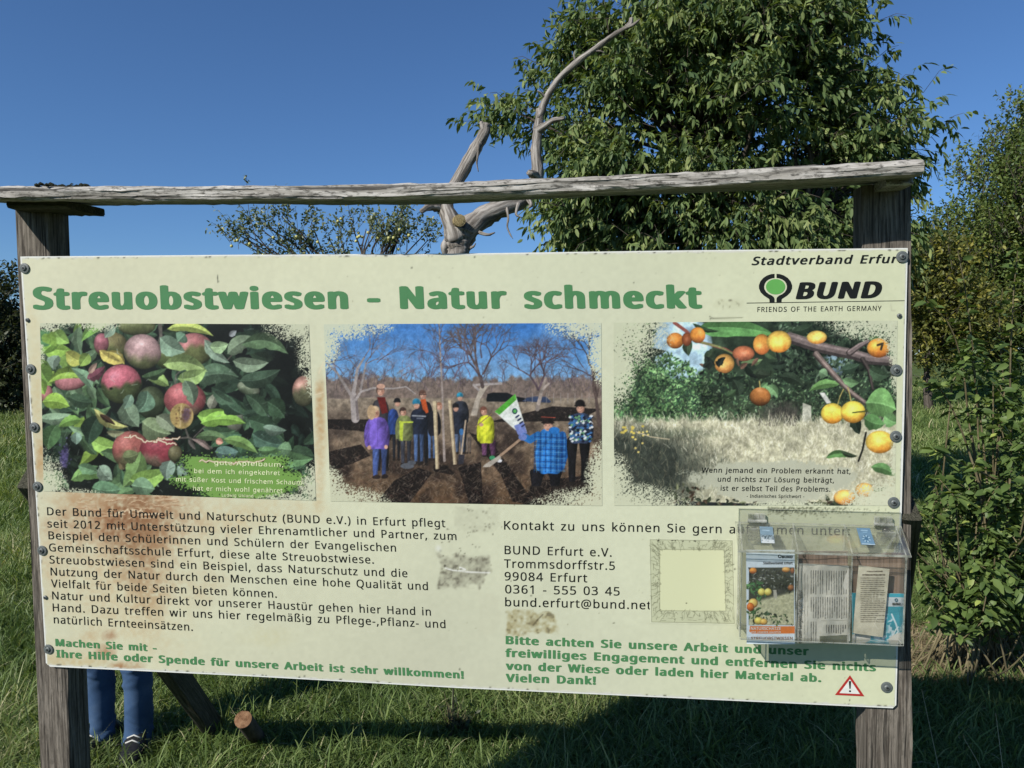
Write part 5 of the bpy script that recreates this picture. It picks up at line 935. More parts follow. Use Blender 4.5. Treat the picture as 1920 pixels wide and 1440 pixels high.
# emblem: ring on a stem round a green disc, split by a gap; name, rule and line beneath
def ellp(cx, cy, rx, ry, a0, a1, n=28): return [(cx+rx*math.cos(R(a0+(a1-a0)*i/n)), cy-ry*math.sin(R(a0+(a1-a0)*i/n))) for i in range(n+1)]
def flat_shape(name, strips, m, h, t=.0):
    mm = M()
    for a, b in strips:
        A = [Bp(*p, h) for p in a]; B_ = [Bp(*p, h) for p in b]; n = len(A)
        mm.add(A+B_, [(i, n+i, n+i+1, i+1) for i in range(n-1)])
    return mm.obj(name, m, panel)
def fan(name, pts, m, h):
    mm = M(); mm.add([Bp(*p, h) for p in pts], [tuple(range(len(pts)))[::-1]]); return mm.obj(name, m, panel)
strips = []
for sgn in (1, -1):
    out = [(1454.1+sgn*x, y) for x, y in [(1.8, 513.4), (8, 513.8), (16, 516.5), (23, 521), (28.5, 527.5), (31.2, 535), (31, 541), (28, 548), (22, 554), (16, 558), (12, 560.5), (11.4, 563), (11.2, 567.6)]]
    inn = [(1454.1+sgn*x, y) for x, y in [(1.8, 521.2), (6, 521.6), (12, 523.6), (17, 527), (20, 531.5), (21.4, 537), (20.8, 542), (17.5, 547.5), (12.5, 551.5), (7, 554), (3.2, 557), (1.8, 560), (1.8, 567.6)]]
    strips.append((out, inn) if sgn < 0 else (inn, out))
flat_shape('emblem_ring', strips, M_BLACK, HT)
fan('emblem_disc', ellp(1454.3, 537.6, 18.2, 14.4, 0, 350, 35), M_LOGO, HT)
flat_shape('rule_line', [([(1400, 567.6), (1696, 563.2)], [(1400, 568.9), (1696, 564.4)])], M_BLACK, HT-.0001)
lettering('emblem_lettering', [('BUND', (1491.6, 561.2), (1653.6, 559), 32)], M_BLACK, panel, HT, (.066, .030), .20, .0)
lettering('slogan_lettering', [('FRIENDS OF THE EARTH GERMANY', (1420, 585), (1652.7, 582.5), 9.3)], M_BLACK, panel, HT, (.008, .006), 0, .06)
# warning triangle sticker
tri = [(1593.7, 1266), (1565.6, 1303), (1620.7, 1305.6)]; c3 = np.mean(tri, axis=0)
inn = [tuple(c3+(np.array(p)-c3)*.70) for p in tri]
wt = fan('warning_triangle', [tri[0], tri[2], tri[1]][::-1], flat('red_sticker', (178, 52, 48), .4, .3, .06, 60), .0015)
for nm, P, mm_, hh in (('white_field', inn, M_WHITE, .0019), ('exclamation_mark', [(1591.4, 1277), (1595.8, 1277), (1594.8, 1291.5), (1592.6, 1291.5)], M_BLACK, .0023)):
    x = M(); x.add([Bp(*p, hh) for p in P], [tuple(range(len(P)))])
    if nm == 'exclamation_mark':
        e_ = ellp(1593.7, 1296, 2.1, 1.9, 0, 340, 10); x.add([Bp(*p, hh) for p in e_], [tuple(range(len(e_)))[::-1]])
    x.obj(nm, mm_, panel)

# washer screws along both sides, and the small bare screws
def lathe(prof, axis, sides=24):
    ax = np.asarray(axis, float); a = np.cross(ax, [0, 0, 1.] if abs(ax[2]) < .9 else [1., 0, 0]); a /= np.linalg.norm(a); b = np.cross(ax, a); V = []
    for (r_, z) in prof:
        for k in range(sides): t = 2*math.pi*k/sides; V.append(ax*z+(a*math.cos(t)+b*math.sin(t))*r_)
    n = len(prof); Fc = [(i*sides+k, i*sides+(k+1) % sides, (i+1)*sides+(k+1) % sides, (i+1)*sides+k) for i in range(n-1) for k in range(sides)]+[tuple((n-1)*sides+k for k in range(sides))]
    return V, Fc
def screw(name, prof, recess):
    mm = M(); V, Fc = lathe(prof, BN); mm.add(V, Fc, None, 0., 0)
    V, Fc = lathe([(recess, prof[-1][1]+.0004), (recess*.9, prof[-1][1]-.0003+.0008)], BN, 6); mm.add(V, Fc, None, 0., 1)
    o = mm.obj(name, [M_STEEL, M_STEEL_D], None, False); return o
ws = screw('washer_screw', [(.0118, 0), (.0122, .0012), (.0118, .0024), (.0082, .0030), (.0080, .0026), (.0062, .0026), (.0060, .0046), (.0046, .0058), (.0030, .0060)], .0030)
ss = screw('bare_screw', [(.0050, 0), (.0048, .0022), (.0030, .0034)], .0022)
spots = [(46.5, 503), (58, 692), (65, 801), (71, 912), (79.5, 1032), (91.5, 1217), (1691, 481.5), (1680, 694), (1679, 818), (1675, 942), (1662, 1288)]
for i, p in enumerate(spots+[(52, 600), (85.5, 1120), (1686, 592)]):
    src = ws if i < len(spots) else ss
    o = src if i in (0, len(spots)) else src.copy()
    if o is not src: COL.objects.link(o)
    o.parent = panel; o.location = Vector(Bp(*p, .0012))-parent_loc(panel)
# ================================================================ clear leaflet holder on the board, and what stands in it
def acrylic(name, tint, dusty, edge=False):
    m = bpy.data.materials.new(name); m.use_nodes = True; ns, ls = m.node_tree.nodes, m.node_tree.links; out = ns['Material Output']; ns.remove(ns['Principled BSDF'])
    tr = node(ns, 'ShaderNodeBsdfTransparent'); tr.inputs[0].default_value = (*tint, 1)
    gl = node(ns, 'ShaderNodeBsdfGlossy'); gl.inputs['Roughness'].default_value = .08
    fr = node(ns, 'ShaderNodeLayerWeight'); fr.inputs[0].default_value = .35
    k = node(ns, 'ShaderNodeMath', operation='MULTIPLY'); k.inputs[1].default_value = .35; ls.new(fr.outputs['Fresnel'], k.inputs[0])
    mx = node(ns, 'ShaderNodeMixShader'); ls.new(k.outputs[0], mx.inputs[0]); ls.new(tr.outputs[0], mx.inputs[1]); ls.new(gl.outputs[0], mx.inputs[2])
    df = node(ns, 'ShaderNodeBsdfDiffuse'); df.inputs[0].default_value = (.50, .51, .46, 1)
    t = node(ns, 'ShaderNodeTexCoord'); n = node(ns, 'ShaderNodeTexNoise', Scale=35., Detail=6., Roughness=.65); ls.new(t.outputs['Object'], n.inputs['Vector'])
    r = node(ns, 'ShaderNodeMapRange'); r.inputs['From Min'].default_value = .35; r.inputs['From Max'].default_value = .75; r.inputs['To Min'].default_value = dusty*.3; r.inputs['To Max'].default_value = dusty*1.8; ls.new(n.outputs['Fac'], r.inputs['Value'])
    m2 = node(ns, 'ShaderNodeMixShader'); ls.new(r.outputs[0], m2.inputs[0]); ls.new(mx.outputs[0], m2.inputs[1]); ls.new(df.outputs[0], m2.inputs[2]); ls.new(m2.outputs[0], out.inputs[0])
    return m
M_ACR = acrylic('clear_acrylic', (.995, .996, .99), .022); M_LID = acrylic('dusty_clear_acrylic', (.985, .988, .97), .045); M_EDGE = acrylic('acrylic_edge', (.66, .69, .63), .55)
O0 = Bp(1384.5, 952); WB = float((Bp(1688, 955)-O0) @ BU); HB = .258
OUTW = BN-.13*BU
def Q(a, b, h): return O0+BU*a-BV*b+OUTW*h
holder = thing('leaflet_holder', Q(WB/2, HB, .02), 'clear plastic leaflet box with a sloping hinged lid screwed to the board', 'leaflet holder')
def slab(mm, quad, nrm, t, flip=False):
    """thin plate: quad of world points, thickened along nrm, edges get the edge material"""
    q = [np.asarray(p) for p in quad]; k = [p-np.asarray(nrm)*t for p in q]
    mm.add(q+k, [(3, 2, 1, 0), (4, 5, 6, 7), (0, 1, 5, 4), (1, 2, 6, 5), (2, 3, 7, 6), (3, 0, 4, 7)], None, 0., [0, 0, 1, 1, 1, 1])
D1 = .092; BT = .069
mm = M(); slab(mm, [Q(0, 0, .0055), Q(WB, 0, .0055), Q(WB-.004, HB+.012, .0055), Q(.002, HB+.012, .0055)], BN, .003); mm.obj('back_plate', [M_ACR, M_EDGE], holder)
mm = M(); slab(mm, [Q(.002, BT, D1), Q(WB-.008, BT, D1), Q(WB-.008, HB, D1), Q(.002, HB, D1)], BN, .003); mm.obj('front_pane', [M_ACR, M_EDGE], holder)
mm = M(); slab(mm, [Q(.005, HB-.0005, .006), Q(WB-.011, HB-.0005, .006), Q(WB-.011, HB-.0005, D1-.0035), Q(.005, HB-.0005, D1-.0035)], -BV, -.003); mm.obj('floor_plate', [M_ACR, M_EDGE], holder)
def wall(a, name):
    mm = M(); slab(mm, [Q(a, .031, .006), Q(a, BT, D1-.0035), Q(a, HB-.004, D1-.0035), Q(a, HB-.004, .006)], BU, .0028); mm.obj(name, [M_ACR, M_EDGE], holder)
a1 = float((Bp(1495, 1120, .088)-O0) @ BU)+.13*.088; a2 = float((Bp(1596.5, 1120, .088)-O0) @ BU)+.13*.088
wall(.0048, 'side_wall'); wall(WB-.0082, 'side_wall'); wall(a1, 'divider'); wall(a2, 'divider')
ln = np.cross(Q(1, .0285, .009)-Q(0, .0285, .009), Q(0, .064, .108)-Q(0, .0285, .009)); ln /= np.linalg.norm(ln); ln = ln if ln @ BN > 0 else -ln
mm = M(); lq = [Q(-.007, .0285, .0090), Q(WB+.001, .0285, .0090), Q(WB-.005, .0635, .1055), Q(-.006, .0635, .1055)]; slab(mm, lq, ln, .003)
slab(mm, [Q(-.0065, .0637, .1061), Q(WB-.0045, .0637, .1061), Q(WB-.0045, .0647, .1085), Q(-.0065, .0647, .1085)], ln, .003)
lid = mm.obj('lid', [M_LID, M_EDGE], holder)
M_HINGE = acrylic('hinge_plastic', (.74, .76, .70), .30)
for x0 in (1402, 1638):
    a = float((Bp(x0, 965)-O0) @ BU); mm = M()
    for k in range(3):
        w = .0125; p = [(a+k*w, .010), (a+k*w+w*.9, .010), (a+k*w+w*.9, .031), (a+k*w, .031)]; slab(mm, [Q(x, y, .0115) for x, y in p], BN, .0055)
    mm.tube([Q(a-.001, .026, .011), Q(a+.039, .026, .011)], .0038, 8, mi=1); slab(mm, [Q(a, .0675, .0150), Q(a+.037, .0675, .0150), Q(a+.037, .0360, .0330), Q(a, .0360, .0330)], ln, .0012)
    mm.obj('hinge', [M_HINGE, M_EDGE], holder)
M_NUT = flat('black_nut', (30, 32, 30), .25, .6, .2, 200)
for x0, y0 in ((1430, 992), (1661, 995)):
    p = Bp(x0, y0, .006); mm = M(); V, Fc = lathe([(.0085, 0), (.0085, .003), (.006, .006), (.003, .0068)], BN, 16); mm.add(np.array(V)+p, Fc); mm.tube([p+BN*.005, p+BN*.010+BU*.012], [.0022, .0018], 8); mm.obj('fixing_nut', M_NUT, holder, True)

# printed things in the holder -------------------------------------------------
ident = lambda X, Y: (X, Y)
def sheet_print(name, q, h, paint, label, cat, hfun=None, step=1.1, group=None, parent=None, thick=.0012):
    xs = [p[0] for p in q]; ys = [p[1] for p in q]; cv = Canvas(min(xs)-2, min(ys)-2, max(xs)+2, max(ys)+2, 3., (220, 220, 215), int(sum(xs)) % 997); paint(cv)
    if parent is not None: return printed(name, q, cv, ident, M_PRINT, parent, h, step, hfun)
    base = Bp((q[2][0]+q[3][0])/2, (q[2][1]+q[3][1])/2, h); t = thing(name, base, label, cat, group)
    o = printed('cover', q, cv, ident, M_PRINT, t, h, step, hfun, .76)
    mm = M(); sheet(mm, [(x, y) for x, y in q], h-.0012, thick); mm.obj('pages', flat(name+'_paper', (206, 204, 194), .8, .1, .05, 200), t); return t
def p_bro(cv):
    r = cv.r; cv.a[:] = (212, 226, 236)
    cv.poly([(1404, 1064), (1489, 1064), (1489, 1172), (1404, 1172)], (60, 64, 54))
    X, Y = cv.XY(); g = (np.clip((Y-(1116+.25*(1450-X)))/6, 0, 1)*np.clip((1172-Y), 0, 1)*np.clip((X-1404), 0, 1)*np.clip(1489-X, 0, 1)); n = cv.noise(3, 2)
    cv.blend(g.astype(np.float32), np.stack([150+70*n, 152+66*n, 122+60*n], -1))
    def leafs(k, xr, yr, s, c): foliage(cv, k, xr, yr, s, c)
    leafs(170, (1405, 1486), (1066, 1112), 6, [(34, 38, 34), (52, 58, 50), (96, 100, 92), (20, 24, 22), (140, 144, 138)]); leafs(60, (1410, 1488), (1150, 1170), 6, [(40, 60, 38), (70, 96, 56), (26, 36, 26)]); leafs(26, (1404, 1428), (1092, 1130), 10, [(84, 124, 76), (60, 98, 60)]); leafs(18, (1404, 1440), (1140, 1156), 9, [(60, 92, 58)])
    cv.ell(1462, 1108, 14, 9, (60, 62, 58), soft=.8, op=.8); cv.poly([(1450, 1106), (1456, 1106), (1457, 1122), (1451, 1122)], (176, 174, 160))
    for x, y, rx, ry, a, b in ((1412, 1070, 7, 6, (232, 150, 60), (180, 96, 44)), (1474, 1068, 8, 5, (232, 176, 96), (200, 130, 60)), (1486, 1070, 4, 6, (150, 90, 50), (110, 64, 40)), (1428, 1110, 7, 7, (232, 220, 120), (206, 190, 90)), (1440, 1110, 7, 7, (236, 222, 120), (210, 190, 90)), (1412, 1131, 9, 9, (236, 200, 110), (222, 150, 70)), (1407, 1138, 7, 8, (220, 120, 50), (190, 96, 40)), (1422, 1164, 8, 7, (232, 214, 110), (206, 176, 80)), (1432, 1166, 7, 6, (232, 190, 100), (206, 150, 70)), (1483, 1102, 6, 6, (150, 100, 60), (96, 60, 40))): cv.sphere(x, y, rx, ry, (a, b, -.1, .9))
    cv.poly([(1406, 1174), (1490, 1174), (1490, 1188), (1410, 1188), (1405, 1184)], (220, 122, 54)); cv.line([(1400, 1036), (1445, 1035), (1490, 1036)], 1.2, (70, 80, 96)); cv.mottle(.04, 4)
bro = sheet_print('brochure', [(1399, 1031), (1490, 1031), (1490.5, 1208), (1400, 1207)], .080, p_bro, 'light blue brochure with plum photo and orange band, at the left of the leaflet box', 'brochure')
for nm, t_, p0, p1, cp, m_, bo in (('name_lettering', 'BUND', (1466, 1046.5), (1486, 1046.5), 4.6, M_BLACK, (.06, .02)), ('cover_lettering', 'Stadtverband Erfurt', (1431, 1058), (1486, 1058), 4.6, M_GREY_INK, (.03, .01)), ('band_lettering', 'NATURSCHÄTZE', (1408, 1181), (1464, 1181), 5.2, M_WHITE, (.01, .01)), ('band_lettering', 'VOR UNSERER HAUSTÜR', (1408, 1187), (1464, 1187), 3.2, M_WHITE, (.01, .01)), ('title_lettering', 'STREUOBSTWIESEN', (1408, 1199.5), (1486, 1199.5), 5.6, flat('brown_ink', (150, 112, 84), .5, .2, .05), (.02, .01))):
    lettering(nm, [(t_, p0, p1, cp)], m_, bro, .0808, bo)
def ringlet(cx, cy, r0, r1, parent, h, m_):
    mm = M(); A = [Bp(cx+r0*math.cos(a), cy+r0*math.sin(a), h) for a in np.linspace(0, 6.2, 20)]; B_ = [Bp(cx+r1*math.cos(a), cy+r1*math.sin(a), h) for a in np.linspace(0, 6.2, 20)]
    mm.add(A+B_, [(i, 20+i, 21+i, i+1) for i in range(19)]); mm.obj('emblem', m_, parent)
ringlet(1462, 1043, 3.4, 1.9, bro, .0808, M_BLACK)

def p_wood(cv):
    r = cv.r; cv.a[:] = (128, 110, 98); X, Y = cv.XY(); n = cv.r.rand(cv.W).astype(np.float32); k = np.convolve(n, np.ones(5)/5, 'same')
    cv.a *= (0.72+.56*k)[None, :, None]; cv.mottle(.06, 20)
    for x in (1512, 1546, 1570, 1612, 1640, 1668): cv.line([(x, 1030), (x, 1210)], .8, (70, 58, 50), .7)
    y = 1036; cv.line([(cv.x0, y), (cv.x0+30, y+1), (cv.x0+60, y-.5), (cv.x0+100, y)], 1.3, (46, 40, 36))
    cv.line([(cv.x0, y+13), (cv.x0+40, y+13.5), (cv.x0+70, y+11), (cv.x0+100, y+10)], 1.2, (52, 44, 40)); cv.ell(cv.x0+14, y+6, 3, 4, (44, 40, 38)); cv.ell(cv.x0+14, y+6, 1.6, 2.4, (120, 104, 92))
    X, Y = cv.XY(); cv.blend((np.clip((Y-y-19), 0, 1)*.4).astype(np.float32), (176, 154, 134))
sheet_print('wood_grain_leaflet', [(1496, 1033), (1589.5, 1033), (1590, 1200), (1496, 1200)], .050, p_wood, 'brown wood grain leaflet behind the wide newspaper clipping in the leaflet box', 'leaflet', None, 1.2, 'brown leaflets in the holder')
sheet_print('wood_grain_leaflet', [(1598, 1036), (1694, 1036), (1694, 1202), (1598, 1202)], .050, p_wood, 'brown wood grain leaflet behind the torn clipping and the teal flyer', 'leaflet', None, 1.2, 'brown leaflets in the holder')

def lines_block(cv, x0, y0, x1, y1, gap, w, col, vert=True, jit=.5):
    r = cv.r; p = x0 if vert else y0
    while p < (x1 if vert else y1):
        q = (y0 if vert else x0); end = (y1 if vert else x1)-r.rand()*(3 if r.rand() < .8 else 18)
        while q < end:
            L = r.uniform(1.2, 6); o = p+r.randn()*.12
            a = (o, q) if vert else (q, o); b = (o, min(q+L, end)) if vert else (min(q+L, end), o); cv.line([a, b], w, col, r.uniform(.5, .95)); q += L+r.uniform(.5, 1.1)
        p += gap
def p_news(cv):
    cv.a[:] = (196, 194, 182); cv.mottle(.10, 22); cv.mottle(.04, 4)
    ink = (84, 84, 80)
    lines_block(cv, 1509, 1075, 1511, 1203, 4, .9, ink); lines_block(cv, 1514.5, 1078, 1516, 1203, 4, .8, ink)
    lines_block(cv, 1521, 1070, 1543, 1114, 4.3, 1.7, ink); lines_block(cv, 1550, 1071, 1590, 1115, 4.6, 1.7, ink)
    lines_block(cv, 1521, 1120, 1590, 1160, 4.4, 1.7, ink); lines_block(cv, 1521, 1166, 1534, 1206, 4.4, 1.7, ink); lines_block(cv, 1550, 1172, 1586, 1188, 4.4, 1.9, (50, 50, 48))
    cv.poly([(1537, 1193), (1592, 1190), (1592, 1210), (1537, 1210)], (104, 108, 92)); cv.mottle(.05, 6)
    cv.line([(1504, 1060), (1502, 1205)], .8, (120, 118, 110), .7); cv.line([(1540, 1164), (1590, 1163)], .8, (130, 128, 118), .7)
bulge = lambda u, v: .0035*np.sin(np.pi*u)+.0016*np.sin(9*v+3*u)+.0010*np.sin(17*u+6*v)
news = sheet_print('newspaper_clipping', [(1499, 1056.5), (1591.5, 1061), (1591.5, 1206), (1492.5, 1206)], .070, p_news, 'wide folded newspaper clipping with upright columns in the middle of the leaflet box', 'clipping', bulge)
lettering('margin_lettering', [('en zum Langen Tag der Natur', (1503.0, 1206.5), (1503.0, 1106), 7.0)], M_GREY_INK, news, .0752, (.008, .006), 0, 0, (-1, 0))
def p_teal(cv):
    cv.a[:] = (62, 158, 176); cv.mottle(.10, 24); cv.poly([(1661, 1120), (1696, 1120), (1696, 1137), (1661, 1137)], (206, 214, 218))
    X, Y = cv.XY(); d = np.hypot((X-1655)/26, (Y-1177)/30); n = cv.noise(10, 3); m = np.clip((1-d)*6, 0, 1)*np.clip((n-.36)*9, 0, 1)*np.clip((d-.25)*4, 0, 1); cv.blend(m.astype(np.float32), (206, 226, 232))
    cv.line([(1664, 1200), (1676, 1196), (1684, 1184), (1680, 1170), (1672, 1152)], 3, (212, 228, 232)); cv.line([(1640, 1196), (1656, 1203), (1672, 1202)], 2.6, (206, 226, 232)); cv.line([(1612, 1190), (1630, 1200), (1650, 1204)], 2.4, (196, 222, 228)); cv.line([(1672, 1196), (1680, 1180), (1684, 1176)], 2.4, (222, 234, 236))
    cv.line([(1598, 1116), (1598, 1204)], 2, (150, 206, 214), .7); cv.line([(1598, 1200), (1640, 1207), (1695, 1205)], 2.4, (34, 110, 128), .8); cv.line([(1600, 1194), (1640, 1200)], 1.6, (34, 116, 132), .6)
    cv.line([(1684, 1140), (1690, 1168), (1692, 1200)], 1.2, (40, 124, 144), .6); cv.line([(1660, 1150), (1690, 1146)], 1.2, (40, 124, 144), .5)
wave = lambda u, v: .0012*np.sin(8*u+4*v)+.0014*np.sin(11*v+1)
teal = sheet_print('teal_flyer', [(1597, 1111.5), (1695, 1113), (1695, 1207), (1598, 1206)], .064, p_teal, 'teal flyer with white hands round a globe, at the right of the leaflet box', 'flyer', wave)
lettering('name_lettering', [('BUND', (1673, 1134.6), (1688.5, 1134.6), 4.6)], M_BLACK, teal, .0675, (.05, .02)); ringlet(1680.6, 1125, 3.2, 1.7, teal, .0675, flat('teal_ink', (60, 110, 130), .5, .2))
def p_clip(cv):
    cv.a[:] = (204, 198, 176); cv.mottle(.10, 16); cv.mottle(.05, 3); ink = (92, 84, 70)
    lines_block(cv, 1626, 1071.5, 1656, 1073, 9, 2.4, (80, 70, 58), False); lines_block(cv, 1618, 1078, 1660, 1080, 9, 2.6, (80, 70, 58), False); lines_block(cv, 1614, 1084, 1660, 1168, 3.9, 1.5, ink, False)
    for _ in range(5): x, y = cv.r.uniform(1615, 1655), cv.r.uniform(1100, 1170); cv.line([(x, y), (x+cv.r.randn()*5, y+14)], 1.6, (232, 228, 210), .5)
sheet_print('torn_clipping', [(1610, 1060), (1668, 1067), (1655.5, 1195), (1598.5, 1187)], .074, p_clip, 'narrow torn yellowed newsprint slip leaning in front of the teal flyer', 'clipping', lambda u, v: .0012*np.sin(9*v)+.0022*np.sin(np.pi*u)*(.5+.5*np.sin(5*v+2*u)), 1.0, thick=.0004)
# two small blue stickers on the lid
def p_st1(cv):
    cv.a[:] = (126, 152, 168); cv.mottle(.1, 8); cv.poly([(1426, 1006), (1451, 1004), (1451, 1022), (1426, 1021)], (206, 214, 216)); 
    for _ in range(160): cv.ell(cv.r.uniform(1427, 1450), 1004+abs(cv.r.randn())*5, cv.r.uniform(.6, 1.6), cv.r.uniform(.5, 1.2), (66, 84, 92) if cv.r.rand() < .6 else (160, 176, 184))
    cv.line([(1430, 993), (1444, 994)], 1.4, (180, 206, 220))
def p_st2(cv):
    cv.a[:] = (104, 140, 168); cv.mottle(.08, 8); cv.line([(1618, 993), (1630, 993.5)], 1.4, (176, 206, 226)); cv.line([(1620, 997), (1628, 997)], 1., (150, 190, 214))
    for k in range(14): a = k*.449; cv.ell(1623+6*math.cos(a), 1011+6*math.sin(a), 1.5, 1.5, (176, 206, 222) if k % 2 else (52, 92, 124))
    cv.ell(1623, 1011, 3.4, 3.4, (66, 108, 140)); cv.line([(1612, 1022), (1636, 1023)], 1.2, (200, 218, 226))
def lid_sticker(pxc, w, hgt, paint, x0, y0):
    # lies on the lid's own slope
    b0, b1 = Q(0, .0285, .009), Q(0, .0635, .1055); dl = (b1-b0); L = np.linalg.norm(dl); dl /= L; dl = dl-BU*.02; dl /= np.linalg.norm(dl)
    cv = Canvas(x0-2, y0-2, x0+30, y0+42, 3., (110, 150, 180), 3); paint(cv)
    d = ray(*pxc); t = ((b0-CAM) @ ln)/(d @ ln); c = CAM+d*t; nx, ny = 26, 36; u = np.linspace(-.5, .5, nx)[None, :, None]; v = np.linspace(-.5, .5, ny)[:, None, None]
    V = (c+ln*.0006+BU*w*u+dl*hgt*v).reshape(-1, 3); k = np.arange(nx*ny).reshape(ny, nx); Qd = np.stack([k[1:, :-1], k[1:, 1:], k[:-1, 1:], k[:-1, :-1]], -1).reshape(-1, 4)
    o = fast_mesh('sticker', V, Qd, M_PRINT, lid); X = (x0+(u+.5)*26+0*v).ravel(); Y = (y0+(v+.5)*36+0*u).ravel(); c4 = np.ones((nx*ny, 4), np.float32); c4[:, :3] = lin(cv.sample(X, Y))*.6
    a = o.data.attributes.new('col', 'FLOAT_COLOR', 'POINT'); a.data.foreach_set('color', c4.ravel())
lid_sticker((1438, 1003), .0275, .060, p_st1, 1425, 985); lid_sticker((1623, 1006), .0275, .060, p_st2, 1610, 988)
# ================================================================ ground
def hnoise(x, y): return .05*np.sin(.9*x+.4*y)+.04*np.sin(.37*x-.8*y+1)+.03*np.sin(1.9*x+1.1*y+2)
def ground_z(x, y):
    x = np.asarray(x, float); y = np.asarray(y, float)
    return hnoise(x, y)*np.clip((np.hypot(x, y)-4.5)/6, 0, 1)+np.clip(x-4.2, 0, 60)*.075*np.clip((y-5)/14, 0, 1)
xs = np.concatenate([[-900, -300, -120], np.linspace(-45, 45, 121), [120, 300, 900]]); ys = np.concatenate([[-900, -200, -60], np.linspace(-20, 70, 121), [140, 320, 900]])
gx, gy = np.meshgrid(xs, ys); gz = ground_z(gx, gy)-.5*np.clip((np.hypot(gx, gy)-120)/100, 0, 1); k = np.arange(gx.size).reshape(gx.shape)
m, ns, ls, b = mat('meadow_soil', .95, .1)
t = node(ns, 'ShaderNodeTexCoord'); n1 = node(ns, 'ShaderNodeTexNoise', Scale=.9, Detail=8., Roughness=.7); n2 = node(ns, 'ShaderNodeTexNoise', Scale=30., Detail=6., Roughness=.7)
ls.new(t.outputs['Object'], n1.inputs['Vector']); ls.new(t.outputs['Object'], n2.inputs['Vector'])
r1 = ramp(ns, ls, n1.outputs['Fac'], [(.32, (.055, .085, .024)), (.5, (.085, .12, .034)), (.68, (.12, .14, .05))]); r2 = ramp(ns, ls, n2.outputs['Fac'], [(.3, (.45, .45, .45)), (.7, (1.2, 1.2, 1.2))])
mx = node(ns, 'ShaderNodeMixRGB', blend_type='MULTIPLY'); mx.inputs[0].default_value = 1; ls.new(r1.outputs[0], mx.inputs[1]); ls.new(r2.outputs[0], mx.inputs[2]); ls.new(mx.outputs[0], b.inputs['Base Color'])
bp = node(ns, 'ShaderNodeBump', Strength=.8, Distance=.03); ls.new(n2.outputs['Fac'], bp.inputs['Height']); ls.new(bp.outputs[0], b.inputs['Normal'])
g = fast_mesh('ground', np.stack([gx.ravel(), gy.ravel(), gz.ravel()], 1), np.stack([k[:-1, :-1], k[:-1, 1:], k[1:, 1:], k[1:, :-1]], -1).reshape(-1, 4), m, smooth=True); tag(g, kind='structure')

# ================================================================ grass
M_GRASS = leaf_mat('grass_blade', [(0, (.058, .099, .025)), (.35, (.114, .168, .048)), (.62, (.177, .233, .078)), (.82, (.258, .280, .123)), (1, (.470, .426, .258))], .5, .25, .30)
def blades(x, y, hgt, wid, lean, tint):
    n = len(x); z = ground_z(x, y); a = rng.rand(n)*6.283; dx, dy = np.cos(a), np.sin(a); L = hgt*lean
    b = rng.rand(n)*6.283; sx, sy = np.cos(b)*wid/2, np.sin(b)*wid/2
    def lvl(t, w):
        cx_ = x+dx*L*t*t; cy_ = y+dy*L*t*t; cz = z+hgt*(t-.35*lean*t*t*t); return np.stack([cx_-sx*w, cy_-sy*w, cz], 1), np.stack([cx_+sx*w, cy_+sy*w, cz], 1)
    A0, A1 = lvl(0, 1); B0, B1 = lvl(.45, .9); C0, C1 = lvl(.8, .55); T = lvl(1, 0)[0]
    V = np.stack([A0, A1, B0, B1, C0, C1, T], 1).reshape(-1, 3); o = (np.arange(n)*7)[:, None]
    tr = np.concatenate([o+np.array(t_) for t_ in ((0, 1, 3), (0, 3, 2), (2, 3, 5), (2, 5, 4), (4, 5, 6))], 0)
    return V, tr, np.repeat(tint, 7)
def field(n, xr, yr, hm, wm, lean=(.2, .9), tuft=.5, ok=None, tb=(.1, .75), power=1.):
    y = yr[0]+(yr[1]-yr[0])*rng.rand(n)**power
    x = rng.uniform(xr[0], xr[1], n) if not callable(xr) else xr(y, n)
    c = np.sin(x*5.3+2*np.sin(y*3.1))*np.sin(y*4.7+1.5*np.sin(x*4.3)); c2 = np.sin(x*1.7+y*.9)*np.sin(y*1.3-x*.6)
    h = hm*(.55+.55*rng.rand(n)+.35*c*tuft+.2*c2); w = wm*rng.uniform(.6, 1.3, n); l = rng.uniform(*lean, n)
    t = np.clip(tb[0]+(tb[1]-tb[0])*rng.rand(n)+.16*c2+.12*c, 0, 1); t[rng.rand(n) < .014] = .97
    if ok is not None: s = ok(x, y); x, y, h, w, l, t = x[s], y[s], h[s], w[s], l[s], t[s]
    return blades(x, y, np.maximum(h, .02), w, l, t)
def merge(parts):
    V = []; T = []; C = []; o = 0
    for v, t_, c in parts: V.append(v); T.append(t_+o); C.append(c); o += len(v)
    return np.concatenate(V), np.concatenate(T), np.concatenate(C)
wedge = lambda f: (lambda y, n: y*rng.uniform(-f, f, n))
left = lambda y, n: y*rng.uniform(-.80, -.55, n)
right = lambda y, n: y*rng.uniform(.50, .80, n)
nostraw = lambda x, y: ~((np.abs(x-2.95) < .95) & (np.abs(y-4.3) < .46) & (rng.rand(len(x)) < .9))
parts = [field(105000, wedge(.80), (2.35, 5.6), .13, .0056, (.3, 1.4), power=.9, ok=nostraw), field(3800, wedge(.8), (2.4, 5.4), .23, .0062, (.2, .8), .8, ok=nostraw, tb=(.2, .85)), field(5000, (-2.6, 2.4), (1.0, 2.4), .12, .006),
         field(20000, wedge(.82), (5.4, 9), .2, .008), field(16000, left, (5.5, 13), .22, .010), field(20000, left, (12, 26), .30, .022), field(26000, right, (7, 30), .24, .020), field(9000, wedge(.55), (9, 24), .3, .022), field(26000, wedge(2.2), (3, 12), .16, .012)]
V, T, C = merge(parts); gr = fast_mesh('grass', V, T, M_GRASS, None, C); tag(gr, 'long green meadow grass with pale blades under and behind the board', 'grass', None, 'stuff')
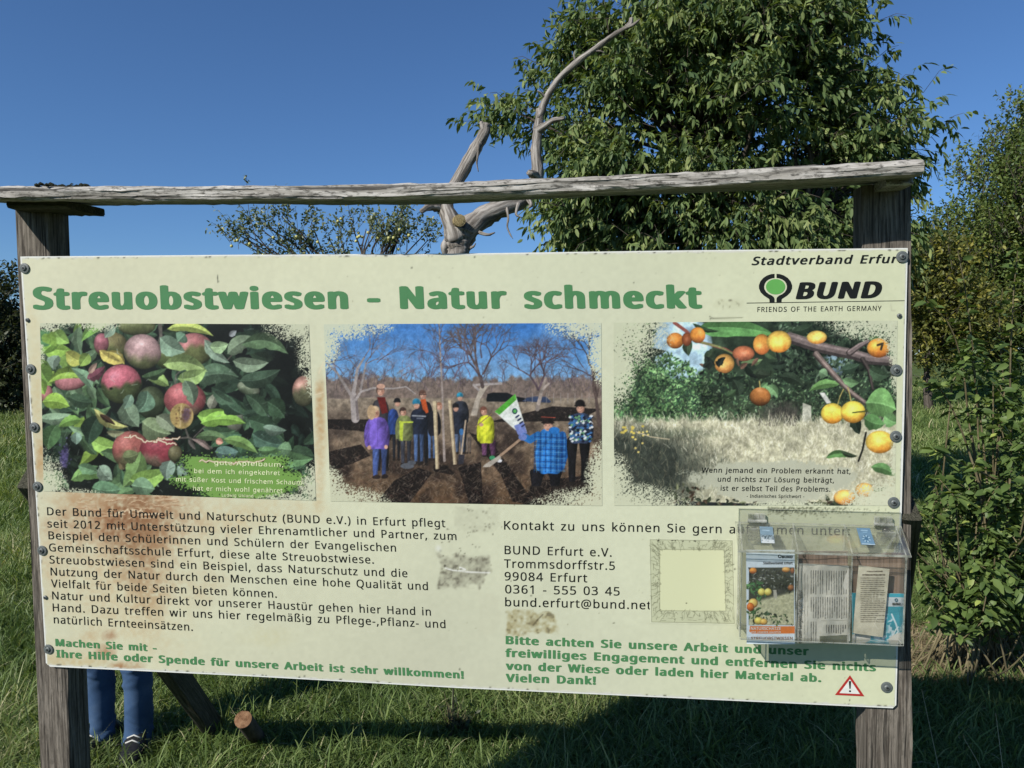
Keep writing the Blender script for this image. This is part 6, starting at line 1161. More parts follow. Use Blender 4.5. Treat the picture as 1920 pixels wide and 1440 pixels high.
# flattened straw at the right
n = 15000; x = np.concatenate([rng.uniform(2.1, 3.4, n//2), rng.uniform(2.2, 3.6, n//2)]); y = np.concatenate([rng.normal(4.15, .16, n//2), rng.normal(4.4, .22, n//2)])
V, T, C = blades(x, y, rng.uniform(.03, .12, n), rng.uniform(.003, .006, n), rng.uniform(1.2, 4.5, n), rng.rand(n))
tag(fast_mesh('dry_straw', V, T, leaf_mat('straw', [(0, (.14, .11, .06)), (.5, (.30, .24, .14)), (1, (.48, .40, .26))], .6, .2, .2), None, C), 'pale dry straw lying flat at the foot of the shrub', 'straw', None, 'stuff')

# ================================================================ foliage
def leaves(pos, dirv, L, W, droop=.25, fold=.25, roll=1.0):
    """leaf blades: stalk at pos, tip along dirv; 8 points each, folded on the midrib and curved down"""
    n = len(pos); d = dirv/(np.linalg.norm(dirv, axis=1)[:, None]+1e-9)
    up = np.tile([0, 0, 1.], (n, 1))+roll*rng.randn(n, 3)*.6; s = np.cross(d, up); s /= np.linalg.norm(s, axis=1)[:, None]+1e-9; nn = np.cross(s, d)
    L = np.broadcast_to(L, n)[:, None]; W = np.broadcast_to(W, n)[:, None]; dz = np.array([0, 0, -1.])
    def mid(t): return pos+d*L*t+dz*(L*droop*t*t)
    def side(t, w, sg): return mid(t)+s*(sg*W/2*w)+nn*(fold*W*.5*w)
    pts = [mid(0), mid(.4), mid(.75), mid(1.), side(.3, .86, 1), side(.68, .8, 1), side(.3, .86, -1), side(.68, .8, -1)]
    V = np.stack(pts, 1).reshape(-1, 3); o = (np.arange(n)*8)[:, None]
    F_ = [(0, 1, 4), (4, 1, 5), (1, 2, 5), (5, 2, 3), (0, 6, 1), (6, 7, 1), (1, 7, 2), (7, 3, 2)]
    return V, np.concatenate([o+np.array(f) for f in F_], 0)
def unit(n):
    v = rng.randn(n, 3); return v/np.linalg.norm(v, axis=1)[:, None]
def foliage_obj(name, mat_, parent, pos, dirv, L, W, tint, **kw):
    V, T = leaves(pos, dirv, L, W, **kw); return fast_mesh(name, V, T, mat_, parent, np.repeat(tint, 8))
def spline(P, n):
    P = np.asarray(P, float); out = []
    Pp = np.concatenate([[2*P[0]-P[1]], P, [2*P[-1]-P[-2]]])
    for i in range(1, len(Pp)-2):
        for t in np.linspace(0, 1, n, endpoint=False):
            a, b_, c, d = Pp[i-1], Pp[i], Pp[i+1], Pp[i+2]; out.append(.5*((2*b_)+(-a+c)*t+(2*a-5*b_+4*c-d)*t*t+(-a+3*b_-3*c+d)*t**3))
    out.append(P[-1]); return np.array(out)

def bark(name, c0, c1, sc=30., stretch=.2, bump=.6):
    m, ns, ls, b = mat(name, .9, .15); a = node(ns, 'ShaderNodeAttribute', attribute_name='gr'); mp = node(ns, 'ShaderNodeMapping'); mp.inputs['Scale'].default_value = (stretch, 1, 1); ls.new(a.outputs['Vector'], mp.inputs[0])
    n = node(ns, 'ShaderNodeTexNoise', Scale=sc, Detail=8., Roughness=.68); ls.new(mp.outputs[0], n.inputs['Vector'])
    r = ramp(ns, ls, n.outputs['Fac'], [(.33, tuple(np.array(c0)*.4)), (.45, c0), (.62, c1)]); ls.new(r.outputs[0], b.inputs['Base Color'])
    bp = node(ns, 'ShaderNodeBump', Strength=bump, Distance=.012); ls.new(n.outputs['Fac'], bp.inputs['Height']); ls.new(bp.outputs[0], b.inputs['Normal']); return m
M_BARK = bark('dark_bark', (.045, .038, .03), (.10, .085, .07))
M_DEAD = bark('silver_dead_wood', (.13, .115, .10), (.34, .315, .285), 34., .14, .8)
M_STEM = bark('green_brown_stem', (.10, .085, .045), (.20, .17, .10))

def clump_tree(name, label, cat, base, blobs, D, nclump, ntwig, nleaf, Lf, asp, mleaf, mbark, depth=1.0, droop=.5, twl=.32, trunk_r=.14, sig=.26, tint=(.2, .8), group=None, seed=1, upd=.2, fold=.25, limb=None):
    """tree: tapered trunk, limbs to every leaf clump, crown of many separate leaves on drooping twigs.
    blobs: (px, py, rx, ry) outline masses of the crown at distance D, each with its own depth"""
    global rng; keep = rng; rng = np.random.RandomState(seed)
    t = thing(name, base, label, cat, group); B = np.array(blobs, float); B[:, 2:] *= .9; area = B[:, 2]*B[:, 3]; pr = area/area.sum()
    cc = []; 
    while len(cc) < nclump:
        bl = B[rng.choice(len(B), p=pr)]; v = unit(1)[0]*rng.rand()**.38
        dz = depth*min(1.0, (bl[2]+bl[3])/2/110.)
        cc.append(at(bl[0]+v[0]*bl[2], bl[1]-v[2]*bl[3], D+v[1]*dz+rng.uniform(-.15, .15)*depth))
    cc = np.array(cc); ctr = np.array([cc[:, 0].mean(), D, np.percentile(cc[:, 2], 15)])
    tw = cc[rng.randint(len(cc), size=ntwig)]+rng.randn(ntwig, 3)*sig*np.array([1, 1, .7])
    out = tw-ctr; out /= np.linalg.norm(out, axis=1)[:, None]+1e-6; td = out*.8+unit(ntwig)*.75+np.array([0, 0, upd]); td /= np.linalg.norm(td, axis=1)[:, None]
    k = np.repeat(np.arange(ntwig), nleaf); s = np.tile(np.linspace(.15, 1, nleaf), ntwig)+rng.randn(len(k))*.05; l = twl*rng.uniform(.6, 1.3, ntwig)[k]
    pos = tw[k]+td[k]*(l*s)[:, None]+np.array([0, 0, -1.])*(l*s*s*.45*droop)[:, None]
    dv = td[k]*.55+unit(len(k))*.75+np.array([0, 0, -1.])*droop
    lt = np.clip(rng.uniform(tint[0], tint[1], ntwig)[k]+rng.randn(len(k))*.10, 0, 1)
    foliage_obj('crown', mleaf, t, pos, dv, Lf*rng.uniform(.65, 1.2, len(k)), Lf*asp*rng.uniform(.8, 1.15, len(k)), lt, droop=.25*droop, fold=fold)
    mm = M(); b = np.array(base, float); h0 = max(.9, (ctr[2]-b[2])*.45); fork = b+np.array([rng.randn()*.1, rng.randn()*.1, h0])
    mm.tube(spline([b-np.array([0, 0, .2]), b*.5+fork*.5+rng.randn(3)*.03, fork], 5), np.linspace(trunk_r*1.25, trunk_r*.85, 11), 10, True, .04)
    nl = max(5, nclump//14); hubs = []
    for i in range(nl):
        c = cc[rng.randint(len(cc))]; h = fork+(c-fork)*rng.uniform(.5, .75)+np.array([0, 0, .1]); md = (fork+h)/2+rng.randn(3)*.12*np.linalg.norm(h-fork)*.5
        P = spline([fork, md, h], 5); mm.tube(P, np.linspace(trunk_r*.6, trunk_r*.26, len(P)), 7, False, .05); hubs.append(h)
    hubs = np.array(hubs)
    for c in cc:
        h = hubs[np.argmin(np.linalg.norm(hubs-c, axis=1))]; md = (h+c)/2+rng.randn(3)*.08+np.array([0, 0, .06]); P = spline([h, md, c], 4); mm.tube(P, np.linspace(trunk_r*.20, trunk_r*.06, len(P)), 5, False)
    for i in range(0, ntwig, 3): mm.tube([tw[i]-td[i]*.1, tw[i]+td[i]*twl*.5, tw[i]+td[i]*twl*.9+np.array([0, 0, -.06*droop])], [.004*twl/.3, .003*twl/.3, .0015], 4, False)
    mm.obj('trunk', mbark, t, True); rng = keep; return t

M_CHERRY = leaf_mat('cherry_leaf', [(0, (.043, .076, .029)), (.4, (.091, .137, .048)), (.75, (.156, .205, .072)), (1, (.240, .272, .108))], .55, .22, .24)
cherry = [(1230, 60, 120, 80), (1400, 50, 170, 90), (1150, 150, 110, 80), (1330, 170, 150, 120), (1510, 70, 80, 80), (1510, 220, 150, 100), (1650, 210, 60, 60), (1725, 150, 16, 18), (1090, 250, 55, 70), (1180, 320, 120, 90), (1380, 340, 150, 90), (1590, 320, 90, 70), (1680, 290, 28, 45),
          (1095, 420, 50, 60), (1250, 430, 140, 70), (1450, 430, 140, 70), (1610, 430, 50, 60), (985, 208, 26, 12), (950, 206, 10, 6), (1040, 165, 16, 24), (1040, 310, 16, 36), (1755, 212, 14, 7), (1065, 110, 12, 18), (1640, 85, 18, 16), (1560, 40, 30, 34), (1100, 60, 26, 20), (1300, 560, 190, 110), (1500, 560, 120, 90), (1120, 540, 70, 80), (1300, -60, 200, 70), (1470, -40, 70, 60), (1670, 380, 14, 40)]
clump_tree('cherry_tree', 'big leafy cherry tree with long drooping leaves rising behind the right half of the board', 'tree', (1.75, 6.9, 0), cherry, 6.8, 190, 9800, 9, .086, .36, M_CHERRY, M_BARK, 1.0, .8, .22, .15, .155, (.05, .92), None, 3, .05)
# apple tree: loose upright shoots, small grey green leaves, pale apples
M_APPLE = leaf_mat('apple_leaf', [(0, (.054, .079, .038)), (.5, (.114, .144, .074)), (1, (.204, .228, .132))], .45, .35, .22)
ab = [(470, 445, 46, 34), (560, 462, 60, 24), (650, 440, 46, 34), (745, 442, 50, 34), (610, 520, 190, 46), (790, 470, 30, 20), (440, 400, 12, 12), (505, 410, 16, 24), (575, 420, 16, 24), (655, 405, 14, 18), (690, 415, 20, 18), (750, 402, 14, 14), (800, 440, 14, 14), (415, 408, 10, 6), (530, 400, 8, 12), (330, 468, 12, 8), (600, 640, 150, 70)]
ap = clump_tree('apple_tree', 'low apple tree with thin upright shoots and pale apples seen between plank and board', 'tree', (at(610, 700, 10.5)[0], 10.5, 0), ab, 10.5, 120, 1300, 8, .062, .5, M_APPLE, M_BARK, .7, .35, .26, .11, .10, (.2, .9), None, 5, .75)
rs = np.random.RandomState(4); mm = M(); V, Fc = lathe([(.003, .020), (.010, .021), (.018, .015), (.022, .003), (.020, -.009), (.013, -.018), (.004, -.019)], (0, 0, 1), 12); mm.add(V, Fc)
a0 = mm.obj('apple', flat('pale_apple_skin', (190, 186, 116), .4, .4, .2, 30), None, True)
for i in range(40):
    bl = ab[rs.choice([0, 0, 1, 2, 2, 3, 3, 4])]; p = at(bl[0]+rs.randn()*bl[2]*.55, bl[1]+rs.randn()*bl[3]*.55, 9.9+rs.rand()*.8); o = a0 if i == 0 else a0.copy()
    if i: COL.objects.link(o)
    o.parent = ap; o.location = Vector(p)-ap.location
# tall thin shoot above the plank
mm = M(); sh = spline([at(480, 450, 10.4), at(466, 390, 10.4), at(462, 328, 10.4)], 5); mm.tube(sh, np.linspace(.006, .002, len(sh)), 5); mm.obj('shoot', M_BARK, ap)
kk = rs.rand(12); P = np.array([at(462+rs.randn()*2, 328+k*14, 10.4) for k in kk]); foliage_obj('shoot_leaves', M_APPLE, ap, P, unit(12)+np.array([0, 0, .4]), .055, .03, rs.rand(12))

# far bushes and trees at the right, fine leaved, some turning yellow
M_FAR = leaf_mat('fine_olive_leaf', [(0, (.050, .084, .026)), (.45, (.119, .162, .044)), (.8, (.194, .222, .055)), (1, (.302, .300, .066))], .5, .3, .25)
fb = [(1890, 450, 90, 120), (1810, 560, 66, 90), (1905, 320, 36, 60), (1960, 380, 90, 130), (1760, 600, 50, 60), (1880, 590, 120, 80), (1745, 500, 16, 40), (1990, 560, 100, 110), (1850, 310, 12, 26), (1895, 240, 10, 40), (1825, 360, 8, 16), (1920, 215, 8, 26), (1795, 420, 14, 18), (1760, 450, 10, 12), (1850, 660, 120, 40), (1960, 260, 40, 60)]
D = 23.; bx = at(1890, 600, D)
clump_tree('hawthorn_tree', 'tall fine leaved olive tree with upright sprays at the right edge', 'tree', (bx[0], D, float(ground_z(bx[0], D))), fb, D, 420, 9500, 9, .135, .5, M_FAR, M_BARK, 2.2, .2, .75, .22, .42, (.05, .66), None, 8, .9)
M_YEL = leaf_mat('yellowing_leaf', [(0, (.057, .075, .023)), (.5, (.149, .155, .040)), (1, (.345, .299, .057))], .5, .3, .3)
clump_tree('yellowing_bush', 'yellow green bush low behind the shrub, left of the tall olive tree', 'bush', (at(1745, 650, 19.5)[0], 19.5, float(ground_z(at(1745, 650, 19.5)[0], 19.5))), [(1752, 520, 36, 60), (1760, 590, 56, 56), (1725, 500, 14, 40), (1800, 610, 40, 40), (1745, 650, 50, 20)], 19.5, 110, 2600, 9, .13, .5, M_YEL, M_BARK, 1.2, .2, .6, .1, .35, (.0, .72), None, 9, .6)
# dark trees across the meadow at the left
M_DKL = leaf_mat('dark_far_leaf', [(0, (.022, .031, .013)), (.5, (.045, .056, .023)), (1, (.086, .090, .038))], .5, .3, .2)
for i, (bl, lab, D) in enumerate((([(-14, 650, 40, 120), (-40, 600, 50, 80), (14, 560, 18, 34), (10, 720, 26, 60), (-60, 700, 60, 80)], 'dark bushy tree beyond the meadow at the left edge', 24.), ([(-190, 600, 90, 130), (-130, 690, 90, 90)], 'dark round tree farther left beyond the meadow', 25.), ([(150, 660, 90, 100), (60, 700, 50, 70), (230, 700, 60, 70)], 'dark low tree beyond the meadow hidden behind the board', 27.))):
    bx = at(bl[0][0], 700, D)[0]; clump_tree('meadow_tree', lab, 'tree', (bx, D, float(ground_z(bx, D))), bl, D, 80, 1900, 9, .17, .5, M_DKL, M_BARK, 2.0, .3, .7, .2, .45, (.1, .8), 'dark trees across the meadow', 20+i, .4)

# dead tree in front of the cherry
D = 5.2; dt = thing('dead_tree', (at(855, 600, D)[0], D, 0), 'bare silver dead tree with broken forked limbs standing behind the board', 'tree')
def limb(name, pts, ws, parent, dd=0., sides=12, jit=.085, n=4):
    P = spline([at(x, y, D+z) for x, y, z in pts], n); r_ = np.interp(np.linspace(0, 1, len(P)), np.linspace(0, 1, len(ws)), np.array(ws)*.40/F*D); mm = M(); mm.tube(P, r_, sides, True, jit); return mm.obj(name, M_DEAD, parent, True)
limb('trunk', [(840, 1085, 0), (848, 800, 0), (852, 600, 0), (856, 500, 0), (858, 455, 0), (862, 432, 0)], [86, 74, 66, 60, 60, 62, 66], dt, n=10)
l1 = limb('limb', [(856, 452, -.02), (848, 420, -.03), (836, 386, 0), (846, 360, .05), (866, 326, .08), (892, 278, .1), (908, 250, .1), (912, 232, .1)], [56, 48, 38, 34, 32, 30, 27, 26, 20], dt)
limb('broken_tip', [(908, 248, .1), (905, 236, .09), (902, 228, .09)], [18, 14, 9], l1, jit=.1)
limb('broken_stub', [(832, 388, 0), (812, 386, -.05), (800, 390, -.08), (789, 397, -.1)], [30, 22, 16, 10], l1, jit=.12)
limb('hanging_bark', [(897, 268, .06), (896, 290, .03), (894, 306, .03), (897, 322, .03)], [7, 6, 4, 2], l1, sides=5)
l2 = limb('limb', [(858, 460, .02), (880, 428, .02), (910, 404, .03), (945, 388, .05), (975, 376, .08), (1000, 352, .1), (1008, 325, .1), (1005, 280, .1), (1010, 240, .1), (1013, 205, .1)], [58, 56, 52, 46, 42, 36, 31, 28, 25, 22, 20], dt)
limb('bough', [(1011, 222, .1), (1022, 190, .08), (1045, 152, .03), (1080, 118, -.03), (1118, 90, -.08), (1150, 66, -.12), (1180, 48, -.15)], [20, 17, 16, 15, 14, 13, 11, 8], l2)
limb('broken_stub', [(1008, 245, .1), (1022, 236, .05), (1040, 225, .0), (1058, 222, -.05)], [24, 18, 13, 10, 9], l2)
limb('broken_stub', [(1174, 52, -.15), (1182, 44, -.16), (1184, 34, -.16)], [13, 11, 9], l2)
limb('broken_stub', [(1172, 53, -.15), (1188, 46, -.18), (1200, 36, -.2)], [9, 7, 3], l2)
limb('broken_stub', [(1006, 330, .1), (996, 326, .02), (990, 322, 0)], [26, 18, 12], l2, jit=.12)
for P, W in (([(1024, 186, .08), (1016, 176, .05), (1008, 170, .03)], [8, 5, 3]), ([(1080, 118, -.03), (1076, 104, -.05), (1078, 96, -.05)], [7, 4, 2]), ([(1110, 96, -.07), (1126, 96, -.09), (1134, 100, -.09)], [6, 4, 2]), ([(950, 390, 0), (953, 410, -.05), (951, 425, -.05), (957, 440, -.05), (962, 448, -.05)], [8, 5, 4, 4, 1]), ([(972, 382, 0), (968, 402, -.05), (978, 408, -.06)], [10, 6, 2]), ([(898, 436, -.05), (915, 440, -.08), (928, 436, -.1)], [10, 7, 3]), ([(880, 466, -.03), (888, 462, -.06), (892, 456, -.06)], [8, 5, 2]), ([(990, 372, .05), (996, 384, 0), (990, 390, 0)], [14, 10, 4])): limb('dead_twig', P, W, l2, sides=6)
limb('trunk_burl', [(835, 480, -.02), (834, 462, -.04), (838, 446, -.02)], [12, 20, 8], dt, jit=.1)
mm = M(); c = at(862, 413, D-.16); ax = CAM-c; ax /= np.linalg.norm(ax); ax = ax+np.array([.15, 0, .1]); ax /= np.linalg.norm(ax); rk = 11/F*D
for i, (a, b_) in enumerate(((1.0, 0), (.8, .004), (.45, .001))): V, Fc = lathe([(rk*a*.98, -.10), (rk*a, b_)] if i == 0 else [(rk*a, b_-.002), (rk*a*.6, b_)], ax, 14); mm.add(np.array(V)+c, Fc, np.array(V)*np.array([1, 1, 1])*3)
mm.obj('sawn_knot', bark('sawn_wood', (.20, .15, .07), (.42, .34, .18), 60., 1., .4), dt)

# dogwood shrub close behind the right post
M_DOG = leaf_mat('broad_shrub_leaf', [(0, (.044, .076, .022)), (.5, (.093, .144, .039)), (.85, (.156, .213, .059)), (1, (.310, .368, .093))], .5, .28, .28)
rs = np.random.RandomState(12); Ds = 3.9; sb = thing('dogwood_shrub', (at(1850, 1230, Ds)[0], Ds, 0), 'broad leaved shrub with thin arching shoots close behind the right post', 'shrub')
mm = M(); P_ = []; Dv = []; Lf = []; foot = np.array([at(1850, 1230, Ds)[0], Ds+.1, 0.])
shoots = [([(1850, 1150), (1838, 900), (1828, 700), (1812, 560), (1796, 470)], 3.7), ([(1880, 1100), (1896, 850), (1894, 700), (1900, 560), (1908, 470)], 3.6), ([(1850, 1000), (1818, 800), (1805, 690), (1780, 610), (1735, 562)], 3.9), ([(1900, 1100), (1930, 900), (1940, 700), (1950, 520)], 3.8), ([(1860, 1000), (1840, 800), (1826, 700), (1822, 640)], 3.7), ([(1850, 950), (1800, 800), (1760, 728), (1716, 722)], 3.6), ([(1900, 900), (1880, 700), (1874, 610), (1880, 540)], 4.0), ([(1870, 900), (1790, 862), (1750, 840)], 3.5)]
for pts, d in shoots:
    P = spline([at(x, y, d+.25*(1-i/(len(pts)-1))) for i, (x, y) in enumerate(pts)], 8); mm.tube(P, np.linspace(.0065, .0022, len(P)), 6, False)
    for i in range(int(len(P)*.25), len(P)):
        if rs.rand() < .85:
            for sg in (-1, 1): P_.append(P[i]+rs.randn(3)*.006); Dv.append(np.array([sg*(.8+.3*rs.rand()), -.25+.5*rs.randn(), .25+.35*rs.randn()])); Lf.append(.062*rs.uniform(.7, 1.25))
for (x, y, rx, ry, k) in ((1845, 900, 70, 110, 18), (1905, 830, 50, 150, 24), (1825, 1020, 66, 80, 24), (1895, 1030, 76, 90, 32), (1785, 900, 30, 60, 2), (1860, 960, 90, 120, 30), (1960, 950, 60, 160, 20), (1870, 700, 60, 70, 12), (1840, 1120, 76, 34, 16), (1775, 1090, 34, 50, 6), (1910, 1130, 50, 40, 10)):
    for _ in range(k):
        c = at(x+rs.randn()*rx*.6, y+rs.randn()*ry*.6, Ds+rs.uniform(-.35, .6)); a = c+np.array([rs.randn()*.09, rs.randn()*.07, -.10-.12*rs.rand()]); P = spline([a, (a+c)/2+rs.randn(3)*.02, c+rs.randn(3)*.02], 5); mm.tube(P, np.linspace(.0034, .0014, len(P)), 5, False)
        if rs.rand() < .5: f_ = foot+np.array([rs.randn()*.15, rs.randn()*.12, 0]); Pb = spline([f_, (f_+a)/2+rs.randn(3)*.05, a], 5); mm.tube(Pb, np.linspace(.006, .0034, len(Pb)), 5, False)
        for i in range(len(P)):
            for sg in (-1, 1, 1): P_.append(P[i]+rs.randn(3)*.012); Dv.append(np.array([rs.choice([-1, 1])*(.6+.4*rs.rand()), .6*rs.randn()-.2, .1+.45*rs.randn()])); Lf.append(.056*rs.uniform(.6, 1.25))
mm.obj('stems', M_STEM, sb, True); Lf = np.array(Lf); tn = np.clip(.42+.22*rs.randn(len(Lf)), 0, .95); tn[rs.rand(len(Lf)) < .015] = 1
foliage_obj('foliage', M_DOG, sb, np.array(P_), np.array(Dv), Lf, Lf*.60, tn, droop=.35, fold=.30)

# single dry stalks in the grass, cut log, thin dark stake behind the board's middle
st = thing('thin_stake', at(848, 1400, 3.35)*np.array([1, 1, 0]), 'thin dark upright rod in the grass below the middle of the board', 'stake')
mm = M(); mm.tube([np.array([*at(848, 1400, 3.35)[:2], -.05]), at(849, 1340, 3.35), at(851, 1200, 3.35)], [.006, .0045, .004], 6); mm.obj('rod', MW_DARK, st)
base = at(856, 1400, 3.32); mm = M(); PP = []; DD = []
for k in range(26): a = rs.rand()*6.28; q0 = np.array([base[0]+rs.randn()*.02, base[1]+rs.randn()*.02, 0]); e = q0+np.array([math.cos(a)*.06, math.sin(a)*.06, .08+.10*rs.rand()]); mm.tube([q0, (q0+e)/2+rs.randn(3)*.01, e], [.002, .0016, .001], 4, False); PP += [q0+(e-q0)*t for t in (.4, .7, 1)]; DD += list(rs.randn(3, 3)*.6+np.array([0, 0, .2]))
wd_ = thing('dark_weed', (base[0], base[1], 0), 'small dark leafy weed at the foot of the thin rod', 'weed'); mm.obj('stems', M_STEM, wd_); foliage_obj('foliage', M_DKL, wd_, np.array(PP), np.array(DD), .045, .016, rs.rand(len(PP))*.6)
lg = at(456, 1349, 2.97); ax = np.array([.10, -.78, .62]); ax /= np.linalg.norm(ax); lt = thing('cut_log', (lg[0], lg[1]+.15, 0), 'short sawn log with a reddish brown end beside the foot of the left brace', 'log')
mm = M(); mm.tube([lg-ax*.46, lg-ax*.2, lg-ax*.02, lg], [.032, .034, .034, .033], 16, True, .03); mm.obj('bark', M_BARK, lt, True)
mm = M(); V, Fc = lathe([(.032, .000), (.031, .003), (.027, .0045), (.034, .0035), (.02, .0048), (.018, .004), (.004, .005)], ax, 18); mm.add(np.array(V)+lg, Fc, np.array(V)*4+lg*.01); mm.obj('sawn_end', bark('reddish_sawn_end', (.16, .085, .045), (.25, .15, .085), 9., 1., .5), lt)
for i, (x, y, x2, y2, d) in enumerate(((1760, 1440, 1730, 1300, 2.9), (1880, 1440, 1868, 1345, 2.8), (1838, 1440, 1808, 1385, 2.75))):
    p = at(x, y, d); b0 = np.array([p[0]+.02, p[1], 0.]); q_ = at(x2, y2, d); s = thing('dry_stalk', b0, ['tallest pale dry stalk in the dark grass right of the right post', 'pale dry stalk with a seed head at the lower right corner', 'short slanting pale stalk between the two taller ones'][i], 'stalk', 'dry stalks in the shade')
    mm = M(); P = spline([b0, (p+b0)/2, p, q_], 4); mm.tube(P, np.linspace(.0022, .0009, len(P)), 5, False); mm.obj('stem', M_STRAW if 'M_STRAW' in globals() else flat('pale_straw', (196, 188, 156), .7, .2, .1, 100), s)
    mm = M(); mm.tube([q_, q_+np.array([-.002, 0, .008]), q_+np.array([-.004, 0, .016])], [.0012, .0026, .0006], 6); mm.obj('seed_head', flat('seed_husk', (150, 138, 104), .8, .1, .2, 200), s)

# ================================================================ person standing behind the left end of the board
DP = 3.16; xl, xr = at(183, 1425, DP)[0], at(254, 1428, DP)[0]; px0 = (xl+xr)/2
pe = thing('person', (px0, DP, 0), 'person in blue jeans and dark trainers standing behind the left end of the board', 'person')
def skin_body(name, nodes, edges, m_, parent, sub=2):
    me = bpy.data.meshes.new(name); off = np.array(parent_loc(parent)); me.from_pydata([tuple(np.array(p[:3])-off) for p in nodes], edges, []); o = link(name, me, parent)
    md = o.modifiers.new('skin', 'SKIN'); md.use_smooth_shade = True
    for v, p in zip(me.skin_vertices[0].data, nodes): v.radius = (p[3], p[4] if len(p) > 4 else p[3])
    me.skin_vertices[0].data[0].use_root = True; s = o.modifiers.new('sub', 'SUBSURF'); s.levels = s.render_levels = sub; me.materials.append(m_); return o
X0 = px0; Y0 = DP
nd = [(X0, Y0, .93, .13, .09), (X0, Y0, 1.10, .125, .085), (X0, Y0+.01, 1.30, .15, .10), (X0, Y0+.02, 1.42, .10, .075), (X0, Y0+.01, 1.50, .052), (X0, Y0-.01, 1.57, .062, .075), (X0, Y0-.02, 1.65, .078, .095), (X0, Y0-.01, 1.72, .060, .07)]
ed = [(i, i+1) for i in range(7)]
for sg in (-1, 1):
    k = len(nd); fx = (xl if sg < 0 else xr); nd += [(X0+sg*.085, Y0, .84, .082), (X0+sg*.09, Y0, .50, .052), (fx, Y0+.02, .28, .047), (fx, Y0+.03, .09, .036)]; ed += [(0, k), (k, k+1), (k+1, k+2), (k+2, k+3)]
    k = len(nd); nd += [(X0+sg*.17, Y0+.02, 1.41, .058), (X0+sg*.23, Y0+.03, 1.15, .042), (X0+sg*.22, Y0-.08, .92, .032), (X0+sg*.215, Y0-.11, .84, .034, .02)]; ed += [(3, k), (k, k+1), (k+1, k+2), (k+2, k+3)]
    h = k+3
    for j, (dx, L) in enumerate(((-.026, .062), (-.009, .072), (.009, .068), (.026, .052))):
        k = len(nd); nd += [(X0+sg*.215+dx, Y0-.12, .81, .0095), (X0+sg*.215+dx, Y0-.13, .81-L*.5, .0085), (X0+sg*.215+dx, Y0-.122, .81-L, .007)]; ed += [(h, k), (k, k+1), (k+1, k+2)]
    k = len(nd); nd += [(X0+sg*.18, Y0-.125, .835, .011), (X0+sg*.165, Y0-.14, .80, .009)]; ed += [(h, k), (k, k+1)]
skin_body('body', nd, ed, flat('skin', (206, 158, 132), .5, .4, .05, 30), pe)
# hair, face
mm = M(); V = []; Fc = []
for i in range(9):
    for k in range(16):
        th = i/8*1.75; a = k/16*6.283; rr = math.sin(th); V.append((X0+.088*rr*math.cos(a), Y0-.005+.104*rr*math.sin(a)+.012, 1.665+.112*math.cos(th)))
Fc = [(i*16+k, i*16+(k+1) % 16, (i+1)*16+(k+1) % 16, (i+1)*16+k) for i in range(8) for k in range(16)]; Fc = [f for f in Fc if not (sum(V[i][2] for i in f)/4 < 1.70 and sum(V[i][1] for i in f)/4 < Y0-.03)]; mm.add(V, Fc); mm.obj('hair', flat('brown_hair', (74, 54, 42), .6, .3, .3, 80), pe, True)
mm = M(); mm.tube([(X0, Y0-.098, 1.655), (X0, Y0-.122, 1.625), (X0, Y0-.108, 1.612)], [.009, .015, .010], 8); mm.obj('nose', bpy.data.materials['skin'], pe, True)
mm = M()
for sg in (-1, 1): mm.tube([(X0+sg*.032-.012, Y0-.105, 1.655), (X0+sg*.032, Y0-.109, 1.657), (X0+sg*.032+.012, Y0-.105, 1.655)], [.003, .006, .003], 6)
mm.obj('eyes', flat('dark_eye', (50, 40, 34), .3, .5, .1), pe, True)
mm = M(); mm.tube([(X0-.024, Y0-.098, 1.585), (X0, Y0-.106, 1.583), (X0+.024, Y0-.098, 1.585)], [.003, .006, .003], 6); mm.obj('mouth', flat('lips', (160, 92, 84), .5, .3, .05), pe, True)
# jacket
nd2 = [(X0, Y0+.005, .90, .155, .115), (X0, Y0+.005, 1.10, .15, .108), (X0, Y0+.015, 1.30, .172, .122), (X0, Y0+.02, 1.43, .105, .08), (X0, Y0+.012, 1.47, .066)]; ed2 = [(0, 1), (1, 2), (2, 3), (3, 4)]
for sg in (-1, 1): k = len(nd2); nd2 += [(X0+sg*.175, Y0+.02, 1.405, .072), (X0+sg*.235, Y0+.03, 1.15, .056), (X0+sg*.222, Y0-.07, .94, .045)]; ed2 += [(3, k), (k, k+1), (k+1, k+2)]
skin_body('jacket', nd2, ed2, flat('dark_jacket_cloth', (52, 60, 76), .85, .1, .15, 60), pe)
# jeans: swept legs with creases at knee and ankle
def jeans_mat():
    m, ns, ls, b = mat('blue_denim', .85, .15); t = node(ns, 'ShaderNodeTexCoord'); n = node(ns, 'ShaderNodeTexNoise', Scale=9., Detail=6.); ls.new(t.outputs['Object'], n.inputs['Vector']); w = node(ns, 'ShaderNodeTexWave', Scale=420., Distortion=2.); ls.new(t.outputs['Object'], w.inputs['Vector'])
    r = ramp(ns, ls, n.outputs['Fac'], [(.3, (.026, .056, .118)), (.55, (.044, .086, .168)), (.75, (.075, .125, .215))]); mx = node(ns, 'ShaderNodeMixRGB', blend_type='MULTIPLY'); mx.inputs[0].default_value = .25; ls.new(r.outputs[0], mx.inputs[1]); ls.new(w.outputs['Color'], mx.inputs[2]); ls.new(mx.outputs[0], b.inputs['Base Color'])
    bp = node(ns, 'ShaderNodeBump', Strength=.25, Distance=.004); ls.new(n.outputs['Fac'], bp.inputs['Height']); ls.new(bp.outputs[0], b.inputs['Normal']); return m
mm = M(); NR, NS = 120, 44; rq = np.random.RandomState(31); CR = {}
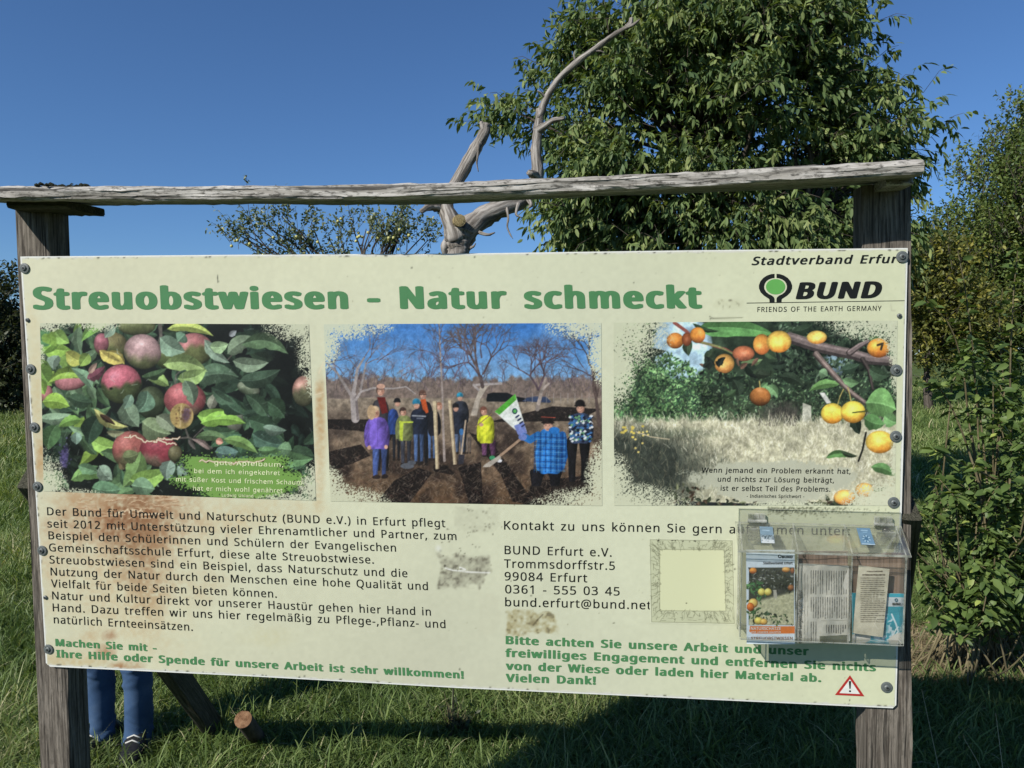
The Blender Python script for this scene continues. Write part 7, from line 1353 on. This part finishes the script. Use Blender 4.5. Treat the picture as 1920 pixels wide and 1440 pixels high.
for sg in (-1, 1):
    CR[sg] = []
    for zc, zs, k, am in ((.09, .045, 26, .0075), (.22, .06, 12, .005), (.42, .07, 18, .006)):
        for _ in range(k): CR[sg].append((zc+rq.randn()*zs, rq.uniform(0, 6.28), rq.choice([-1, 1])*rq.uniform(.01, .05), rq.uniform(.006, .014), am*rq.uniform(.4, 1)*rq.choice([1, 1, -.7]), rq.uniform(.5, 1.3)))
for sg in (-1, 1):
    fx = xl if sg < 0 else xr; V = []; ph = 1.3*sg
    for i in range(NR):
        z = .92-(.92-.045)*i/(NR-1); cx_ = np.interp(z, [.05, .5, .92], [fx, X0+sg*.086, X0+sg*.085]); cy_ = np.interp(z, [.05, .30, .5, .92], [Y0+.03, Y0+.03, Y0-.005, Y0])
        rx_ = np.interp(z, [.04, .12, .32, .5, .80, .92], [.056, .052, .056, .062, .092, .10]); ry_ = np.interp(z, [.04, .12, .32, .5, .80, .92], [.072, .064, .072, .072, .10, .11])
        for k in range(NS):
            a = 2*math.pi*k/NS; f_ = 0
            for (z0, a0_, tl_, wd2, am, sp2) in CR[sg]:
                da = (a-a0_+math.pi) % (2*math.pi)-math.pi
                f_ += am*math.exp(-(da/sp2)**2)*math.exp(-((z-z0-tl_*da)/wd2)**2)
            f_ += .0016*math.sin(2*a-z*12+ph)
            V.append((cx_+(rx_+f_)*math.cos(a), cy_+(ry_+f_)*math.sin(a), z))
    mm.add(V, [(i*NS+k, i*NS+(k+1) % NS, (i+1)*NS+(k+1) % NS, (i+1)*NS+k) for i in range(NR-1) for k in range(NS)])
mm.tube([(X0, Y0, .82), (X0, Y0, .93), (X0, Y0, 1.0)], [.09, .15, .155], 16); mm.obj('jeans', jeans_mat(), pe, True)
M_SHOE = flat('dark_trainer', (30, 32, 36), .6, .3, .25, 60); M_SOLE = flat('pale_sole', (196, 194, 182), .7, .2, .1, 60); M_LACE = flat('white_lace', (206, 206, 200), .8, .1, .1, 60); M_PATCH = flat('yellow_patch', (206, 170, 50), .5, .3, .15, 60)
for sg in (-1, 1):
    fx = xl if sg < 0 else xr; yaw = .22*sg; c, s_ = math.cos(yaw), math.sin(yaw)
    def T_(u, v, w): return (fx+u*c-v*s_*1, Y0+.03+(-(v))*c+u*s_*-1*0-0, w)
    V = []; NSs = 16; st_ = [(-.085, .030, .05), (-.07, .042, .095), (-.03, .044, .115), (.02, .043, .105), (.07, .046, .078), (.12, .049, .060), (.16, .043, .052), (.185, .026, .040), (.192, .008, .03)]
    for v, w, h in st_:
        for k in range(NSs): a = 2*math.pi*k/NSs; V.append((fx+sg*v*.22+w*math.cos(a), Y0+.03-v, .022+max(0, (math.sin(a)*.5+.5))**.8*h))
    mm = M(); n_ = len(st_); mm.add(V, [(i*NSs+k, i*NSs+(k+1) % NSs, (i+1)*NSs+(k+1) % NSs, (i+1)*NSs+k) for i in range(n_-1) for k in range(NSs)]+[tuple(range(NSs))[::-1], tuple((n_-1)*NSs+k for k in range(NSs))]); sh = mm.obj('shoe', M_SHOE, pe, True)
    ol = [(fx+sg*v*.22+w*1.06, Y0+.03-v) for v, w, h in st_]+[(fx+sg*v*.22-w*1.06, Y0+.03-v) for v, w, h in st_[::-1]]; n2 = len(ol); mm = M(); mm.add([(x, y, .0) for x, y in ol]+[(x, y, .024) for x, y in ol], [tuple(range(n2))[::-1], tuple(range(n2, 2*n2))]+[(i, (i+1) % n2, n2+(i+1) % n2, n2+i) for i in range(n2)]); mm.obj('sole', M_SOLE, sh)
    mm = M()
    for j, v in enumerate((.015, .04, .065, .09)): z = np.interp(v, [.0, .12], [.133, .088]); mm.tube([(fx+sg*v*.22-.03, Y0+.03-v, z-.012), (fx+sg*v*.22, Y0+.03-v-.004, z+.002), (fx+sg*v*.22+.03, Y0+.03-v, z-.012)], .0034, 6)
    mm.obj('laces', M_LACE, sh, True)
    if sg < 0: mm = M(); mm.tube([(fx+sg*.03-.03, Y0-.10, .06), (fx+sg*.03-.015, Y0-.125, .068), (fx+sg*.03+.004, Y0-.135, .066)], [.010, .014, .008], 8); mm.obj('toe_patch', M_PATCH, sh, True)
S.cycles.transparent_max_bounces = 32
